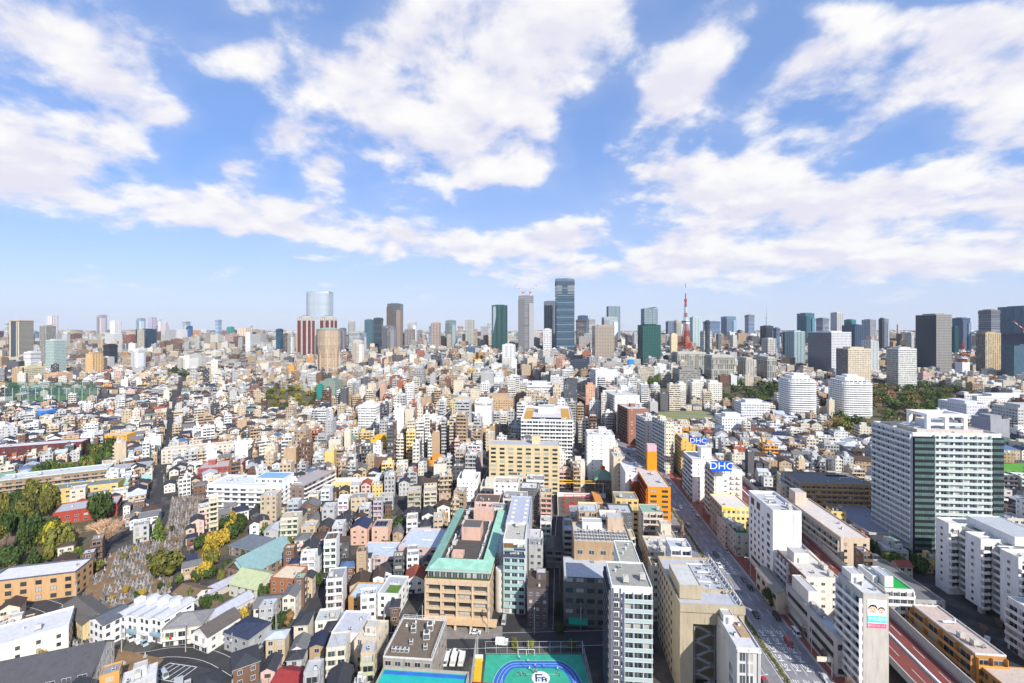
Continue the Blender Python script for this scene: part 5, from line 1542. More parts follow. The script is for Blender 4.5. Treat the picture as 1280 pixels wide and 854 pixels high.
# ------------------------------------------------------------------ the skyline
def tower(name, label, cat, pl, pr, ytop, D, col, gla=None, style='w', a=None, depth=None, fh=4.0, bay=3.2, wf=.6, hf=.55, crown=None, cols=None, group=None, grid=True, roofcol=None):
    """high-rise between two pixel columns, its top on the line ytop, D metres away"""
    xl, xr = (pl - 640) * D / F, (pr - 640) * D / F
    h = H - (ytop - HY) * D / F
    wide = xr - xl
    cx = (xl + xr) / 2
    if a is None: a = 0.0 if D > 1200 else -math.radians(3)
    # seen width = w cos + part of the side wall
    depth = depth or wide * .8
    while True:                                   # the nearer wall and the side wall together fill the width seen
        x0, x1 = ((pl - 640) * (D + depth) / F, xr) if cx > 0 else (xl, (pr - 640) * (D + depth) / F)
        if cx > 0 and pl < 640: x0 = xl
        if cx < 0 and pr > 640: x1 = xr
        w = x1 - x0
        if w > wide * .38: break
        depth *= .85
    cx = (x0 + x1) / 2
    root = link(name, None, None, (cx, D + depth / 2, 0), a)
    b = MB()
    if gla: gla = tuple(x * .6 for x in gla)
    if D > 1500: fh, bay = fh * 2, bay * 1.9
    f = {}
    for k, L in (('F', w), ('B', w), ('L', depth), ('R', depth)):
        f[k] = ('w', max(2, round(L / bay)), wf, hf, 1 if gla else 0)
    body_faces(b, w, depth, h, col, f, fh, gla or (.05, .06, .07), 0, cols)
    b.build('wall', None, root)
    b = MB(); flat_roof(b, w, depth, h, roofcol or (.35, .36, .38), col, 1.8, .6); b.build('roof', None, root)
    c = crown or 'plant'
    v = sum(map(ord, label)) % 4
    if D > 1000 and h > 45 and style == 'w':
        lite, dim = tuple(min(.8, x * 1.35 + .02) for x in col), tuple(x * .62 for x in col)
        e = max(.8, D / 1800)
        b = MB()
        if v in (0, 3):
            n = 5 if v == 0 else 3
            for i in range(n + 1):
                x = -w / 2 + w * i / n; t = max(.9, w * (.035 if v == 0 else .06))
                b.box(max(x - t, -w / 2 - e), min(x + t, w / 2 + e), -depth / 2 - e, -depth / 2 - .05, 0, h, lite if v == 0 else dim)
            for sx_ in (-1, 1):
                for i in range(1, 4):
                    y = -depth / 2 + depth * i / 4; t = max(.9, depth * .03)
                    xa, xb = sorted((sx_ * (w / 2 + e), sx_ * (w / 2 + .05))); b.box(xa, xb, y - t, y + t, 0, h, lite if v == 0 else dim)
        elif v == 1:
            n = max(5, int(h / 16))
            for i in range(n):
                z = h * (i + .6) / n; b.box(-w / 2 - e, w / 2 + e, -depth / 2 - e, depth / 2 + e, z, z + max(1.2, h * .012), dim if i % 2 else lite)
            b.box(-w / 2 - e * 1.1, w / 2 + e * 1.1, -depth / 2 - e * 1.1, depth / 2 + e * 1.1, h * .93, h * .985, dim)
        else:
            b.box(-w / 2 - e, -w * .12, -depth / 2 - depth * .12, depth * .3, 0, h * .94, dim); b.box(w * .2, w / 2 + e, -depth / 2 - depth * .07, depth * .2, 0, h * .88, lite)
            for i in range(6):
                z = h * (.12 + .13 * i); b.box(-w * .119, w * .199, -depth / 2 - e, -depth / 2 - .05, z, z + max(1, h * .01), dim)
        b.build(('fins', 'floor_bands', 'side_volumes', 'fins')[v], None, root)
        b = MB(); b.box(-w * .62, w * .62, -depth * .66, depth * .6, 0, max(9, h * .07), dim); b.build('podium', None, root)
    if c == 'plant':
        b = MB(); b.box(-w * .3, w * .3, -depth * .3, depth * .3, h + .06, h + 4.5, tuple(x * .9 for x in col)); b.build('plant_room', None, root)
    tag(root, label, cat, group)
    root['size'] = (w, depth, h)
    FAR_TAKEN.append((cx, D + depth / 2, max(w, depth) * .75))
    if D < 1150: occupy(cx, D + depth / 2, a, w, depth, 4)
    return root


OT, AT = 'office tower', 'apartment tower'
BLUE, DBLUE, TEAL, DK_ = (.05, .10, .15), (.03, .06, .11), (.025, .11, .11), (.05, .055, .07)
SK = [
    # label, cat, px left, px right, top, distance, wall, glass
    ('dark glass hotel tower framed in cream with a flat top, far left', OT, 12, 42, 402, 1500, (.10, .10, .12), DBLUE, dict(wf=.8, hf=.7, style='x', cols={'R': (.52, .46, .34)})),
    ('grey ribbed tower with a dark roof box beside the cream framed hotel tower', AT, 50, 70, 408, 1450, (.34, .34, .30), None, dict(wf=.5, hf=.9)),
    ('pale tower with curved shoulders rising behind the grey ribbed tower', OT, 59, 73, 395, 4200, (.55, .50, .50), None, {}),
    ('green glass block with white lattice front, far left', AT, 57, 83, 426, 1180, (.52, .56, .53), (.13, .30, .27), dict(wf=.7, hf=.7, style='x')),
    ('white low block with dark openings below the cream framed hotel tower', 'office building', 30, 51, 441, 1250, (.74, .74, .74), None, dict(wf=.5, hf=.6)),
    ('broad cream slab with ranks of balconies at the left edge', AT, 16, 56, 461, 980, (.62, .54, .34), None, dict(wf=.7, hf=.5)),
    ('salmon low block beside the broad cream slab', 'apartment building', 56, 91, 469, 960, (.62, .38, .24), None, dict(wf=.6, hf=.5)),
    ('golden tan slab with small windows among low roofs on the left', AT, 108, 129, 443, 1150, (.52, .34, .16), None, dict(wf=.4, hf=.4)),
    ('black cube office block with pale roof edge on the left', 'office building', 129, 147, 432, 1350, (.035, .04, .05), DK_, dict(wf=.8, hf=.7)),
    ('white slab with thin vertical stripes in front of the distant blue block', AT, 165, 182, 438, 1250, (.72, .72, .73), None, dict(wf=.45, hf=.9)),
    ('distant mauve twin topped tower on the left horizon', OT, 122, 134, 394, 5200, (.38, .34, .36), None, {}),
    ('distant pale tower beside the mauve twin topped tower', OT, 138, 152, 401, 4600, (.64, .62, .60), None, {}),
    ('distant glass tower with white cap above the dark blue block', OT, 171, 182, 398, 4800, (.35, .42, .48), (.12, .2, .27), dict(wf=.85, hf=.7)),
    ('dark blue block on the left horizon', OT, 170, 196, 412, 2300, (.03, .07, .12), (.02, .06, .11), dict(wf=.85, hf=.7)),
    ('distant lilac tower next to the stepped spire', OT, 185, 196, 397, 5000, (.36, .33, .42), None, {}),
    ('distant white tower between the lilac tower and the stepped spire', OT, 197, 202, 399, 5000, (.6, .62, .66), None, {}),
    ('distant pale green tower with twin faces on the left horizon', OT, 228, 238, 402, 4200, (.40, .46, .47), (.15, .2, .22), {}),
    ('distant deep blue low tower on the left horizon', OT, 233, 241, 408, 3600, (.03, .08, .22), DBLUE, {}),
    ('distant small tower with a rounded white top on the left horizon', OT, 269, 277, 400, 4000, (.35, .44, .55), (.12, .22, .35), {}),
    ('distant green glass block on the left horizon', OT, 284, 293, 409, 3500, (.06, .30, .24), (.05, .3, .25), {}),
    ('distant wide tan hotel block on the left horizon', 'hotel', 297, 316, 411, 2800, (.55, .44, .32), None, {}),
    ('light block with a beige top and small windows right of the black cube', 'office building', 224, 252, 446, 1250, (.60, .58, .52), None, dict(wf=.1, hf=.3)),
    ('slim blue glass tower left of the red and cream twin', OT, 345, 354, 412, 2100, (.03, .09, .15), (.02, .08, .14), dict(wf=.85, hf=.7)),
    ('grey slim tower pair left of the red and cream twin', AT, 360, 369, 417, 1750, (.40, .40, .38), None, {}),
    ('dark grey slab right of the crown shaped beige tower', OT, 424, 433, 411, 2200, (.13, .14, .17), None, {}),
    ('wide low office with blue fascia right of the crown shaped beige tower', 'office building', 436, 454, 416, 2100, (.40, .42, .44), None, {}),
    ('beige striped slab with a green roof box', AT, 441, 456, 427, 1500, (.58, .52, .44), None, dict(wf=.4, hf=.9)),
    ('blue glass tower with round corners', OT, 456, 467, 400, 2300, (.12, .20, .24), (.06, .16, .22), dict(wf=.9, hf=.8)),
    ('dark slate tower with a rounded top', OT, 467, 479, 398, 2400, (.07, .09, .12), (.04, .07, .1), dict(wf=.8, hf=.8)),
    ('tall bronze and blue glass tower with a flat top', OT, 484, 504, 380, 2100, (.18, .14, .11), (.045, .10, .14), dict(wf=.85, hf=.75)),
    ('grey low wing in front of the bronze and blue glass tower', OT, 478, 496, 408, 2000, (.16, .16, .18), None, {}),
    ('pale and blue paired tower in the centre left skyline', OT, 510, 521, 403, 3000, (.5, .5, .48), (.10, .18, .3), {}),
    ('taupe tower in the centre left skyline', AT, 506, 519, 412, 2300, (.30, .27, .26), None, {}),
    ('taupe pink tower with a notched top', AT, 539, 551, 404, 2200, (.42, .33, .29), None, {}),
    ('grey teal tower with a dark side', OT, 557, 570, 401, 2300, (.20, .25, .26), (.08, .12, .13), {}),
    ('distant brown tower with a domed top', OT, 572, 579, 408, 3200, (.40, .34, .32), None, {}),
    ('pale grey tower with a bright stripe down its front', OT, 582, 593, 400, 2700, (.46, .46, .42), (.2, .22, .2), {}),
    ('slim pale tower left of the green glass tower', OT, 609, 613, 404, 2600, (.48, .5, .52), None, {}),
    ('green glass tower with a faceted front and a mast', OT, 615, 634, 382, 2050, (.03, .085, .085), (.03, .10, .10), dict(wf=.95, hf=.85)),
    ('grey pale tower topped by two red and white cranes', OT, 648, 667, 370, 2000, (.25, .25, .26), (.17, .18, .20), dict(wf=.7, hf=.6)),
    ('slate tower with a flat top left of the tallest tower', OT, 680, 696, 377, 2250, (.13, .15, .18), (.07, .09, .11), dict(wf=.6, hf=.6)),
    ('tallest blue glass tower with faceted corners in the centre', OT, 694, 718, 350, 2050, (.09, .14, .19), (.05, .10, .15), dict(wf=.95, hf=.8)),
    ('dark brown tower right of the tallest tower', OT, 720, 733, 400, 2400, (.09, .08, .09), None, {}),
    ('dark blue tower behind the dark brown one', OT, 722, 735, 395, 2800, (.05, .09, .15), DBLUE, {}),
    ('pale and dark paired tower right of the dark brown one', OT, 735, 744, 399, 2600, (.42, .42, .42), None, {}),
    ('flared glass tower on the centre skyline', OT, 758, 775, 383, 3000, (.30, .38, .43), (.16, .25, .31), dict(wf=.9, hf=.8)),
    ('pale framed glass tower in front of the flared one', OT, 752, 772, 397, 2400, (.42, .46, .47), (.17, .23, .26), {}),
    ('broad beige gridded tower with a flat top', AT, 740, 768, 408, 1300, (.40, .34, .28), (.14, .12, .10), dict(wf=.6, hf=.6, bay=4.5, style='x')),
    ('slim white tower left of the broad beige gridded tower', AT, 679, 689, 412, 1700, (.62, .60, .60), None, {}),
    ('white apartment slab with small windows near the centre', AT, 628, 644, 432, 1250, (.74, .74, .74), None, dict(wf=.5, hf=.5)),
    ('dark green gridded tower with bright bays', AT, 797, 826, 407, 1250, (.015, .065, .06), (.10, .29, .26), dict(wf=.36, hf=.42, bay=4.5, style='x')),
    ('curved pale glass tower with a slanting top above the dark green gridded tower', OT, 801, 822, 386, 2200, (.34, .42, .46), (.16, .24, .28), dict(wf=.9, hf=.8)),
    ('slim cream slab with a bright front left of the red lattice tower', AT, 837, 846, 418, 1500, (.60, .50, .33), None, dict(wf=.3, hf=.3)),
    ('pale green glass tower right of the red lattice tower', OT, 862, 876, 397, 2250, (.42, .52, .52), (.26, .36, .37), dict(wf=.9, hf=.85)),
    ('slate blue tower behind the red lattice tower', OT, 832, 844, 402, 2900, (.2, .24, .32), (.1, .14, .2), {}),
    ('round cream fronted tower left of the red lattice tower', OT, 842, 854, 401, 2600, (.46, .44, .40), None, {}),
    ('square grey cream block right of the red lattice tower', 'office building', 875, 890, 415, 1900, (.50, .48, .44), None, {}),
    ('wide blue glass office behind the square grey cream block', OT, 879, 900, 402, 3000, (.16, .22, .32), (.08, .14, .24), dict(wf=.9)),
    ('pair of blue grey glass towers right of centre', OT, 901, 920, 396, 3200, (.18, .26, .36), (.08, .15, .24), dict(wf=.9)),
    ('tower with a bright blue wrapped top and two cranes', OT, 931, 943, 394, 3400, (.24, .24, .30), (.03, .20, .42), dict(wf=.9)),
    ('dark navy cube block right of centre', OT, 950, 967, 408, 2200, (.035, .045, .06), DK_, {}),
    ('white and beige slab below the dark navy cube', AT, 952, 970, 424, 1600, (.56, .52, .48), None, {}),
    ('pale teal office with curved roof and tall ribs', OT, 981, 1006, 415, 1350, (.40, .50, .52), (.14, .26, .3), dict(wf=.6, hf=.9)),
    ('teal blue glass tower with a stepped top', OT, 996, 1018, 392, 2300, (.06, .16, .22), (.03, .12, .17), dict(wf=.85)),
    ('lilac grey tower with a lit sign box', OT, 1020, 1036, 398, 2600, (.24, .24, .32), None, {}),
    ('white tall slim tower on the right skyline', OT, 1038, 1053, 391, 2700, (.60, .60, .58), None, dict(wf=.4)),
    ('green topped glass office on the right skyline', OT, 1055, 1070, 400, 2500, (.03, .20, .20), (.02, .18, .18), dict(wf=.9)),
    ('navy blue wide glass office on the right skyline', OT, 1052, 1082, 407, 2000, (.03, .06, .11), (.02, .05, .10), dict(wf=.9)),
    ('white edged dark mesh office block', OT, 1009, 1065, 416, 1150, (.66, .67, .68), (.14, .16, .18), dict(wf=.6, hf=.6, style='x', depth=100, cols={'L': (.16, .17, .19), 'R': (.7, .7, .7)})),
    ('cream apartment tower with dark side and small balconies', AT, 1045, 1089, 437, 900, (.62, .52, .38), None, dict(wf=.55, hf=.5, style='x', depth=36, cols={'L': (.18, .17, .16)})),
    ('grey striped apartment tower behind the cream one', AT, 1076, 1098, 427, 1150, (.44, .46, .46), None, dict(wf=.6, hf=.6)),
    ('brown grey paired tower with dark roofs', AT, 1077, 1095, 400, 2300, (.30, .30, .34), None, {}),
    ('slim slate apartment tower with a dark cap', AT, 1098, 1111, 399, 2200, (.20, .24, .30), None, {}),
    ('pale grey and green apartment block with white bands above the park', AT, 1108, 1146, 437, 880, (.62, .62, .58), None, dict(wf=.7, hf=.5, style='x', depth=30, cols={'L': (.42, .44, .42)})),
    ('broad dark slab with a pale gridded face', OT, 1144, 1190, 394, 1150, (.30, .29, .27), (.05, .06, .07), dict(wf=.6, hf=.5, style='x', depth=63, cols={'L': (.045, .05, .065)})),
    ('blue glass office right of the broad dark slab', OT, 1190, 1213, 398, 1900, (.12, .18, .27), (.07, .12, .2), dict(wf=.95, hf=.9)),
    ('deep teal low glass office behind the radio mast', OT, 1188, 1198, 409, 1700, (.02, .10, .12), (.02, .09, .11), {}),
    ('slate and grey twin faced tower on the right', OT, 1223, 1250, 388, 1700, (.20, .20, .21), (.05, .09, .15), dict(wf=.8)),
    ('wide deep blue glass tower at the right edge', OT, 1247, 1310, 383, 1750, (.10, .20, .24), (.03, .10, .17), dict(wf=.95, hf=.9)),
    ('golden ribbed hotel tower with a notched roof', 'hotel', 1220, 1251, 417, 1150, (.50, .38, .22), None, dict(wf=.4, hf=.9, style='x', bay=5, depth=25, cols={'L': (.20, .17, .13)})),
    ('navy gridded office under the cranes at the right edge', OT, 1250, 1320, 418, 1350, (.06, .07, .12), DBLUE, {}),
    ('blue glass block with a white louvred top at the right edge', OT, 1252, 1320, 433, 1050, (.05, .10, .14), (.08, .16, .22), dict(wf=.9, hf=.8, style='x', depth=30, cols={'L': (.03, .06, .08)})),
    ('bright blue panelled slim block near the dark green tower', 'office building', 784, 793, 452, 1150, (.02, .26, .66), None, dict(wf=.0)),
    ('grey tiered hall block in front of the red lattice tower', 'office building', 840, 876, 463, 900, (.28, .27, .25), None, dict(wf=.9, hf=.4)),
    ('dusty brown slab with small windows in the near centre', AT, 695, 706, 446, 1050, (.45, .27, .22), None, {}),
    ('dark glass low office left of the broad beige gridded tower', 'office building', 712, 735, 452, 1000, (.05, .07, .10), DK_, dict(wf=.8)),
    ('grey office terrace low in front of the broad beige gridded tower', 'office building', 750, 778, 455, 1020, (.38, .34, .31), None, dict(wf=.5, hf=.7)),
    ('white long hospital wing on the right behind the park', 'hospital', 1205, 1330, 497, 690, (.72, .72, .72), None, dict(wf=.4, hf=.4, depth=24, fh=3.6)),
    ('brick ended white hospital wing above the campus roofs', 'hospital', 1195, 1215, 494, 670, (.60, .58, .58), None, dict(depth=30, cols={'L': (.22, .05, .05)})),
    ('pale stepped campus block right of the park', 'school building', 1172, 1235, 507, 560, (.60, .62, .66), None, dict(wf=.4, hf=.35, depth=40, fh=3.6)),
    ('wide grey campus hall with a plain roof behind the white balcony tower', 'school building', 1214, 1262, 526, 470, (.32, .33, .36), None, dict(wf=.0, depth=34, fh=4)),
    ('long campus block with pale terraces at the right edge', 'school building', 1240, 1320, 512, 520, (.50, .50, .48), None, dict(wf=.7, hf=.4, depth=30, fh=3.6)),
    ('white apartment trio, nearest block with plain front by the dry field', AT, 878, 903, 480, 705, (.70, .66, .58), None, dict(wf=.6, hf=.5, fh=3.1)),
    ('white apartment trio, middle block by the dry field', AT, 859, 880, 479, 715, (.66, .63, .57), None, dict(wf=.6, hf=.5, fh=3.1)),
    ('white apartment trio, leftmost block with a blank side by the dry field', AT, 844, 858, 481, 725, (.66, .64, .58), None, dict(wf=.3, hf=.5, fh=3.1)),
    ('long white ribbed school block right of the dry field', 'school building', 918, 962, 505, 590, (.66, .67, .70), None, dict(wf=.7, hf=.4, fh=3.4, depth=20)),
    ('white school block with square windows beside the dry field', 'school building', 893, 934, 523, 530, (.72, .73, .74), None, dict(wf=.5, hf=.45, fh=3.4, depth=22)),
    ('white slim tower block with tiny windows left of centre', AT, 520, 553, 527, 470, (.80, .80, .80), None, dict(wf=.4, hf=.4, fh=3.0, depth=22)),
    ('white eleven storey slab with dark balcony bands left of centre', AT, 448, 475, 509, 540, (.78, .77, .75), None, dict(wf=.85, hf=.45, fh=3.0, depth=16)),
    ('white narrow slab beside the slab with dark balcony bands', AT, 471, 486, 521, 530, (.76, .75, .73), None, dict(wf=.5, hf=.5, fh=3.0, depth=18)),
    ('bright red small block among white ones left of centre', 'apartment building', 488, 500, 518, 560, (.70, .035, .025), None, dict(wf=.5, hf=.5, fh=3.0)),
    ('golden yellow block with open balconies left of centre', 'apartment building', 486, 513, 533, 500, (.72, .46, .08), None, dict(wf=.6, hf=.4, fh=3.0)),
    ('plain orange yellow cube with one small window left of centre', 'apartment building', 463, 488, 552, 440, (.74, .44, .05), None, dict(wf=.12, hf=.2, fh=3.0)),
    ('golden slab with a yellow front right of the red small block', 'apartment building', 513, 526, 511, 580, (.76, .52, .03), None, dict(wf=.4, hf=.4, fh=3.0)),
    ('orange block with a lime green roof edge beside the alley', 'apartment building', 536, 558, 578, 400, (.72, .30, .05), None, dict(wf=.4, hf=.5, fh=3.0, roofcol=(.3, .5, .05))),
    ('small red and grey roofed block near the alley', 'apartment building', 493, 511, 584, 395, (.62, .06, .04), None, dict(wf=.5, hf=.5, fh=3.0)),
    ('white slim block at the alley mouth beside the long grey-blue roof', AT, 572, 600, 602, 318, (.80, .79, .77), None, dict(wf=.3, hf=.4, fh=3.0, depth=16)),
    ('cream low office with dark roof box right of the white slim alley block', 'office building', 601, 628, 612, 310, (.66, .62, .52), None, dict(wf=.7, hf=.4, fh=3.4, depth=16)),
    ('white slab with balcony rows in front of the orange fronted slab', AT, 594, 616, 503, 560, (.76, .76, .76), None, dict(wf=.8, hf=.5, fh=3.0, depth=18)),
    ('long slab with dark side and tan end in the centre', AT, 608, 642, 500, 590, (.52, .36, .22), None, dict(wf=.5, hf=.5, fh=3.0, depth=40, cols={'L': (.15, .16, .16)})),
    ('olive cream block with a yellow roof hut in the centre', AT, 563, 594, 503, 580, (.58, .50, .30), None, dict(wf=.5, hf=.5, fh=3.0)),
    ('brown pink narrow slab in the centre left', AT, 475, 484, 481, 720, (.52, .34, .26), None, dict(wf=.1, hf=.4, fh=3.0)),
    ('grey green netted building under scaffolding beside the small park', 'office building', 400, 428, 478, 720, (.22, .27, .23), None, dict(wf=.0, fh=3.4)),
    ('teal glazed building left of the netted one', 'office building', 396, 405, 484, 710, (.03, .26, .22), (.04, .3, .26), dict(wf=.8, fh=3.4)),
    ('dark and orange striped slab in the centre', AT, 487, 503, 473, 760, (.28, .12, .07), None, dict(wf=.5, hf=.6)),
    ('grey round cornered slab in the centre', AT, 517, 532, 464, 820, (.34, .33, .33), None, dict(wf=.6, hf=.6)),
    ('golden tan slab pair in the centre', AT, 530, 543, 490, 650, (.52, .34, .17), None, dict(wf=.4, hf=.5)),
    ('white curved office front in the centre right', 'office building', 658, 692, 483, 640, (.66, .67, .68), None, dict(wf=.9, hf=.4, depth=40)),
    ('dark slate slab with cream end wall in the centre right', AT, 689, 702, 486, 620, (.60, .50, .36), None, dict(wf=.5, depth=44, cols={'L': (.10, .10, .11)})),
    ('black slab left of the tall avenue row', AT, 704, 722, 477, 700, (.09, .10, .12), None, dict(wf=.6)),
    ('salmon and white slab left of the tall avenue row', AT, 731, 744, 483, 640, (.60, .36, .24), None, dict(wf=.3)),
]
STYLED = {}
for row in SK:
    lab, cat, p0, p1, yt, D, col, gla, kw = row
    nm = {'office tower': 'office_tower', 'apartment tower': 'apartment_tower', 'office building': 'office_building', 'hotel': 'hotel', 'apartment building': 'apartment_building', 'school building': 'school_building', 'hospital': 'hospital'}[cat]
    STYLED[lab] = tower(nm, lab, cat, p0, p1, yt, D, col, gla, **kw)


def named(frag):
    return next(o for l, o in STYLED.items() if frag in l)


def crane(root, x, y, z, s, a):
    b = MB()
    b.box(-1.2 * s, 1.2 * s, -1.2 * s, 1.2 * s, 0, 9 * s, (.62, .62, .62)); b.box(-2 * s, 2 * s, -2 * s, 2 * s, 9 * s, 12 * s, (.70, .05, .05))
    for i in range(5):
        p, q = i / 5, (i + 1) / 5
        b.beam((i * 5 * s, 0, 12 * s + i * 4.4 * s), ((i + 1) * 5 * s, 0, 12 * s + (i + 1) * 4.4 * s), .7 * s, (.72, .05, .05) if i % 2 == 0 else (.75, .75, .75))
    b.beam((0, 0, 11 * s), (-6 * s, 0, 13 * s), 1.0 * s, (.70, .05, .05))
    o = b.build('crane', None, root, (x, y, z), a)
    return o


o = named('two red and white cranes'); w, dd, h = o['size']
crane(o, -w * .2, 0, h + .1, 1.5, math.radians(160)); crane(o, w * .3, 0, h + .1, 1.5, math.radians(40))
o = named('wrapped top and two cranes'); w, dd, h = o['size']; crane(o, -w * .2, 0, h, .7, 1.9); crane(o, w * .2, 0, h, .7, 1.2)
o = named('navy gridded office under'); w, dd, h = o['size']; crane(o, -w * .22, -5, h, 1.2, math.radians(170)); crane(o, -w * .05, -5, h, 1.2, math.radians(12))
o = named('green glass tower with a faceted'); w, dd, h = o['size']; b = MB(); b.beam((0, 0, h), (0, 0, h + 14), .7, (.6, .2, .2)); b.build('mast', None, o)
b = MB(); b.face([(-w / 2, -dd / 2 - .4, h * .98), (-w / 2, -dd / 2 - .4, h * .35), (-w * .1, -dd / 2 - .4, h * .98)], (.28, .33, .38)); b.build('facet', None, o)
o = named('tallest blue glass tower'); w, dd, h = o['size']
b = MB(); b.box(-w / 2 - .4, w / 2 + .4, -dd / 2 - .5, dd / 2 + .4, h * .80, h * .81, (.04, .05, .07)); b.box(-w / 2 - .3, -w / 2 + w * .30, -dd / 2 - .6, -dd / 2 - .02, h * .82, h - 2, (.20, .21, .22)); b.box(w * .12, w / 2, -dd / 2 - .6, -dd / 2 - .02, h * .82, h - 2, (.22, .23, .24)); b.build('facade_band', None, o)
b = MB(); b.prism([(-w * .5, -dd * .3), (w * .1, -dd * .5), (w * .5, -dd * .2), (w * .5, dd * .5), (-w * .5, dd * .5)], h + 1.9, h + 8, (.16, .20, .24)); b.build('crown', None, o)
o = named('curved pale glass'); w, dd, h = o['size']; b = MB()
b.face([(-w / 2, -dd / 2, h + 1.9), (0, -dd / 2, h - 2), (w / 2, -dd / 2, h + 9), (w / 2, -dd / 2, h + 1.8), (-w / 2, -dd / 2, h + 1.8)][::1], (.30, .37, .41)); b.face([(-w / 2, dd / 2, h + 2), (-w / 2, -dd / 2, h + 2), (w / 2, -dd / 2, h + 9), (w / 2, dd / 2, h + 9)], (.3, .36, .4)); b.face([(w / 2, -dd / 2, h + 1.8), (w / 2, dd / 2, h + 1.8), (w / 2, dd / 2, h + 9), (w / 2, -dd / 2, h + 9)], (.2, .25, .28)); b.build('slanting_crown', None, o)
o = named('cream framed') if False else named('dark glass hotel tower framed'); w, dd, h = o['size']
b = MB()
for x, x_ in ((-w / 2 - .2, -w / 2 + 4), (w * .2, w * .27), (w / 2 - 4, w / 2 + .2)):
    b.box(x, x_, -dd / 2 - .6, -dd / 2 - .02, 0, h, (.58, .52, .40))
b.box(-w / 2 - .5, w / 2 + .5, -dd / 2 - .9, dd / 2 + .5, h + 1.85, h + 5, (.50, .40, .28)); b.build('cream_frame', None, o)

# glassy round-fronted tower with a sail-like crown, and the red and cream twins before it
def round_tower(name, label, cat, px, ytop, D, half, col, gla, segs, cr, depth=1.0, a=0.0):
    h = H - (ytop - HY) * D / F
    R_ = half * D / F; x = (px - 640) * (D + R_) / F
    root = link(name, None, None, (x, D + R_, 0), a)
    b = MB()
    pts = [(R_ * math.copysign(abs(math.cos(t)) ** cr, math.cos(t)), R_ * depth * math.copysign(abs(math.sin(t)) ** cr, math.sin(t))) for t in np.linspace(0, 2 * math.pi, segs, endpoint=False)]
    for i in range(segs):
        p, q = pts[i], pts[(i + 1) % segs]
        n = max(1, round(math.dist(p, q) / 2.6))
        b.face([(*p, 0), (*q, 0), (*q, h), (*p, h)], col, 0, (.86, .72, 1), gla, [(0, 0), (n, 0), (n, h / 4), (0, h / 4)])
    b.build('wall', None, root)
    b = MB(); b.face([(*p, h + .02) for p in pts], (.4, .42, .45)); b.build('roof', None, root)
    tag(root, label, cat); root['size'] = (R_, R_, h); FAR_TAKEN.append((x, D + R_, R_ * 1.3))
    return root


o = round_tower('office_tower', 'tall silver glass tower with rounded front and sail like crown', OT, 400, 366, 1950, 14.5, (.44, .48, .53), (.26, .31, .36), 28, .62)
R_, _, h = o['size']
b = MB()
for s in (-1, 1):
    b.face([(s * R_ * .98, -R_ * .5, h - 8), (s * R_ * .1, -R_ * .98, h - 4), (s * R_ * .1, -R_ * .98, h + 5 - (0 if s < 0 else 4)), (s * R_ * .98, -R_ * .5, h + 9)], (.46, .50, .55))
    b.face([(s * R_ * .98, R_ * .5, h - 8), (s * R_ * .98, -R_ * .5, h - 8), (s * R_ * .98, -R_ * .5, h + 9), (s * R_ * .98, R_ * .5, h + 7)], (.30, .33, .37))
b.box(-R_ * .6, R_ * .6, -R_ * .5, R_ * .5, h + .05, h + 5, (.36, .40, .44)); b.build('crown', None, o)
for i, (px, yt, D, dx) in enumerate(((378.5, 397, 1750, 0), (407, 397, 1850, 0))):
    hw = 9 * D / F; x = (px - 640) * D / F; h = H - (yt - HY) * D / F
    o = link('apartment_tower', None, None, (x, D + hw, 0), -.25)
    tag(o, ('left' if i == 0 else 'right') + ' one of two brick red and cream apartment towers before the silver glass tower', AT, 'brick red and cream twin towers')
    b = MB(); body_faces(b, hw * 1.7, hw * 1.7, h, (.58, .52, .48), {k: ('w', 5, .4, .5) for k in 'FRBL'}, 3.3, (.06, .06, .07)); b.build('wall', None, o)
    b = MB()
    s = hw * .85
    for fx_ in (-.5, .5):
        for (p, q, nrm) in (((fx_ * s * 1.0 - s * .3, -s - 1.2), (fx_ * s + s * .3, -s - 1.2), 0),):
            b.box(p[0], q[0], -s - 1.4, -s - .02, 0, h * .93, (.155, .045, .04)); b.box(-s - 1.4, -s - .02, p[0], q[0], 0, h * .93, (.14, .04, .036)); b.box(s + .02, s + 1.4, p[0], q[0], 0, h * .93, (.155, .045, .04))
    b.build('brick_bay', None, o)
    b = MB(); b.lathe([(s * 1.05, h + .01), (s * 1.0, h + 4), (s * .6, h + 7), (0, h + 7.5)], 16, (.34, .40, .38)); b.box(-s * .5, s * .5, -s * .3, s * .3, h + 7.6, h + 9.5, (.62, .07, .03)); b.build('roof', None, o)
    FAR_TAKEN.append((x, D + hw, hw * 1.5))
# crown shaped beige tower
D = 1120; x = (405.5 - 640) * D / F; hh = H - (411 - HY) * D / F
o = link('apartment_tower', None, None, (x, D + 26, 0), -.12); tag(o, 'beige apartment tower that flares out to a crown with a green roof', AT)
b = MB()
def oct_(r, n=16): return [(r * math.cos(2 * math.pi * (i + .5) / n), r * math.sin(2 * math.pi * (i + .5) / n)) for i in range(n)]
lv = [(0, 24.5), (hh * .42, 24.5), (hh * .66, 28.5), (hh * .97, 28.5)]
for (z0, r0), (z1, r1) in zip(lv, lv[1:]):
    P0, P1 = oct_(r0), oct_(r1)
    for i in range(16):
        j = (i + 1) % 16
        b.face([(*P0[i], z0), (*P0[j], z0), (*P1[j], z1), (*P1[i], z1)], (.44, .32, .22) if i % 2 else (.50, .38, .27), 0, (.5, .5, 0), (.08, .07, .06), [(0, z0 / 3.3), (3, z0 / 3.3), (3, z1 / 3.3), (0, z1 / 3.3)])
b.build('wall', None, o)
b = MB(); b.lathe([(28.5, hh * .97), (29, hh * .985), (22, hh), (14, hh + 2.5), (0, hh + 3)], 16, (.25, .33, .29)); b.build('roof', None, o)
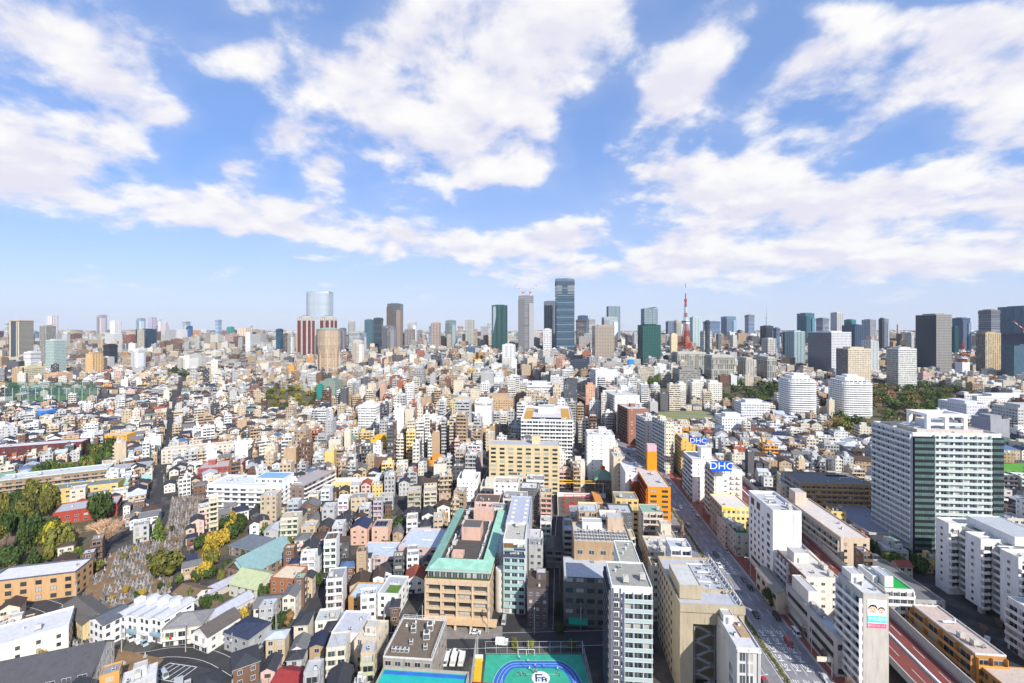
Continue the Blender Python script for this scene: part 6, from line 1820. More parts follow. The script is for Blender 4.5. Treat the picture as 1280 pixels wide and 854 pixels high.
for i in range(8):
    t = 2 * math.pi * (i + .5) / 8
    b = MB(); b.box(-2.0, 2.0, -2.0, 2.0, 0, hh * .62, (.50, .375, .26)); b.build('corner_pier', None, o, (24.9 * math.cos(t), 24.9 * math.sin(t), 0), t)
occupy(x, D + 26, 0, 60, 60, 3); FAR_TAKEN.append((x, D + 26, 36))
# twin white rounded balcony towers
for i, (pl_, pr_, yt) in enumerate(((973, 1019, 475), (1037, 1087, 477))):
    D = 610; xl, xr = (pl_ - 640) * D / F, (pr_ - 640) * D / F; R_ = (xr - xl) / 2; h = H - (yt - HY) * D / F
    k_ = (D + R_) / D; o = link('apartment_tower', None, None, ((xl + xr) / 2 * k_, D + R_, 0), A5 - .05)
    tag(o, ('left' if i == 0 else 'right') + ' one of two identical round cornered white balcony towers before the wooded park', AT, 'white twin towers by the park')
    n = 28; b = MB()
    pts = [(R_ * .71 * math.copysign(abs(math.cos(t)) ** .38, math.cos(t)), R_ * .71 * math.copysign(abs(math.sin(t)) ** .38, math.sin(t))) for t in np.linspace(0, 2 * math.pi, n, endpoint=False)]
    for k in range(n):
        p, q = pts[k], pts[(k + 1) % n]
        b.face([(*p, 0), (*q, 0), (*q, h), (*p, h)], (.70, .70, .70), 0, (.66, .6, 0), (.08, .08, .09), [(0, 0), (2, 0), (2, h / 3), (0, h / 3)])
    b.face([(*p, h) for p in pts], (.6, .6, .6)); b.build('wall', None, o)
    me = None
    bb_ = MB()
    for k in range(n):
        p, q = pts[k], pts[(k + 1) % n]
        f1 = 1.09
        P = [(p[0] * f1, p[1] * f1), (q[0] * f1, q[1] * f1)]
        bb_.face([(*p, 0), (*q, 0), (*P[1], 0), (*P[0], 0)][::-1], (.78, .78, .78)); bb_.face([(*P[0], -.15), (*P[1], -.15), (*P[1], 1.6), (*P[0], 1.6)], (.82, .82, .81)); bb_.face([(*P[1], -.15), (*P[0], -.15), (*p, -.15), (*q, -.15)], (.7, .7, .7)); g1 = 1.075; Q_ = [(p[0] * g1, p[1] * g1), (q[0] * g1, q[1] * g1)]; bb_.face([(*Q_[0], 1.6), (*Q_[1], 1.6), (*Q_[1], .01), (*Q_[0], .01)], (.7, .7, .7)); bb_.face([(*P[0], 1.6), (*P[1], 1.6), (*Q_[1], 1.6), (*Q_[0], 1.6)], (.8, .8, .8))
        if k % 4 == 1: bb_.face([(*p, 0), (*P[0], 0), (*P[0], 3.0), (*p, 3.0)], (.78, .78, .78))
    me = bb_.mesh('balcony_ring', [M['facade']])
    for k in range(1, int(h / 3)):
        link('balcony', me, o, (0, 0, k * 3.0))
    b = MB(); b.box(-R_ * .45, R_ * .45, -R_ * .45, R_ * .45, h + .03, h + 4, (.74, .74, .74)); b.box(-R_ * .25, R_ * .25, -R_ * .25, R_ * .25, h + 4.01, h + 7, (.76, .76, .76)); b.build('roof_hut', None, o)
    occupy((xl + xr) / 2 * k_, D + R_, 0, 2 * R_, 2 * R_, 6)
# classical office blocks with tall pilasters
for i, (pl_, pr_, yt, D, dp) in enumerate(((880, 918, 447, 1020, 45), (922, 943, 450, 1010, 40), (945, 971, 449, 1000, 50), (839, 884, 443, 1150, 50))):
    o = tower('office_building', 'cream pilastered office block, ' + ('second from the left', 'third from the left', 'rightmost', 'leftmost')[i] + ' of four below the red lattice tower', 'office building', pl_, pr_, yt, D, (.38, .36, .30), None, group='pilastered blocks', depth=dp, wf=.6, hf=.92, bay=4.2, fh=14, roofcol=(.55, .52, .46), crown='none')
    w, dd, h = o['size']
    b = MB(); b.box(-w / 2 - .8, w / 2 + .8, -dd / 2 - .8, dd / 2 + .8, h - 3.6, h - 2.2, (.56, .51, .42)); b.build('cornice', None, o); b = MB(); b.box(-w / 2 - .6, w / 2 + .6, -dd / 2 - .6, dd / 2 + .6, 8, 9.2, (.60, .52, .38)); b.build('string_course', None, o)
    b = MB(); b.box(-w / 2 + 2, w / 2 - 2, -dd / 2 + 2, dd / 2 - 2, h + .06, h + 5, (.46, .45, .42)); b.build('attic_storey', None, o)

# red and white lattice tower
D = 2080; tx = (857 - 640) * D / F
o = link('lattice_tower', None, None, (tx, D, 0), math.radians(30)); tag(o, 'tall red and white lattice tower with splayed legs and an observation deck', 'lattice tower')
HT = 358; RED, WHT = (.34, .05, .03), (.60, .66, .66)
prof = [(0, 44), (30, 31), (60, 22), (100, 14.5), (150, 9.6), (200, 6.2), (250, 3.6)]
def rad(z):
    for (z0, r0), (z1, r1) in zip(prof, prof[1:]):
        if z <= z1: return r0 + (r1 - r0) * (z - z0) / (z1 - z0)
    return prof[-1][1]
for (z0, z1, c) in ((0, 160, RED), (160, 176, WHT), (176, 196, RED), (196, 222, WHT), (222, 250, RED)):
    b = MB(); z = z0
    while z < z1 - .1:
        zn = min(z + max(8, rad(z) * .6), z1); r0, r1 = rad(z), rad(zn)
        for i in range(4):
            a0, a1 = math.pi / 4 + i * math.pi / 2, math.pi / 4 + (i + 1) * math.pi / 2
            P, Q = (r0 * math.cos(a0), r0 * math.sin(a0), z), (r1 * math.cos(a0), r1 * math.sin(a0), zn)
            S, T = (r0 * math.cos(a1), r0 * math.sin(a1), z), (r1 * math.cos(a1), r1 * math.sin(a1), zn)
            th = max(.9, r0 * .10)
            b.beam(P, Q, th, c); 
            if z > 20 or True:
                b.beam(P, T, th * .55, c); b.beam(S, Q, th * .55, c)
            b.beam(Q, T, th * .6, c)
        z = zn
    if z0 == 0:
        for zz in (25, 60):
            r_ = rad(zz); 
            for i in range(4):
                a0, a1 = math.pi / 4 + i * math.pi / 2, math.pi / 4 + (i + 1) * math.pi / 2
                b.beam((r_ * math.cos(a0), r_ * math.sin(a0), zz), (r_ * math.cos(a1), r_ * math.sin(a1), zz), 3.2, c)
    b.build('lattice_section', None, o)
b = MB(); b.box(-13, 13, -13, 13, 146, 153, (.66, .66, .66)); b.box(-12.4, 12.4, -12.4, 12.4, 153.01, 158, (.10, .10, .12)); b.box(-12, 12, -12, 12, 158.01, 161, (.7, .7, .7)); b.build('observation_deck', None, o)
b = MB(); b.lathe([(6, 250), (7, 251), (7, 257), (5, 259), (0, 259)], 16, (.60, .06, .05)); b.build('upper_deck', None, o)
b = MB()
for k, (z0, z1) in enumerate(((259, 285), (285, 310), (310, 330), (330, HT))):
    b.lathe([(2.4 - k * .5, z0), (2.2 - k * .5, z1), (0, z1 + .01)], 8, RED if k % 2 == 0 else WHT)
b.build('antenna_mast', None, o)
FAR_TAKEN.append((tx, D, 50))
r_ = random.Random(19)
for k in range(118):
    right = k < 78
    p0 = r_.uniform(430, 1275) if right else r_.uniform(-5, 335)
    D = r_.uniform(1500, 3600) if right else r_.uniform(2600, 5600)
    wd = r_.uniform(16, 34) if right else r_.uniform(16, 42)
    ht = r_.uniform(50, 115) if r_.random() < .75 else r_.uniform(115, 165)
    pw = wd * F / D
    if 845 < p0 + pw and p0 < 869: continue
    if any(abs((p0 - 640) * D / F - x_) < q_ + wd * .6 and abs(D - y_) < q_ + wd for x_, y_, q_ in FAR_TAKEN): continue
    cn, cc, gg = r_.choice((('slate grey', (.20, .21, .24), None), ('blue glass', (.10, .16, .24), (.05, .10, .17)), ('pale grey', (.42, .43, .45), None), ('taupe', (.30, .26, .24), None), ('dark glass', (.05, .06, .08), (.03, .04, .06)), ('off white', (.56, .55, .53), None), ('blue grey', (.24, .30, .37), (.10, .15, .2)), ('beige', (.46, .39, .31), None)))
    tw = tower('office_tower', cn + ' tower ' + str(k), 'office tower', p0, p0 + pw, HY + (H - ht) * F / D, D, cc, gg)
    del tw['label']; auto(tw, f"{cn} {'high' if ht > 110 else 'mid-height'} tower", 'office tower', 'plain towers of the skyline', (p0 + pw / 2, HY + (H - ht) * F / D))
# slender far lattice tower
D = 9200; tx = (958.5 - 640) * D / F
o = link('broadcast_tower', None, None, (tx, D, 0)); tag(o, 'very distant slender pale broadcast tower on the horizon', 'broadcast tower')
b = MB(); b.lathe([(34, 0), (20, 150), (13, 340), (11, 345)], 12, (.42, .46, .54)); b.build('shaft', None, o)
b = MB(); b.lathe([(12, 345), (24, 360), (22, 372), (10, 376), (10, 440), (17, 450), (15, 458), (7, 462)], 12, (.44, .48, .56)); b.build('observation_deck', None, o)
b = MB(); b.lathe([(6, 462), (4, 560), (2, 634), (0, 636)], 8, (.46, .5, .58)); b.build('antenna_mast', None, o)
# stepped spire on the left horizon
D = 5000; tx = (206.5 - 640) * D / F
o = link('spire_tower', None, None, (tx, D, 0)); tag(o, 'distant stepped tower that ends in a needle spire on the left horizon', OT)
b = MB()
for (s, z0, z1) in ((30, 0, 130), (24, 130.01, 170), (17, 170.01, 195)):
    b.box(-s, s, -s, s, z0, z1, (.48, .42, .42))
b.build('wall', None, o); b = MB(); b.lathe([(16, 195.02), (9, 215), (3, 235), (0, 262)], 8, (.46, .40, .40)); b.build('spire', None, o)
# red and white radio mast on a roof
D = 1100; x = (1203 - 640) * D / F
o = link('radio_mast', None, None, (x, D, 0)); tag(o, 'stubby red and white lattice mast with round platforms on a white block', 'radio mast')
b = MB(); b.box(-9, 9, -9, 9, 0, 42, (.62, .62, .64)); b.build('base_block', None, o)
zs = [42.01, 50, 58, 66, 74, 82]
for k, (z0, z1) in enumerate(zip(zs, zs[1:])):
    b = MB(); c = RED if k % 2 == 0 else WHT; r0, r1 = 8 - k * 1.2, 6.8 - k * 1.2
    for i in range(4):
        a0, a1 = math.pi / 4 + i * math.pi / 2, math.pi / 4 + (i + 1) * math.pi / 2
        b.beam((r0 * math.cos(a0), r0 * math.sin(a0), z0), (r1 * math.cos(a0), r1 * math.sin(a0), z1), .7, c); b.beam((r0 * math.cos(a0), r0 * math.sin(a0), z0), (r1 * math.cos(a1), r1 * math.sin(a1), z1), .45, c)
        b.beam((r1 * math.cos(a0), r1 * math.sin(a0), z0), (r0 * math.cos(a1), r0 * math.sin(a1), z1), .45, c)
    b.lathe([(r0 + 2.2, z0), (r0 + 2.2, z0 + 1.6), (0, z0 + 1.7)], 14, c); b.build('lattice_section', None, o)
b = MB(); b.beam((0, 0, 82), (0, 0, 96), .6, RED); b.build('antenna_mast', None, o)
FAR_TAKEN.append((x, D, 20)); occupy(x, D, 0, 20, 20, 3)
# tall striped chimney far off
D = 3400; x = (898 - 640) * D / F
o = link('chimney', None, None, (x, D, 0)); tag(o, 'distant thin red and white banded chimney right of the lattice tower', 'chimney')
for k in range(6):
    b = MB(); b.lathe([(5 - k * .3, k * 27), (4.7 - k * .3, k * 27 + 27)], 10, (.7, .7, .7) if k % 2 else (.55, .05, .05)); b.build('band', None, o)

# ------------------------------------------------------------------ the ordinary fabric of the city
PAL = [('white', (.71, .71, .70), 27), ('cream', (.62, .55, .44), 14), ('pale grey', (.44, .44, .44), 18), ('ivory', (.66, .63, .56), 15), ('beige', (.50, .40, .28), 11), ('tan', (.42, .30, .19), 8), ('brown', (.17, .10, .07), 8),
       ('charcoal', (.11, .11, .12), 6), ('orange', (.66, .32, .09), 1.2), ('yellow', (.72, .53, .20), 1.5), ('pink', (.64, .44, .39), 2.5), ('brick', (.36, .12, .07), 2.3)]
LOWPAL = [(a, b_, w_) for (a, b_, _), w_ in zip(PAL, (17, 15, 14, 12, 14, 11, 10, 7, 1.2, 1.2, 2, 2.5))]
ROOFS = [('slate', (.045, .048, .058), 28), ('umber', (.075, .05, .04), 19), ('grey', (.15, .15, .155), 18), ('navy', (.028, .035, .07), 10), ('silver', (.44, .47, .51), 10), ('rust', (.30, .08, .05), 4), ('blue', (.08, .14, .26), 3), ('green', (.16, .26, .20), 3), ('azure', (.38, .46, .54), 5)]
FLATS = [('silver', (.44, .45, .46), 32), ('white', (.60, .60, .60), 16), ('grey', (.26, .27, .28), 26), ('beige', (.46, .40, .32), 14), ('azure', (.44, .50, .56), 8), ('green', (.24, .38, .30), 3), ('terracotta', (.46, .25, .14), 2), ('umber', (.12, .09, .07), 14)]


def pickc(r, tab):
    return r.choices(tab, [t[2] for t in tab])[0]


def zone(X, D):
    """grid turn and storeys for a place: (angle, kind, storeys)"""
    px = 640 + F * X / D
    py = HY + H / D * F
    return px, py


def storeys(px, D, r):
    u = r.random()
    if px < 330 and D < 230: return r.choice((1, 2, 2, 2, 3))
    if px < 360:
        if D < 900: return r.choice((2, 2, 2, 3, 3)) if u < .80 else (r.randint(3, 5) if u < .95 else r.randint(5, 7))
        if D < 2200: return r.randint(2, 4) if u < .78 else (r.randint(4, 7) if u < .95 else r.randint(8, 14))
        return r.randint(4, 10) if u < .72 else (r.randint(10, 20) if u < .95 else r.randint(18, 38))
    if px < 480:
        if D < 380: return r.choice((2, 2, 3, 3, 4)) if u < .9 else 5
        if D < 650: return r.randint(2, 4) if u < .78 else r.randint(4, 8)
        if D < 2200: return r.randint(2, 5) if u < .72 else r.randint(5, 11)
        return r.randint(5, 12) if u < .74 else r.randint(12, 30)
    if px < 575 and D < 390: return r.choice((2, 2, 3, 3, 4)) if u < .9 else 5
    if 795 < px < 910 and 440 < D < 640: return r.randint(2, 3)
    if px < 855:
        if D < 420: return r.randint(4, 7) if u < .6 else r.randint(7, 11)
        if D < 1100: return r.randint(5, 9) if u < .6 else r.randint(9, 14)
        if D < 2200: return r.randint(4, 9) if u < .7 else r.randint(9, 16)
        return r.randint(6, 14) if u < .75 else r.randint(14, 32)
    if D < 620: return r.randint(2, 3) if u < .72 else r.randint(3, 6)
    if D < 1200: return r.randint(2, 4) if u < .7 else r.randint(4, 8)
    if D < 2200: return r.randint(3, 8) if u < .7 else r.randint(8, 14)
    return r.randint(6, 14) if u < .7 else r.randint(14, 34)


def angle(px, D, X):
    if px < 330 and D < 700: return math.radians(35)
    if px < 330: return math.radians(22)
    if px < 560: return math.radians(8) if D < 380 else math.radians(2)
    return A5 if D < 700 else A5 - .1


LOTS = []


def door_mesh(_c=[]):
    if not _c:
        b = MB(); b.box(-.5, .5, -.06, .02, 0, 2.1, mi=0); b.box(-.62, -.5, -.09, .02, 0, 2.2, mi=1); b.box(.5, .62, -.09, .02, 0, 2.2, mi=1); b.box(-.62, .62, -.7, .02, 2.25, 2.35, mi=1)
        _c.append(b.mesh('door', [M['dark'], M['frame']]))
    return _c[0]



def lots(region, ang, D0, D1, lw, ld, street, pxlo, pxhi, seed, skip=0.0):
    """rows of lots back to back with streets between, turned by ang"""
    r = random.Random(seed)
    c, s = math.cos(ang), math.sin(ang)
    ext = D1 * 1.75
    bw = lw * 6 + street
    bd = ld * 2 + street
    pts = [((p - 640) * D / F, D) for p in (pxlo, pxhi) for D in (D0, D1)]
    us = [x * c + y * s for x, y in pts]; vs = [-x * s + y * c for x, y in pts]
    v = min(vs) // bd * bd
    while v < max(vs):
        u = min(us) // bw * bw + r.uniform(0, bw * .5)
        while u < max(us):
            for row in (0, 1):
                x_ = u
                while x_ < u + bw - street:
                    w = lw * r.uniform(.78, 1.28)
                    cu, cv = x_ + w / 2, v + row * ld + ld / 2
                    x_ += w
                    X, Y = cu * c - cv * s, cu * s + cv * c
                    if not D0 <= Y < D1: continue
                    px = 640 + F * X / Y
                    if not pxlo <= px < pxhi: continue
                    if r.random() < skip: continue
                    LOTS.append((X, Y, ang + r.gauss(0, .012 if Y < 1200 else .1), w, ld, px, r.random()))
            u += bw
        v += bd


for (D0, D1, k) in ((140, 420, 1.0), (420, 760, 1.15), (760, 1150, 1.5)):
    lots('l', math.radians(35), D0, D1, 9.2 * k, 10.4 * k, 3.8, -190, 330, int(D0))
    lots('m', math.radians(9) if D0 < 400 else math.radians(2), D0, D1, 9.0 * k, 10.8 * k, 3.4, 330, 560, int(D0) + 1)
    lots('c', A5, D0, D1, 13.5 * k, 14.5 * k, 4.2, 560, 860, int(D0) + 2)
    lots('r', A5 - .12, D0, D1, 11.5 * k, 12.5 * k, 4.0, 860, 1450, int(D0) + 3)
lots('l', math.radians(33), 140, 700, 7.6, 8.4, 1.0, -190, 330, 91); lots('m', math.radians(8), 140, 700, 7.4, 9, 1.0, 330, 560, 92); lots('c', A5, 140, 600, 9, 10, 1.2, 560, 860, 93); lots('r', A5 - .12, 140, 700, 8.4, 9, 1.0, 860, 1450, 94)
lots('l', math.radians(33), 140, 460, 6, 6.6, .6, -190, 330, 95); lots('m', math.radians(8), 140, 460, 6, 6.6, .6, 330, 575, 96); lots('r', A5, 170, 460, 6.4, 7, .6, 860, 1450, 97)
lots('f1', math.radians(18), 1150, 2300, 24, 25, 9, -90, 1370, 51, .04)
lots('f2', math.radians(-8), 2300, 4600, 46, 46, 16, -90, 1370, 52, .10)
lots('f3', math.radians(11), 4600, 9000, 90, 90, 30, -90, 1370, 53, .12)
lots('f4', math.radians(-5), 9000, 13500, 150, 170, 50, -90, 1370, 54, .1)

SPECS = []
# parks, where no houses stand (filled with trees below)
PARK_R = [gp(1088, 548), gp(1190, 520), gp(1215, 497), gp(1170, 484), gp(1085, 488), gp(1045, 520), gp(1030, 545)]
PARK_M = [gp(900, 512), gp(975, 505), gp(975, 484), gp(900, 482), gp(850, 490)]
PARK_T = [gp(805, 505), gp(842, 505), gp(842, 484), gp(812, 484)]
PARK_L = [gp(318, 512), gp(400, 520), gp(402, 492), gp(345, 486)]
WOOD_L = [gp(-20, 722), gp(60, 712), gp(100, 690), gp(150, 660), gp(145, 640), gp(85, 640), gp(65, 632), gp(-20, 650)]
BELT_L = [gp(28, 612), gp(75, 588), gp(140, 560), gp(152, 566), gp(120, 590), gp(60, 625), gp(-10, 652), gp(-20, 630)]
GROVE = [gp(238, 700), gp(255, 672), gp(300, 655), gp(312, 668), gp(285, 690), gp(262, 712)]
TEMPLE_G = [gp(255, 790), gp(255, 740), gp(300, 690), gp(352, 690), gp(350, 745), gp(310, 770)]
CHURCH = [gp(486, 445), gp(585, 445), gp(585, 432), gp(500, 432)]
PARKS = [PARK_R, PARK_M, PARK_T, PARK_L, WOOD_L, BELT_L, GROVE, TEMPLE_G]
BLOCKED = OCC.copy()
# greens are marked after the lots' own heroes stood; nothing else is built there
for p in PARKS:
    occupy_poly(p)

for (X, Y, ang, w, ld, px, u) in LOTS:
    r = random.Random(int(u * 1e9))
    gap = .55 if Y < 700 else 1.0
    bw_, bd_ = w - 2 * gap, ld - 2 * gap
    n = storeys(px, Y, r)
    if Y < 700:
        bw_ *= r.uniform(.86, 1.0); bd_ *= r.uniform(.82, 1.0)
    if Y < 1200:
        if taken(X, Y, ang, bw_ - .6, bd_ - .6): continue
        if Y < 760: occupy(X, Y, ang, bw_, bd_, 0)
    elif any((X - a) ** 2 + (Y - b_) ** 2 < (c_ + w * .6) ** 2 for a, b_, c_ in FAR_TAKEN): continue
    fh = r.uniform(2.85, 3.2)
    h = n * fh
    wallc = pickc(r, LOWPAL if px < 575 or px > 860 else PAL)
    pitched = n <= 3 and r.random() < (.9 if 230 < px < 560 and Y < 290 else .74 if px < 575 else .5) and Y < 1150
    if pitched and wallc[0] in ('orange', 'yellow', 'brick'): wallc = PAL[r.choice((0, 1, 2, 3))]
    kind = 'house' if n <= 3 and Y < 1150 else ('apartment_building' if r.random() < .68 else 'office_building')
    rf = pickc(r, (ROOFS[:4] if px < 575 and Y < 290 and r.random() < .7 else ROOFS) if pitched else FLATS)
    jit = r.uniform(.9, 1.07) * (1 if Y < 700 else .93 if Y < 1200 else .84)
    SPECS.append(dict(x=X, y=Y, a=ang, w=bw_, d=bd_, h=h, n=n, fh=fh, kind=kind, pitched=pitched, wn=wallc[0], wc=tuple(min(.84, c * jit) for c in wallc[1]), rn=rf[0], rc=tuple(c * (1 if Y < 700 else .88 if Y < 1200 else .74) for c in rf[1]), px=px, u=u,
                      form=r.choice(('gable', 'gable', 'hip')) if pitched else 'flat', area=bw_ * max(h, bd_ * H / Y * .9) / Y ** 2))

# the ones that show largest become things of their own
cap = {'house': 290, 'apartment_building': 230, 'office_building': 150}
cnt = {}
for s in sorted(SPECS, key=lambda s: -s['area']):
    inview = -10 < s['px'] < 1290 and pix(s['x'], s['y'], s['h'])[1] < 858
    k = s['kind']
    s['own'] = inview and cnt.get(k, 0) < cap[k]
    if s['own']: cnt[k] = cnt.get(k, 0) + 1

NUM = {1: 'one', 2: 'two', 3: 'three', 4: 'four', 5: 'five', 6: 'six', 7: 'seven', 8: 'eight', 9: 'nine', 10: 'ten', 11: 'eleven', 12: 'twelve', 13: 'thirteen', 14: 'fourteen'}
GLS = [(.016, .02, .026), (.026, .032, .04), (.01, .012, .015)]


def shell(b, s, r):
    """walls, roof and roof clutter of an ordinary building into mesh b"""
    w, d_, h, n = s['w'], s['d'], s['h'], s['n']
    res = s['kind'] == 'apartment_building'
    nb = max(2, round(w / (3.2 if res else 2.6)))
    nd = max(2, round(d_ / 3.4))
    wf, hf = (r.uniform(.5, .78), r.uniform(.42, .58)) if s['kind'] != 'house' else (r.uniform(.32, .5), r.uniform(.34, .46))
    st = ('w', nb, wf, hf)
    if s['kind'] == 'office_building' and r.random() < .35: st = ('w', nb, 1.0, .48)
    if res: st = ('b', nb)
    side = ('w', nd, wf * .6, hf * .8) if r.random() < .8 else ('p',)
    f = {'F': st, 'R': side, 'L': side if r.random() < .6 else ('b', nd) if res else side, 'B': ('w', nb, .4, .4)}
    if res and r.random() < .35: f['F'], f['L'] = side, ('b', nd)
    if r.random() < .15 and n > 4: f['F'] = ('p',)
    s['f'] = f
    gla = r.choice(GLS)
    body_faces(b, w, d_, h, s['wc'], f, s['fh'], gla)
    if s['form'] == 'gable': gable_ends(b, w, d_, h, s['rise'], s['wc'], s['along'])


def roofpart(b, s, r, lod):
    w, d_, h = s['w'], s['d'], s['h']
    if s['form'] == 'gable': gable_roof(b, w, d_, h, s['rise'], s['rc'], (.45, .43, .40), s['along'], .45)
    elif s['form'] == 'hip': hip_roof(b, w, d_, h, s['rise'], s['rc'], (.45, .43, .40), .45)
    elif lod < 3: flat_roof(b, w, d_, h, s['rc'], s['wc'], r.uniform(.3, .9), .22)
    else: b.face([(-w / 2, -d_ / 2, h), (w / 2, -d_ / 2, h), (w / 2, d_ / 2, h), (-w / 2, d_ / 2, h)], s['rc'])


def roofbits(b, s, r, k, root=None):
    def put(nm, *a):
        q_ = MB() if root else b
        q_.box(*a, skip='D')
        if root: q_.build(nm, None, root)

    w, d_, h = s['w'], s['d'], s['h']
    if s['form'] != 'flat': return
    if s['n'] > 3 or r.random() < .35:
        pw, pd = w * r.uniform(.25, .45), d_ * r.uniform(.25, .45)
        x, y = r.uniform(-1, 1) * (w / 2 - pw / 2 - .5), r.uniform(-.2, 1) * (d_ / 2 - pd / 2 - .5)
        hh = r.uniform(2.2, 4.2)
        put('stair_hut', x - pw / 2, x + pw / 2, y - pd / 2, y + pd / 2, h + .06, h + hh, s['wc'])
    for _ in range(k):
        q = r.uniform(.5, 1.1)
        x, y = r.uniform(-1, 1) * (w / 2 - 1.3), r.uniform(-1, .4) * (d_ / 2 - 1.3)
        c = r.choice(((.62, .62, .6), (.3, .3, .31), (.5, .52, .54), (.70, .70, .68)))
        put('roof_unit', x - q, x + q, y - q * .7, y + q * .7, h + .07, h + r.uniform(.9, 1.9), c)


mass = {'low': MB(), 'mid': MB(), 'far': MB()}
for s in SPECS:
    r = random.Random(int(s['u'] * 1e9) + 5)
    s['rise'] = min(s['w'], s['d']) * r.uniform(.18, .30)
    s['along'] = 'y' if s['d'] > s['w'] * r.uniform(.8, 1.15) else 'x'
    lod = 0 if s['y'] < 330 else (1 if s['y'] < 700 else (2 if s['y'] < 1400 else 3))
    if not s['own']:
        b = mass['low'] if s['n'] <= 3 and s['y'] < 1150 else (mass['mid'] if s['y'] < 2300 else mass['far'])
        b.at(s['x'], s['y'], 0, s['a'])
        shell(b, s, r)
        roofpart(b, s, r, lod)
        if lod < 3: roofbits(b, s, r, (3, 3, 1)[lod])
        elif s['n'] > 8: roofbits(b, s, r, 0)
        if s['y'] < 1000 and s['n'] > 3:
            for fc in 'FL':
                if s['f'].get(fc, ('p',))[0] == 'b':
                    w, d_ = s['w'], s['d']
                    for k in range(1, s['n']):
                        z = k * s['fh']
                        if fc == 'F': b.box(-w / 2 + .2, w / 2 - .2, -d_ / 2 - 1.1, -d_ / 2 - .01, z - .15, z + 1.0, s['wc'], skip='B')
                        else: b.box(-w / 2 - 1.1, -w / 2 - .01, -d_ / 2 + .2, d_ / 2 - .2, z - .15, z + 1.0, s['wc'], skip='R')
        continue
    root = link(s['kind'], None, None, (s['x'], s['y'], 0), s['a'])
    w, d_, h, n, fh = s['w'], s['d'], s['h'], s['n'], s['fh']
    if lod == 0:
        s['f'] = {}
        nbf = max(1, round(w / 3.4)); nbd = max(1, round(d_ / 4.2))
        sid = lambda: ('W', nbd, r.choice((.9, 1.2, 1.5)), r.choice((1.0, 1.2)), 1.0) if r.random() < .85 else ('p',)
        fc = r.choice(('frame', 'frame', 'dark', 'white'))
        ff = {'F': ('W', nbf, r.choice((1.3, 1.6, 1.9)), r.choice((1.2, 1.5)), .9, fc), 'R': sid(), 'L': sid()}
        if s['kind'] == 'apartment_building': ff['F'] = ('B', nbf, tuple(min(.82, c * r.uniform(.8, 1.1)) for c in s['wc']), 1.2)
        b = MB(); body_faces(b, w, d_, h, s['wc'], {'B': ('w', nbf, .4, .4)}, fh, (.04, .05, .06))
        if s['form'] == 'gable': gable_ends(b, w, d_, h, s['rise'], s['wc'], s['along'])
        b.build('wall', None, root)
        b = MB(); roofpart(b, s, r, 0); b.build('roof', None, root)
        detail(root, w, d_, h, fh, ff)
        if s['kind'] == 'house':
            link('door', door_mesh(), root, (r.uniform(-.3, .3) * w, -d_ / 2, .02)) if True else 0
            if r.random() < .6:
                link('balcony', balcony_mesh(round(w * r.uniform(.4, .7), 1), 1.1, 2, False), root, (r.choice((-1, 1)) * w * .12, -d_ / 2 - .02, fh), 0, tuple(min(.82, c * r.uniform(.6, 1.1)) for c in s['wc']))
            if s['form'] == 'flat' and r.random() < .4:
                penthouse(root, 0, d_ * .2, h, w * .4, d_ * .35, 2.5, s['wc'])
        if s['form'] == 'flat': clutter(root, -w / 2 + .5, w / 2 - .5, -d_ / 2 + .5, d_ * .0, h, r.randint(2, 6), r, ('air_conditioner', 'air_conditioner', 'vent', 'air_conditioner', 'water_tank', 'antenna'))
        elif r.random() < .3: link('antenna', unit_mesh('antenna'), root, (0, 0, h + s['rise'] * .8)).scale = (.7, .7, .7)
        if s['form'] == 'gable' and r.random() < .18:
            pass
    else:
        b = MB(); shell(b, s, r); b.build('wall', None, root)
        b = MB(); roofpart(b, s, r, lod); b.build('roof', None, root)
        if s['form'] == 'flat':
            roofbits(None, s, r, 4 if lod == 1 else 2, root)
        for fc in 'FL':
            if s['f'].get(fc, ('p',))[0] == 'b':
                L = w if fc == 'F' else d_
                me = balcony_mesh(round(L * .97, 1), 1.1, max(2, round(L / 3.3)), r.random() < .7, 'solid', 3.0)
                cc = tuple(min(.82, c * 1.06) for c in s['wc'])
                for k in range(1, n):
                    link('balcony', me, root, (0, -d_ / 2 - .02, k * fh) if fc == 'F' else (-w / 2 - .02, 0, k * fh), 0 if fc == 'F' else -math.pi / 2, cc)
    nm = {'house': 'house', 'apartment_building': 'apartment building', 'office_building': 'office building'}[s['kind']]
    lowhi = NUM.get(n, 'tall') + '-storey'
    if s['kind'] == 'house':
        desc = f"{s['wn']} {lowhi} house with {s['rn']} {'flat' if s['form'] == 'flat' else s['form']} roof"
    elif s['kind'] == 'apartment_building':
        desc = f"{s['wn']} {lowhi} balconied block with {s['rn']} roof"
    else:
        desc = f"{s['wn']} {lowhi} office block with {s['rn']} roof"
    auto(root, desc, nm, {'house': 'houses of the low quarters', 'apartment building': 'balconied apartment blocks', 'office building': 'plain office blocks'}[nm], pix(s['x'], s['y'] , h * .7))
for nm, b in mass.items():
    b.T = None
    lab = {'low': ('low_rise_quarter', 'small pale houses packed tightly over the middle distance'), 'mid': ('mid_rise_quarter', 'pale blocks packed tightly between the named towers'), 'far': ('far_city', 'distant blocks massed along the horizon')}[nm]
    o = b.build(lab[0]); tag(o, lab[1], 'city mass', kind='stuff')
print('fill', len(SPECS), cnt)

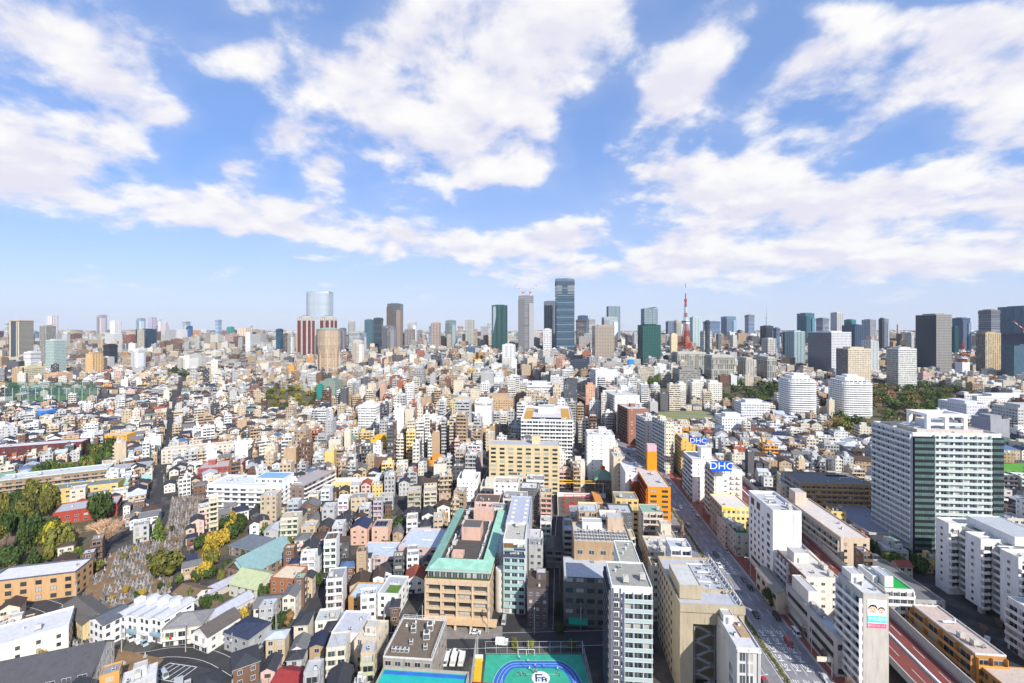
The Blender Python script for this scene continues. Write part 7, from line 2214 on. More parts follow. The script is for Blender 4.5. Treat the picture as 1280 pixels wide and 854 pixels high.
# ------------------------------------------------------------------ trees and shrubs
def crown_mesh(kind, seed, n):
    r = random.Random(seed)
    b = MB()
    clumps = []
    if kind == 'round':
        for _ in range(13):
            a, z, q = r.uniform(0, 6.283), r.uniform(.15, 1.0), r.uniform(.15, .72)
            clumps.append((q * math.cos(a), q * math.sin(a), .35 + z * .62, r.uniform(.26, .44)))
    elif kind == 'conifer':
        for k in range(16):
            z = k / 15; a = k * 2.4
            q = (1 - z) * .34
            clumps.append((q * math.cos(a), q * math.sin(a), .12 + z * .84, .10 + .22 * (1 - z)))
    for i in range(n):
        cx, cy, cz, cr = clumps[i % len(clumps)]
        while True:
            v = Vector((r.uniform(-1, 1), r.uniform(-1, 1), r.uniform(-1, 1)))
            if .1 < v.length <= 1: break
        v = v.normalized() * (.55 + .5 * r.random() ** .6)
        p = Vector((cx, cy, cz)) + v * cr
        nrm = (v.normalized() + Vector((r.uniform(-.6, .6), r.uniform(-.6, .6), r.uniform(-.2, .7)))).normalized()
        t = nrm.cross(Vector((r.uniform(-1, 1), r.uniform(-1, 1), .3))).normalized(); u = nrm.cross(t)
        s = r.uniform(.045, .10) * (.7 if kind == 'conifer' else 1)
        g = r.uniform(.55, 1.45)
        q = [p + t * s * 1.3, p + u * s, p - t * s * 1.2, p - u * s * .9]
        b.face([tuple(x) for x in q], (g * r.uniform(.9, 1.15), g, g * r.uniform(.7, 1.1)))
    return b.mesh('crown', [M['leaf']])


def bare_mesh(seed):
    r = random.Random(seed); b = MB()

    def grow(p, d_, L, rad_, k):
        q = p + d_ * L
        b.beam(tuple(p), tuple(q), rad_, (1, 1, 1), n=3)
        if k == 0: return
        for _ in range(4 if k > 1 else 5):
            nd = (d_ + Vector((r.uniform(-.8, .8), r.uniform(-.8, .8), r.uniform(-.15, .5)))).normalized()
            grow(p + d_ * L * r.uniform(.55, 1.0), nd, L * r.uniform(.6, .8), rad_ * .55, k - 1)
    for _ in range(6):
        grow(Vector((0, 0, .26)), Vector((r.uniform(-.9, .9), r.uniform(-.9, .9), .7)).normalized(), .28, .014, 4)
    return b.mesh('crown', [M['leaf']])


def trunk_mesh(h, top):
    b = MB()
    b.lathe([(.045, 0), (.030, h * .5), (top, h)], 7, (.2, .14, .1))
    for a in (0.4, 2.5, 4.4):
        b.beam((0, 0, h * .6), (.22 * math.cos(a), .22 * math.sin(a), h + .12), .014, (.2, .14, .1))
    return b.mesh('trunk', [M['bark']])


CROWN = {'round': [crown_mesh('round', 10 + i, 1500) for i in range(4)], 'far': [crown_mesh('round', 30 + i, 420) for i in range(3)], 'conifer': [crown_mesh('conifer', 20 + i, 1300) for i in range(2)], 'bare': [bare_mesh(5), bare_mesh(6)]}
TRUNK = {k: trunk_mesh(.45, .018) for k in ('round', 'far', 'conifer', 'bare')}
LEAFC = {'dark green': (0.043, 0.072, 0.020), 'green': (0.080, 0.123, 0.029), 'olive': (0.131, 0.133, 0.032), 'yellow green': (0.246, 0.232, 0.029), 'golden': (0.34, 0.245, 0.035), 'russet': (0.22, 0.13, 0.06), 'bare brown': (0.493, 0.319, 0.203), 'bare grey': (0.290, 0.203, 0.160)}
ntree = [0]


def tree(kind, x, y, h, rw, cname, where, z0=0.0):
    r = random.Random(int(x * 17 + y * 31))
    name = {'round': 'broadleaf_tree', 'far': 'broadleaf_tree', 'conifer': 'conifer_tree', 'bare': 'bare_tree'}[kind]
    root = link(name, None, None, (x, y, z0), r.uniform(0, 6.28))
    root.scale = (rw, rw, h)
    link('trunk', TRUNK[kind], root)
    c = LEAFC[cname]; j = r.uniform(.8, 1.25)
    link('crown', r.choice(CROWN[kind]), root, color=tuple(v * j for v in c))
    size = 'tall' if h > 13 else ('small' if h < 7 else 'mid sized')
    nm = {'round': 'tree', 'far': 'tree', 'conifer': 'conifer', 'bare': 'leafless tree'}[kind]
    auto(root, f"{cname} {nm} {where}".replace('bare ', ''), 'tree', 'trees ' + where, pix(x, y, h * .6))
    ntree[0] += 1
    return root


def scatter(poly, n, mix, hr, rr, where, seed, far=False):
    r = random.Random(seed)
    xs, ys = [p[0] for p in poly], [p[1] for p in poly]
    pts = []
    for _ in range(n * 60):
        if len(pts) >= n: break
        x, y = r.uniform(min(xs), max(xs)), r.uniform(min(ys), max(ys))
        if not in_poly(np.array([x]), np.array([y]), poly)[0]: continue
        if any(math.hypot(x - a, y - b_) < (rr[0] + rr[1]) * .42 for a, b_ in pts): continue
        if BLOCKED[int((x - OX) / OS), int((y - OY) / OS)]: continue
        pts.append((x, y))
        k, c = r.choices([m[:2] for m in mix], [m[2] for m in mix])[0]
        if far and k == 'round': k = 'far'
        tree(k, x, y, r.uniform(*hr), r.uniform(*rr), c, where)


scatter(PARK_R, 88, [('round', 'dark green', 4), ('round', 'green', 4), ('round', 'olive', 2), ('bare', 'bare brown', 2.4), ('round', 'russet', .8)], (10, 17), (10, 15), 'in the wooded park', 1, True)
scatter(PARK_M, 34, [('round', 'dark green', 5), ('round', 'green', 2), ('bare', 'bare grey', 3)], (9, 16), (10, 14), 'in the field grove', 2, True)
scatter(PARK_T, 8, [('conifer', 'dark green', 4), ('round', 'green', 1)], (14, 24), (7, 10), 'by the dry field corner', 3)
scatter(PARK_L, 34, [('round', 'dark green', 3), ('round', 'olive', 3), ('round', 'yellow green', 2), ('bare', 'bare brown', 2)], (7, 13), (7, 11), 'in the small hill park', 4, True)
scatter(WOOD_L, 20, [('round', 'dark green', 4), ('conifer', 'dark green', 2), ('round', 'olive', 2), ('bare', 'bare brown', 1)], (8, 15), (4.5, 7.5), 'in the cemetery wood', 5)
scatter(BELT_L, 26, [('round', 'dark green', 5), ('round', 'olive', 2), ('round', 'green', 2)], (7, 11), (4.5, 7), 'in the hedge belt', 6)
scatter(GROVE, 11, [('round', 'golden', 4), ('round', 'dark green', 4), ('round', 'olive', 2)], (6, 10), (3.2, 5.2), 'in the temple grove', 7)
scatter(TEMPLE_G, 12, [('round', 'dark green', 4), ('round', 'olive', 3), ('bare', 'bare grey', 1)], (3.5, 7), (2.2, 3.8), 'in the temple garden', 8)
for (kind, px, py, h, rw, c, where) in (
        ('round', 206, 722, 10, 8.5, 'olive', 'standing alone in the cemetery'), ('conifer', 198, 676, 13, 6.5, 'green', 'at the upper corner of the cemetery'), ('bare', 130, 688, 19, 23, 'bare brown', 'with broad pale crown above the cemetery'),
        ('conifer', 28, 690, 19, 6.5, 'dark green', 'at the left edge wood'), ('conifer', 40, 684, 17, 6, 'dark green', 'at the left edge wood'), ('round', 68, 690, 14, 7, 'yellow green', 'at the left edge wood'), ('bare', 6, 700, 14, 8, 'bare grey', 'at the left edge wood'),
        ('round', 88, 705, 6, 4.5, 'yellow green', 'below the green roofed house'), ('round', 108, 708, 6, 4, 'green', 'beside the tan terracotta block'), ('round', 118, 716, 5, 4, 'olive', 'beside the tan terracotta block'),
        ('round', 238, 756, 5.5, 3, 'green', 'beside the barrel roofed row houses'), ('bare', 270, 772, 8, 4.5, 'bare grey', 'between the lilac roofs'),
        ('round', 498, 668, 8, 7, 'dark green', 'behind the dusty pink terraces'), ('round', 488, 662, 7, 6, 'olive', 'behind the dusty pink terraces'), ('conifer', 853, 676, 11, 2.6, 'bare grey', 'in front of the orange block'),
        ('round', 345, 668, 4, 3.5, 'olive', 'near the temple car park'), ('round', 388, 655, 4.5, 4, 'olive', 'near the temple car park'),
        ('round', 965, 758, 6, 4, 'dark green', 'on the red pavement'), ('round', 1083, 700, 9, 5, 'dark green', 'below the balcony tower'), ('conifer', 1096, 705, 11, 3.5, 'dark green', 'below the balcony tower'), ('round', 1118, 715, 8, 5, 'green', 'below the balcony tower'), ('round', 1130, 708, 8, 5, 'dark green', 'below the balcony tower'), ('round', 1148, 716, 7, 5, 'green', 'below the balcony tower'),
        ('bare', 1250, 795, 8, 4, 'bare grey', 'beside the sawtooth slab'), ('bare', 1230, 800, 7, 3.5, 'bare grey', 'beside the sawtooth slab'), ('bare', 722, 585, 8, 6, 'bare brown', 'behind the construction site'), ('round', 714, 588, 7, 5, 'yellow green', 'behind the construction site'),
        ('round', 700, 792, 3, 3, 'dark green', 'beside the alley'), ('round', 698, 770, 4, 2.5, 'dark green', 'beside the alley'), ('round', 643, 811, 3, 2.2, 'olive', 'along the court fence'), ('round', 663, 811, 2.5, 2, 'yellow green', 'along the court fence'), ('round', 715, 812, 2.5, 2, 'olive', 'along the court fence')):
    x, y = gp(px, py); tree(kind, x, y, h, rw, c, where)
rr_ = random.Random(91)
for _ in range(26):
    px, py = rr_.uniform(100, 250), rr_.uniform(655, 765); x, y = gp(px, py)
    if in_poly(np.array([x]), np.array([y]), CEM)[0]: tree('round', x, y, rr_.uniform(1.2, 3), rr_.uniform(1, 2.2), rr_.choice(('russet', 'olive', 'dark green', 'golden')), 'among the gravestones')
# street trees on the red pavement, bare in winter
for k in range(18):
    x, y, dx, dy = point_along(RD, 92 + k * 13)
    tree('bare', x + dy * 17.5, y - dx * 17.5, 6.5, 2.6, 'bare grey', 'along the red pavement', .15)
# garden trees among the houses
r = random.Random(77); k = 0
for _ in range(9000):
    if k >= 64: break
    px, py = r.uniform(5, 560), r.uniform(490, 840)
    x, y = gp(px, py)
    if taken(x, y, 0, 3, 3): continue
    if any(abs(x - s['x']) < s['w'] / 2 + 1.2 and abs(y - s['y']) < s['d'] / 2 + 1.2 for s in SPECS if abs(s['x'] - x) < 22 and abs(s['y'] - y) < 22): continue
    c = r.choice(('dark green', 'dark green', 'olive', 'green', 'golden', 'russet'))
    tree('round' if y < 300 else 'far', x, y, r.uniform(3.5, 7), r.uniform(2, 3.6), c, 'in a garden between houses'); k += 1
k = 0
for _ in range(4000):
    if k >= 22: break
    px, py = r.uniform(860, 1270), r.uniform(490, 640)
    x, y = gp(px, py)
    if taken(x, y, 0, 3, 3): continue
    if any(abs(x - s['x']) < s['w'] / 2 + 1.2 and abs(y - s['y']) < s['d'] / 2 + 1.2 for s in SPECS if abs(s['x'] - x) < 22 and abs(s['y'] - y) < 22): continue
    tree('far', x, y, r.uniform(4, 8), r.uniform(2.5, 4.5), r.choice(('dark green', 'olive', 'green', 'russet')), 'between the houses'); k += 1
# far woods that read as one mass
b = MB(); r = random.Random(3)
for (p0, p1, D0, D1, n) in ((0, 20, 800, 1000, 60), (270, 330, 1900, 2500, 260), (520, 600, 1500, 2000, 260), (640, 690, 1500, 1700, 120), (470, 540, 900, 1100, 120), (860, 960, 1650, 1850, 260), (840, 880, 1000, 1100, 60), (1080, 1140, 1500, 1700, 140), (215, 275, 1150, 1300, 120), (0, 160, 1600, 2000, 160), (950, 1010, 900, 1100, 80)):
    for _ in range(n):
        D = r.uniform(D0, D1); x = (r.uniform(p0, p1) - 640) * D / F; R_ = r.uniform(6, 12); g = r.uniform(.6, 1.3)
        for _k in range(16):
            v = Vector((r.gauss(0, 1), r.gauss(0, 1), abs(r.gauss(0, 1)))).normalized() * R_ * r.uniform(.7, 1.1)
            t = Vector((r.uniform(-1, 1), r.uniform(-1, 1), r.uniform(-.5, .5))).normalized(); u = v.cross(t).normalized()
            s = R_ * .4; p = Vector((x, D, 4)) + v
            gg = g * r.uniform(.6, 1.4)
            b.face([tuple(p + t * s), tuple(p + u * s), tuple(p - t * s), tuple(p - u * s)], (.045 * gg, .058 * gg, .02 * gg))
lm, N_l, p_l = new_mat('wood_leaves'); ac_ = N_l.n('ShaderNodeAttribute', attribute_name='Col'); N_l.put(p_l.inputs['Base Color'], ac_.outputs['Color']); p_l.inputs['Roughness'].default_value = .9
o = link('far_woods', None); bpy.data.objects.remove(o)
me = b.mesh('far_woods', [M['leaf']]); me.materials[0] = lm
o = link('far_woods', me); tag(o, 'far dark green woods between the distant blocks', 'woods', kind='stuff')
# planted median
b = MB(); r = random.Random(12)
s = 60.0
while s < 330:
    x, y, dx, dy = point_along(RD, s); q = r.uniform(-.75, .75)
    for _ in range(9):
        p = Vector((x + dy * q + r.gauss(0, .25), y - dx * q + r.gauss(0, .25), .3 + abs(r.gauss(0, .28))))
        t = Vector((r.uniform(-1, 1), r.uniform(-1, 1), r.uniform(-1, 1))).normalized(); u = t.cross(Vector((r.uniform(-1, 1), r.uniform(-1, 1), r.uniform(-1, 1)))).normalized(); w_ = r.uniform(.12, .26)
        g = r.uniform(.6, 1.4); yl = r.random() < .6
        b.face([tuple(p + t * w_), tuple(p + u * w_), tuple(p - t * w_), tuple(p - u * w_)], (.20 * g, .17 * g, .02 * g) if yl else (.08 * g, .11 * g, .02 * g))
    s += .22
me = b.mesh('median_shrubs', [M['leaf']]); me.materials[0] = lm
tag(link('median_shrubbery', me), 'yellow green shrubbery on the avenue median', 'shrubbery', kind='stuff')

# ------------------------------------------------------------------ gravestones
def grave_mesh(k):
    b = MB(); r = random.Random(k)
    b.box(-.6, .6, -.6, .6, 0, .3); b.box(-.36, .36, -.36, .36, .302, .6); b.box(-.2, .2, -.2, .2, .602, 1.3 + .2 * k)
    return b.mesh('gravestone', [M['tint']])


GM = [grave_mesh(k) for k in range(3)]
k = 0
r = random.Random(21)
GRV = []
b = MB()
for k_, p_ in enumerate((PARK_R, PARK_M, PARK_T, PARK_L, WOOD_L, BELT_L, GROVE, TEMPLE_G)):
    b.face([(*p, .05 + .002 * k_) for p in p_])
structure(b.build('park_ground', [plain('leaf_litter', (.10, .085, .045), .95, var=.3, scale=.2)]))
for poly, nn in ((CEM, 250), (CEM2, 60), (CEM3, 20)):
    cand = []
    xs, ys = [p[0] for p in poly], [p[1] for p in poly]
    ang = .6
    c, s = math.cos(ang), math.sin(ang)
    for i in range(-90, 90):
        for j in range(-90, 90):
            u, v = i * 1.45 + r.uniform(-.25, .25), j * 2.0 + r.uniform(-.2, .2)
            x, y = (min(xs) + max(xs)) / 2 + u * c - v * s, (min(ys) + max(ys)) / 2 + u * s + v * c
            if j % 7 == 0 or i % 14 == 0: continue
            if in_poly(np.array([x]), np.array([y]), poly)[0]: cand.append((x, y))
    cl = [(r.uniform(min(xs), max(xs)), r.uniform(min(ys), max(ys)), r.uniform(7, 16)) for _ in range(9)]
    cand = [p for p in cand if r.random() < (.10 if any(math.hypot(p[0] - a, p[1] - b_) < q * .55 for a, b_, q in cl) else .68)]
    GRV += cand
GRV.sort(key=lambda p: p[1])
nearest = GRV[:290]
for (x, y) in nearest:
    o = link('gravestone', r.choice(GM), None, (x, y, .1), .6 + r.gauss(0, .06), tuple([r.uniform(.08, .34)] * 3))
    o.scale = (1, 1, r.uniform(.8, 1.4))
    tag(o, 'grey upright gravestone in the packed rows of the temple cemetery', 'gravestone', 'gravestones in the cemetery rows')
b = MB()
for (x, y) in GRV[290:]:
    b.at(x, y, .1, .6 + r.gauss(0, .06)); g = r.uniform(.08, .34); hh = r.uniform(1.3, 2.3)
    b.box(-.6, .6, -.6, .6, 0, .35, (g, g, g)); b.box(-.22, .22, -.22, .22, .352, hh, (g, g, g * 1.04))
b.T = None
if b.f: tag(b.build('further_gravestones'), 'far gravestones crowding the upper cemetery slope', 'gravestones', kind='stuff')

# ------------------------------------------------------------------ cars
def car_parts(kind):
    L, Wd, hb, hr = {'sedan': (4.5, 1.75, .82, 1.45), 'van': (4.7, 1.75, 1.0, 1.95), 'truck': (5.2, 1.9, 1.0, 2.3), 'bus': (9.5, 2.4, 1.2, 3.0)}[kind]
    y0, y1, w = -L / 2, L / 2, Wd / 2
    body = MB()
    if kind == 'sedan': prof = [(y0, .3), (y0, .68), (y0 + .15, .78), (y0 + 1.2, .9), (y1 - .9, .92), (y1 - .05, .84), (y1, .7), (y1, .3)]; cab = [(y0 + 1.1, .9), (y0 + 1.9, hr), (y1 - 1.5, hr), (y1 - .6, .92)]
    elif kind == 'truck': prof = [(y0, .4), (y0, 1.0), (y0 + .1, 1.1), (y0 + 1.6, 1.1), (y0 + 1.62, .8), (y1, .8), (y1, .4)]; cab = [(y0 + .1, 1.1), (y0 + .5, 1.95), (y0 + 1.5, 1.95), (y0 + 1.6, 1.1)]
    else: prof = [(y0, .32), (y0, .85), (y0 + .2, hb), (y1 - .05, hb), (y1, .9), (y1, .32)]; cab = [(y0 + .3, hb), (y0 + .85, hr), (y1 - .25, hr), (y1 - .05, hb)]

    def extrude(b, pr, w0, w1, mi=0):
        n = len(pr); zmax = max(z for _, z in pr); zmin = min(z for _, z in pr)
        ww = lambda z: w0 + (w1 - w0) * (z - zmin) / max(zmax - zmin, .01)
        Lf = [(-ww(z), y, z) for y, z in pr]; Rt = [(ww(z), y, z) for y, z in pr]
        b.face(Lf[::-1], mi=mi); b.face(Rt, mi=mi)
        for i in range(n):
            j = (i + 1) % n
            b.face([Lf[i], Lf[j], Rt[j], Rt[i]], mi=mi)
    extrude(body, prof[::-1], w, w * .97)
    top = MB(); extrude(top, cab[::-1], w * .95, w * .78)
    rf = MB()
    ca, cb_ = cab[1], cab[2]
    rf.box(-w * .79, w * .79, ca[0] - .02, cb_[0] + .02, hr - .005 if kind != 'truck' else 1.948, (hr if kind != 'truck' else 1.95) + .05)
    for s in (-1, 1):
        rf.beam((s * w * .94, cab[0][0], cab[0][1]), (s * w * .78, ca[0], ca[1]), .05); rf.beam((s * w * .94, cab[3][0], cab[3][1]), (s * w * .78, cb_[0], cb_[1]), .05)
        m = (ca[0] + cb_[0]) / 2
        rf.beam((s * w * .96, m, cab[0][1]), (s * w * .795, m, ca[1]), .05)
    wh = MB(); wh.lathe([(.05, -.1), (.32, -.1), (.32, .1), (.2, .11), (0, .11)], 12); wh.v = [(z, x, y) for x, y, z in wh.v]
    hl = MB(); hl.box(-.2, .2, -.03, .03, -.08, .08)
    out = [('body', body.mesh('car_body', [M['carpaint']]), (0, 0, 0)), ('cabin_window', top.mesh('cabin_window', [M['glass']]), (0, 0, 0)), ('car_roof', rf.mesh('car_roof', [M['carpaint']]), (0, 0, 0))]
    wm = wh.mesh('wheel', [M['tyre']])
    for sx_ in (-1, 1):
        for y in (y0 + .85, y1 - .85): out.append(('wheel', wm, (sx_ * (w - .08), y, .32)))
        out.append(('headlight', hl.mesh('headlight', [M['lamp']]), (sx_ * (w - .35), y0 - .01, .66)))
        tl = MB(); tl.box(-.2, .2, -.03, .03, -.07, .07); out.append(('tail_light', tl.mesh('tail_light', [M['steelred']]), (sx_ * (w - .35), y1 + .01, .74)))
    if kind == 'truck':
        c = MB(); c.box(-w, w, y0 + 1.75, y1, .82, hr); out.append(('cargo_box', c.mesh('cargo_box', [M['white']]), (0, 0, 0)))
    return out


CARS = {k: car_parts(k) for k in ('sedan', 'van', 'truck', 'bus')}
CC = {'white': (.75, .75, .75), 'silver': (.42, .43, .45), 'black': (.02, .02, .024), 'dark blue': (.03, .05, .13), 'red': (.45, .02, .02), 'dark grey': (.10, .10, .11), 'pale blue': (.35, .45, .55)}


def car(kind, x, y, a, cname, desc, z=0.03):
    root = link({'sedan': 'car', 'van': 'van', 'truck': 'truck', 'bus': 'bus'}[kind], None, None, (x, y, z), a)
    for nm, me, loc in CARS[kind]:
        link(nm, me, root, loc, 0, CC[cname])
    auto(root, f"{cname} {'car' if kind == 'sedan' else kind} {desc}", {'sedan': 'car'}.get(kind, kind), 'vehicles on the roads', pix(x, y, 1))


def on_road(kind, px, py, c, desc, up):
    """a vehicle on the avenue at the photograph's place, heading along the lane (up: away from the viewer)"""
    x, y = gp(px, py)
    j = min(range(len(RD)), key=lambda i: (RD[i][0] - x) ** 2 + (RD[i][1] - y) ** 2)
    p, q = RD[max(j - 1, 0)], RD[min(j + 1, len(RD) - 1)]
    a = -math.atan2(q[0] - p[0], q[1] - p[1])
    car(kind, x, y, a + (math.pi if up else 0), c, desc)


for args in (('sedan', 945, 770, 'black', 'alone on the avenue beside the planted median', False), ('van', 995, 793, 'white', 'at the kerb of the avenue, closest to the poster block', False), ('sedan', 899, 708, 'white', 'on the avenue level with the beige office roof', False),
             ('van', 872, 648, 'silver', 'in the kerb lane of the avenue below the zigzag balcony block', False), ('sedan', 838, 606, 'white', 'on the avenue beside the orange block', False), ('sedan', 793, 575, 'white', 'at the avenue bend', True), ('sedan', 798, 582, 'silver', 'at the avenue bend', True), ('sedan', 804, 588, 'white', 'at the avenue bend', True), ('sedan', 786, 568, 'black', 'at the avenue bend', False),
             ('truck', 812, 594, 'white', 'at the avenue bend', True), ('sedan', 780, 563, 'white', 'at the avenue bend', True), ('bus', 770, 555, 'silver', 'at the far avenue bend', True), ('sedan', 930, 726, 'dark grey', 'parked at the kerb by the white hotel', False), ('sedan', 938, 736, 'black', 'parked at the kerb by the white hotel', False), ('sedan', 908, 690, 'silver', 'in the kerb lane of the avenue', False)):
    on_road(*args)
r = random.Random(31)
for k in range(64):
    x, y, dx, dy = point_along(RD, 84 + k * 8.6 + r.uniform(-6, 6)); o_ = r.choice((-11.2, -7.9, -4.4, 3.2, 6.7, 10.2, 13.4)); q = r.choice(('sedan', 'sedan', 'sedan', 'van', 'truck'))
    if any(math.hypot(x + dy * o_ - t_[0].location.x, y - dx * o_ - t_[0].location.y) < 7 for t_ in THINGS if t_[2] in ('car', 'van', 'truck', 'bus')): continue
    car(q, x + dy * o_, y - dx * o_, -math.atan2(dx, dy) + (math.pi if o_ < 0 else 0), r.choice(list(CC)), 'driving along the avenue')
for (k, px, py, a, c, dsc) in (('sedan', 594, 792, 1.5, 'white', 'parked before the beige school block'), ('sedan', 569, 817, 1.45, 'white', 'parked beside the pool fence'), ('van', 630, 778, -.1, 'silver', 'parked under the white and teal slab'), ('truck', 628, 806, 1.5, 'white', 'parked by the court fence'), ('truck', 557, 828, A5, 'white', 'leftmost in the row of three beside the pool'), ('truck', 567, 828, A5, 'white', 'middle one in the row of three beside the pool'), ('truck', 577, 828, A5, 'white', 'rightmost in the row of three beside the pool'),
                               ('sedan', 1234, 801, -.9, 'white', 'in the yard below the sawtooth slab'), ('sedan', 340, 824, -.4, 'silver', 'in the narrow lane between dark roofed houses'), ('sedan', 392, 672, .6, 'dark blue', 'in the temple car park'), ('sedan', 352, 672, .6, 'dark grey', 'in the temple car park'), ('sedan', 163, 800, .95, 'white', 'parked before the barrel roofed row houses, first in line'), ('sedan', 172, 803, .95, 'white', 'parked before the barrel roofed row houses, second in line'), ('sedan', 180, 806, .95, 'pale blue', 'parked before the barrel roofed row houses'),
                               ('van', 205, 846, .9, 'silver', 'in the marked car park at the lower edge'), ('sedan', 18, 752, 1.2, 'black', 'on the lane below the tan terracotta block'), ('sedan', 216, 515, .4, 'white', 'on the long left hand road'), ('sedan', 203, 590, .5, 'dark grey', 'on the long left hand road')):
    x, y = gp(px, py); car(k, x, y, a, c, dsc, .04)
r = random.Random(4); k = 0
for _ in range(400):
    if k > 26: break
    px, py = r.uniform(330, 560), r.uniform(560, 830); x, y = gp(px, py)
    if taken(x, y, 0, 3, 6): continue
    if any(abs(x - s['x']) < s['w'] / 2 + 2.6 and abs(y - s['y']) < s['d'] / 2 + 2.6 for s in SPECS if abs(s['x'] - x) < 18 and abs(s['y'] - y) < 18): continue
    car(r.choice(('sedan', 'sedan', 'van')), x, y, r.choice((.15, 1.7, 3.3)), r.choice(list(CC)), 'parked in a gap between houses'); k += 1

# ------------------------------------------------------------------ street furniture
def pole_meshes():
    b = MB(); b.beam((0, 0, 0), (0, 0, 10.5), .17, n=7); p = b.mesh('pole', [M['concrete']])
    b = MB(); b.box(-.9, .9, -.06, .06, 9.7, 9.85); b.box(-.7, .7, -.06, .06, 8.9, 9.03)
    for x in (-.8, -.3, .3, .8): b.lathe([(.05, 9.86), (.07, 10.0), (0, 10.05)], 6, cx=x)
    c = b.mesh('crossarm', [M['dark']])
    b = MB(); b.lathe([(.24, 7.4), (.24, 8.3), (0, 8.35)], 8, cx=.4); t = b.mesh('transformer', [M['frame']])
    return p, c, t


PM = pole_meshes()
POLES = []
for k, (px, py) in enumerate(((553, 800), (528, 790), (480, 795), (597, 826), (610, 792), (668, 793), (726, 786), (760, 806), (664, 760), (700, 740), (95, 755), (78, 790), (152, 815), (232, 815), (290, 828), (345, 800), (415, 825), (470, 720), (440, 660), (405, 640), (330, 668), (512, 640), (506, 700), (300, 600), (205, 610), (212, 560), (219, 520), (560, 640), (35, 742), (260, 590), (370, 560), (420, 540), (650, 640), (690, 650))):
    x, y = gp(px, py)
    root = link('utility_pole', None, None, (x, y, 0), .2 * k)
    link('pole', PM[0], root); link('crossarm', PM[1], root)
    if k % 2 == 0: link('transformer', PM[2], root)
    auto(root, 'grey concrete utility pole with crossarms', 'utility pole', 'utility poles along the lanes', pix(x, y, 8)); POLES.append((x, y))
for (i, j) in ((0, 1), (1, 2), (4, 5), (5, 6), (3, 4), (3, 7), (5, 8), (8, 9), (10, 11), (11, 12), (12, 13), (13, 14), (14, 15), (15, 16), (17, 18), (18, 19), (17, 22), (21, 27), (24, 25), (25, 26), (32, 33)):
    p, q = Vector((*POLES[i], 9.8)), Vector((*POLES[j], 9.8)); b = MB()
    for o_ in (-.7, .7):
        prev = None
        for t in range(9):
            pt = p.lerp(q, t / 8) + Vector((o_ * .4, o_ * .4, -.7 * math.sin(math.pi * t / 8)))
            if prev is not None: b.beam(tuple(prev), tuple(pt), .022, n=3)
            prev = pt
    o = b.build('overhead_wire', [M['dark']]); auto(o, 'pair of thin dark overhead wires', 'wire', 'overhead wires', pix(*((p + q) / 2)))
# court fences
def mesh_fence(p, q, h, label, post=4.0):
    L = math.dist(p, q); a = math.atan2(q[1] - p[1], q[0] - p[0])
    root = link('court_fence', None, None, (*p, 0), a); tag(root, label, 'fence'); n = max(1, round(L / post))
    for i in range(n + 1):
        b = MB(); b.beam((0, 0, 0), (0, 0, h), .07, n=5); b.build('fence_post', [M['frame']], root, (L * i / n, 0, 0))
    b = MB()
    for z in (.1, h * .5, h): b.beam((0, 0, z), (L, 0, z), .04, n=4)
    for i in range(int(L / .8)): b.beam((i * .8, 0, 0), (i * .8, 0, h), .012, n=3)
    b.build('mesh_panel', [M['frame']], root)


mesh_fence((-9.8, 168.8), (26, 168.9), 4.5, 'tall fence along the street side of the green sports court')
mesh_fence((-13.4, 146), (-13.2, 168), 7, 'tall fence behind the pool building beside the yellow wall pad')
mesh_fence((26.2, 134), (26, 168.4), 5, 'tall fence between the sports court and the slate tower')
# football goal and hurdle frame
g = link('goal_frame', None, None, (gp(658, 820)[0], gp(658, 820)[1], .09)); tag(g, 'white goal frame at the rear of the green sports court', 'goal')
b = MB()
for x in (-3, 0, 3): b.beam((x, 0, 0), (x, 0, 2.3), .09)
b.beam((-3, 0, 2.3), (3, 0, 2.3), .09); b.build('frame', [M['white']], g)
# overhead guide sign at the kerb and lamps
x, y = gp(1040, 848); g = link('guide_sign', None, None, (x, y, 0), A5); tag(g, 'pale overhead guide sign on a post at the avenue kerb', 'sign')
b = MB(); b.beam((0, 0, 0), (0, 0, 6.6), .16, n=7); b.beam((0, 0, 6.4), (-4.6, 0, 6.4), .1); b.build('post', [M['frame']], g)
b = MB(); b.box(-5.0, -.5, -.2, -.12, 5.6, 7.4); b.build('sign_board', [plain('sign_beige', (.60, .50, .34), .6)], g)
for i in range(4):
    b = MB(); b.box(-4.6 + i * 1.1, -4.0 + i * 1.1, -.23, -.202, 6.0, 7.0); b.build('sign_marking', [M['white']], g)
b0 = MB(); b0.beam((0, 0, 0), (0, 0, 9), .09, n=6); lm0 = b0.mesh('post', [M['frame']])
b0 = MB(); b0.beam((0, 0, 9), (-2.2, 0, 9.5), .06, n=5); b0.box(-2.9, -2.0, -.15, .15, 9.42, 9.58); lm1 = b0.mesh('lamp_arm', [M['frame']])
for k in range(12):
    x, y, dx, dy = point_along(RD, 85 + k * 26); side = 1 if k % 2 else -1
    off = 16.2 if side > 0 else -13.9
    root = link('street_lamp', None, None, (x + dy * off, y - dx * off, .1), 0 if side > 0 else math.pi)
    link('post', lm0, root); link('lamp_arm', lm1, root)
    auto(root, 'grey street lamp at the ' + ('right' if side > 0 else 'left') + ' avenue kerb', 'street lamp', 'street lamps of the avenue', pix(x, y, 5))

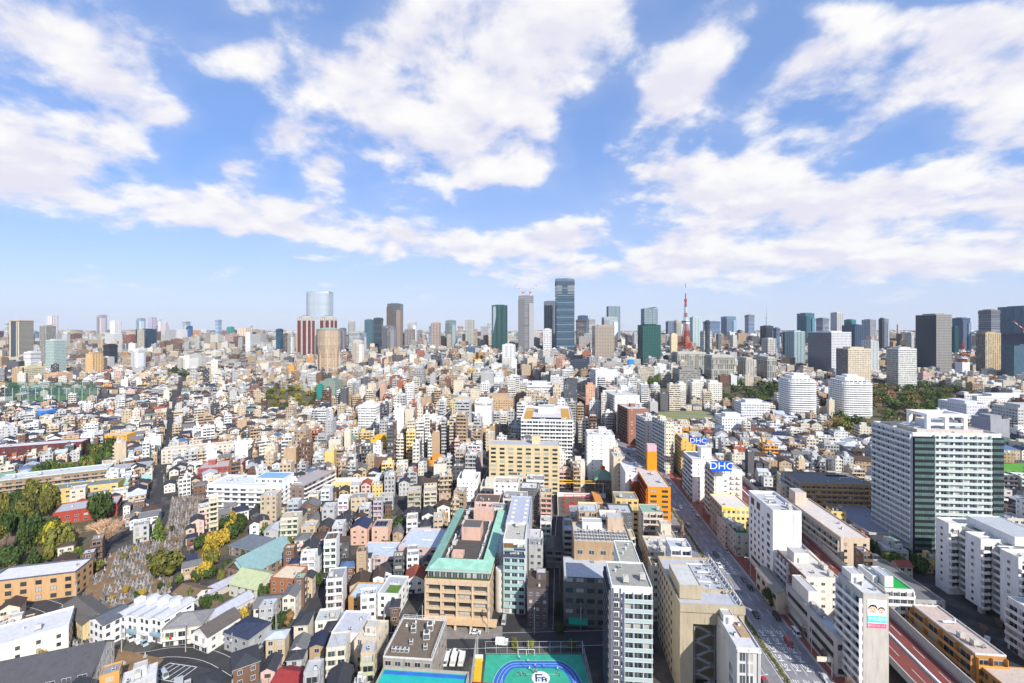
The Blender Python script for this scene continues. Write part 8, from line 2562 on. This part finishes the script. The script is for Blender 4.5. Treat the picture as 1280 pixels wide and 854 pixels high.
# ------------------------------------------------------------------ people on the court
def person_mesh():
    V = [(0, 0, .92), (0, 0, 1.2), (0, 0, 1.42), (0, 0, 1.52), (0, .01, 1.66), (.20, 0, 1.40), (.27, -.04, 1.14), (.26, -.16, .92), (-.20, 0, 1.40), (-.27, .04, 1.14), (-.26, -.10, .92), (.10, 0, .86), (.12, -.10, .48), (.12, 0, .06), (.12, -.16, .03), (-.10, 0, .86), (-.12, .08, .48), (-.12, .16, .06), (-.12, .02, .03)]
    E = [(0, 1), (1, 2), (2, 3), (3, 4), (2, 5), (5, 6), (6, 7), (2, 8), (8, 9), (9, 10), (0, 11), (11, 12), (12, 13), (13, 14), (0, 15), (15, 16), (16, 17), (17, 18)]
    Rr = [.15, .14, .15, .06, .11, .07, .05, .04, .07, .05, .04, .10, .075, .05, .045, .10, .075, .05, .045]
    me = bpy.data.meshes.new('person'); me.from_pydata(V, E, [])
    o = bpy.data.objects.new('person', me); COL.objects.link(o)
    m = o.modifiers.new('skin', 'SKIN')
    for i, rr_ in enumerate(Rr): me.skin_vertices[0].data[i].radius = (rr_, rr_ * .85)
    me.skin_vertices[0].data[0].use_root = True
    s = o.modifiers.new('sub', 'SUBSURF'); s.levels = 1; s.render_levels = 1
    dg = bpy.context.evaluated_depsgraph_get()
    out = bpy.data.meshes.new_from_object(o.evaluated_get(dg))
    bpy.data.objects.remove(o)
    out.materials.clear()
    for mt in ('tint', 'navy', 'skin', 'hair'): out.materials.append(M[mt])
    for p in out.polygons:
        c = p.center
        p.material_index = 3 if c.z > 1.68 or (c.z > 1.56 and c.y > .03) else 2 if c.z > 1.47 or (abs(c.x) > .2 and c.z < 1.1 and c.z > .85) else 0 if c.z > .9 else 1
    return out


pm = person_mesh()
r = random.Random(8)
for (px, py, c, desc) in ((660, 829, (.7, .7, .7), 'in a white shirt running on the blue track'), (654, 834, (.05, .05, .06), 'in a dark shirt beside the blue track'), (669, 835, (.6, .35, .15), 'in a tan shirt near the middle of the court'), (680, 836, (.1, .4, .6), 'in a blue shirt near the middle of the court'), (662, 839, (.7, .6, .6), 'in a pale pink shirt near the white emblem disc'), (651, 845, (.5, .3, .15), 'in a brown shirt at the left of the emblem disc'), (657, 846, (.1, .1, .12), 'in a black shirt next to the brown shirted one'),
                          (667, 842, (.75, .02, .02), 'in a red shirt at the edge of the emblem disc'), (671, 842, (.6, .1, .08), 'in a dark red shirt at the edge of the emblem disc'), (699, 846, (.15, .08, .08), 'in a maroon shirt at the right of the emblem disc'), (697, 839, (.7, .7, .72), 'in a white shirt near the right end of the court'), (649, 825, (.5, .5, .5), 'in a grey shirt at the near left bend of the track')):
    x, y = gp(px, py); o = link('person', pm, None, (x, y, .1), r.uniform(0, 6.28), c); o.scale = (.92,) * 3
    tag(o, 'person ' + desc, 'person', 'people on the sports court')

# ------------------------------------------------------------------ haze
b = MB(); b.box(-21500, 21500, -1600, 17000, -1, 655)
hz = bpy.data.materials.new('haze'); hz.use_nodes = True
t = hz.node_tree
for n in list(t.nodes): t.nodes.remove(n)
o_ = t.nodes.new('ShaderNodeOutputMaterial'); v_ = t.nodes.new('ShaderNodeVolumePrincipled')
v_.inputs['Color'].default_value = (.80, .88, 1.0, 1); v_.inputs['Density'].default_value = HAZE; v_.inputs['Anisotropy'].default_value = 0.0
t.links.new(v_.outputs[0], o_.inputs['Volume'])
tag(b.build('haze', [hz]), 'pale blue haze over the distant city', 'haze', kind='stuff')

# ------------------------------------------------------------------ labels that single out each repeated thing
MARKS = [('green school roof', 575, 690), ('broad cream slab', 655, 590), ('orange block', 822, 640), ('white balcony tower', 1190, 600), ('cemetery', 160, 700), ('temple roof', 322, 695), ('green golf net', 62, 490), ('beige crown tower', 405, 440), ('red lattice tower', 857, 400),
         ('white twin towers', 1030, 500), ('wooded park', 1140, 505), ('dry school field', 865, 520), ('poster block', 1093, 780), ('white hotel slab', 970, 680), ('flat blue sign', 903, 585), ('broad white block', 316, 615), ('mauve brown block', 390, 600), ('yellow walled block', 110, 600), ('dark red brick slab', 40, 560), ('slate tower', 790, 780), ('teal pool', 530, 848),
         ('green sports court', 675, 840), ('white row houses', 195, 765), ('great dark roof', 60, 835), ('dusty pink terraces', 530, 670), ('beige gridded tower', 754, 440), ('dark green tower', 812, 435), ('rounded white block', 685, 550), ('ochre brown block', 1045, 625), ('long beige slab', 1045, 680), ('small hill park', 360, 500), ('blue cube building', 52, 515), ('tall silver tower', 400, 390), ('tallest blue tower', 706, 390), ('sawtooth slab', 1220, 720), ('grey netted building', 414, 490), ('construction site', 720, 620), ('orange house', 148, 548), ('brick stepped terrace', 278, 585), ('white apartment trio', 880, 490)]
ORD = 'nearest,second nearest,third nearest,fourth nearest,fifth nearest,sixth nearest,seventh nearest,eighth nearest,ninth nearest,tenth nearest,eleventh nearest,twelfth nearest,thirteenth nearest,fourteenth nearest,fifteenth nearest,sixteenth nearest,seventeenth nearest,eighteenth nearest,nineteenth nearest,twentieth nearest'.split(',')
by = {}
for rec in THINGS:
    by.setdefault(rec[1], []).append(rec)
used = set(o['label'] for o in bpy.data.objects if 'label' in o)
for desc, recs in by.items():
    if len(recs) == 1 and desc not in used:
        recs[0][0]['label'] = desc; used.add(desc); continue
    groups = {}
    for rec in recs:
        px, py = rec[4]
        nm, mx_, my = min(MARKS, key=lambda m: (m[1] - px) ** 2 + (1.3 * (m[2] - py)) ** 2)
        dx, dy = px - mx_, py - my
        w = ('right of' if dx > 0 else 'left of') if abs(dx) > 1.2 * abs(dy) else ('below' if dy > 0 else 'above')
        groups.setdefault((nm, w), []).append((dx * dx + dy * dy, rec))
    for (nm, w), L in groups.items():
        L.sort(key=lambda t_: t_[0])
        for i, (_, rec) in enumerate(L):
            lab = f"{desc}, {w} the {nm}" if len(L) == 1 else f"{desc}, {ORD[min(i, 19)]} {w} the {nm}"
            rec[0]['label'] = lab
for o in bpy.data.objects:
    if o.parent is None and len(o.get('label', '').replace('-', ' ').split()) > 16: print('LONG', o.name, o['label'])
print('things', len(THINGS), 'objects', len(bpy.data.objects))
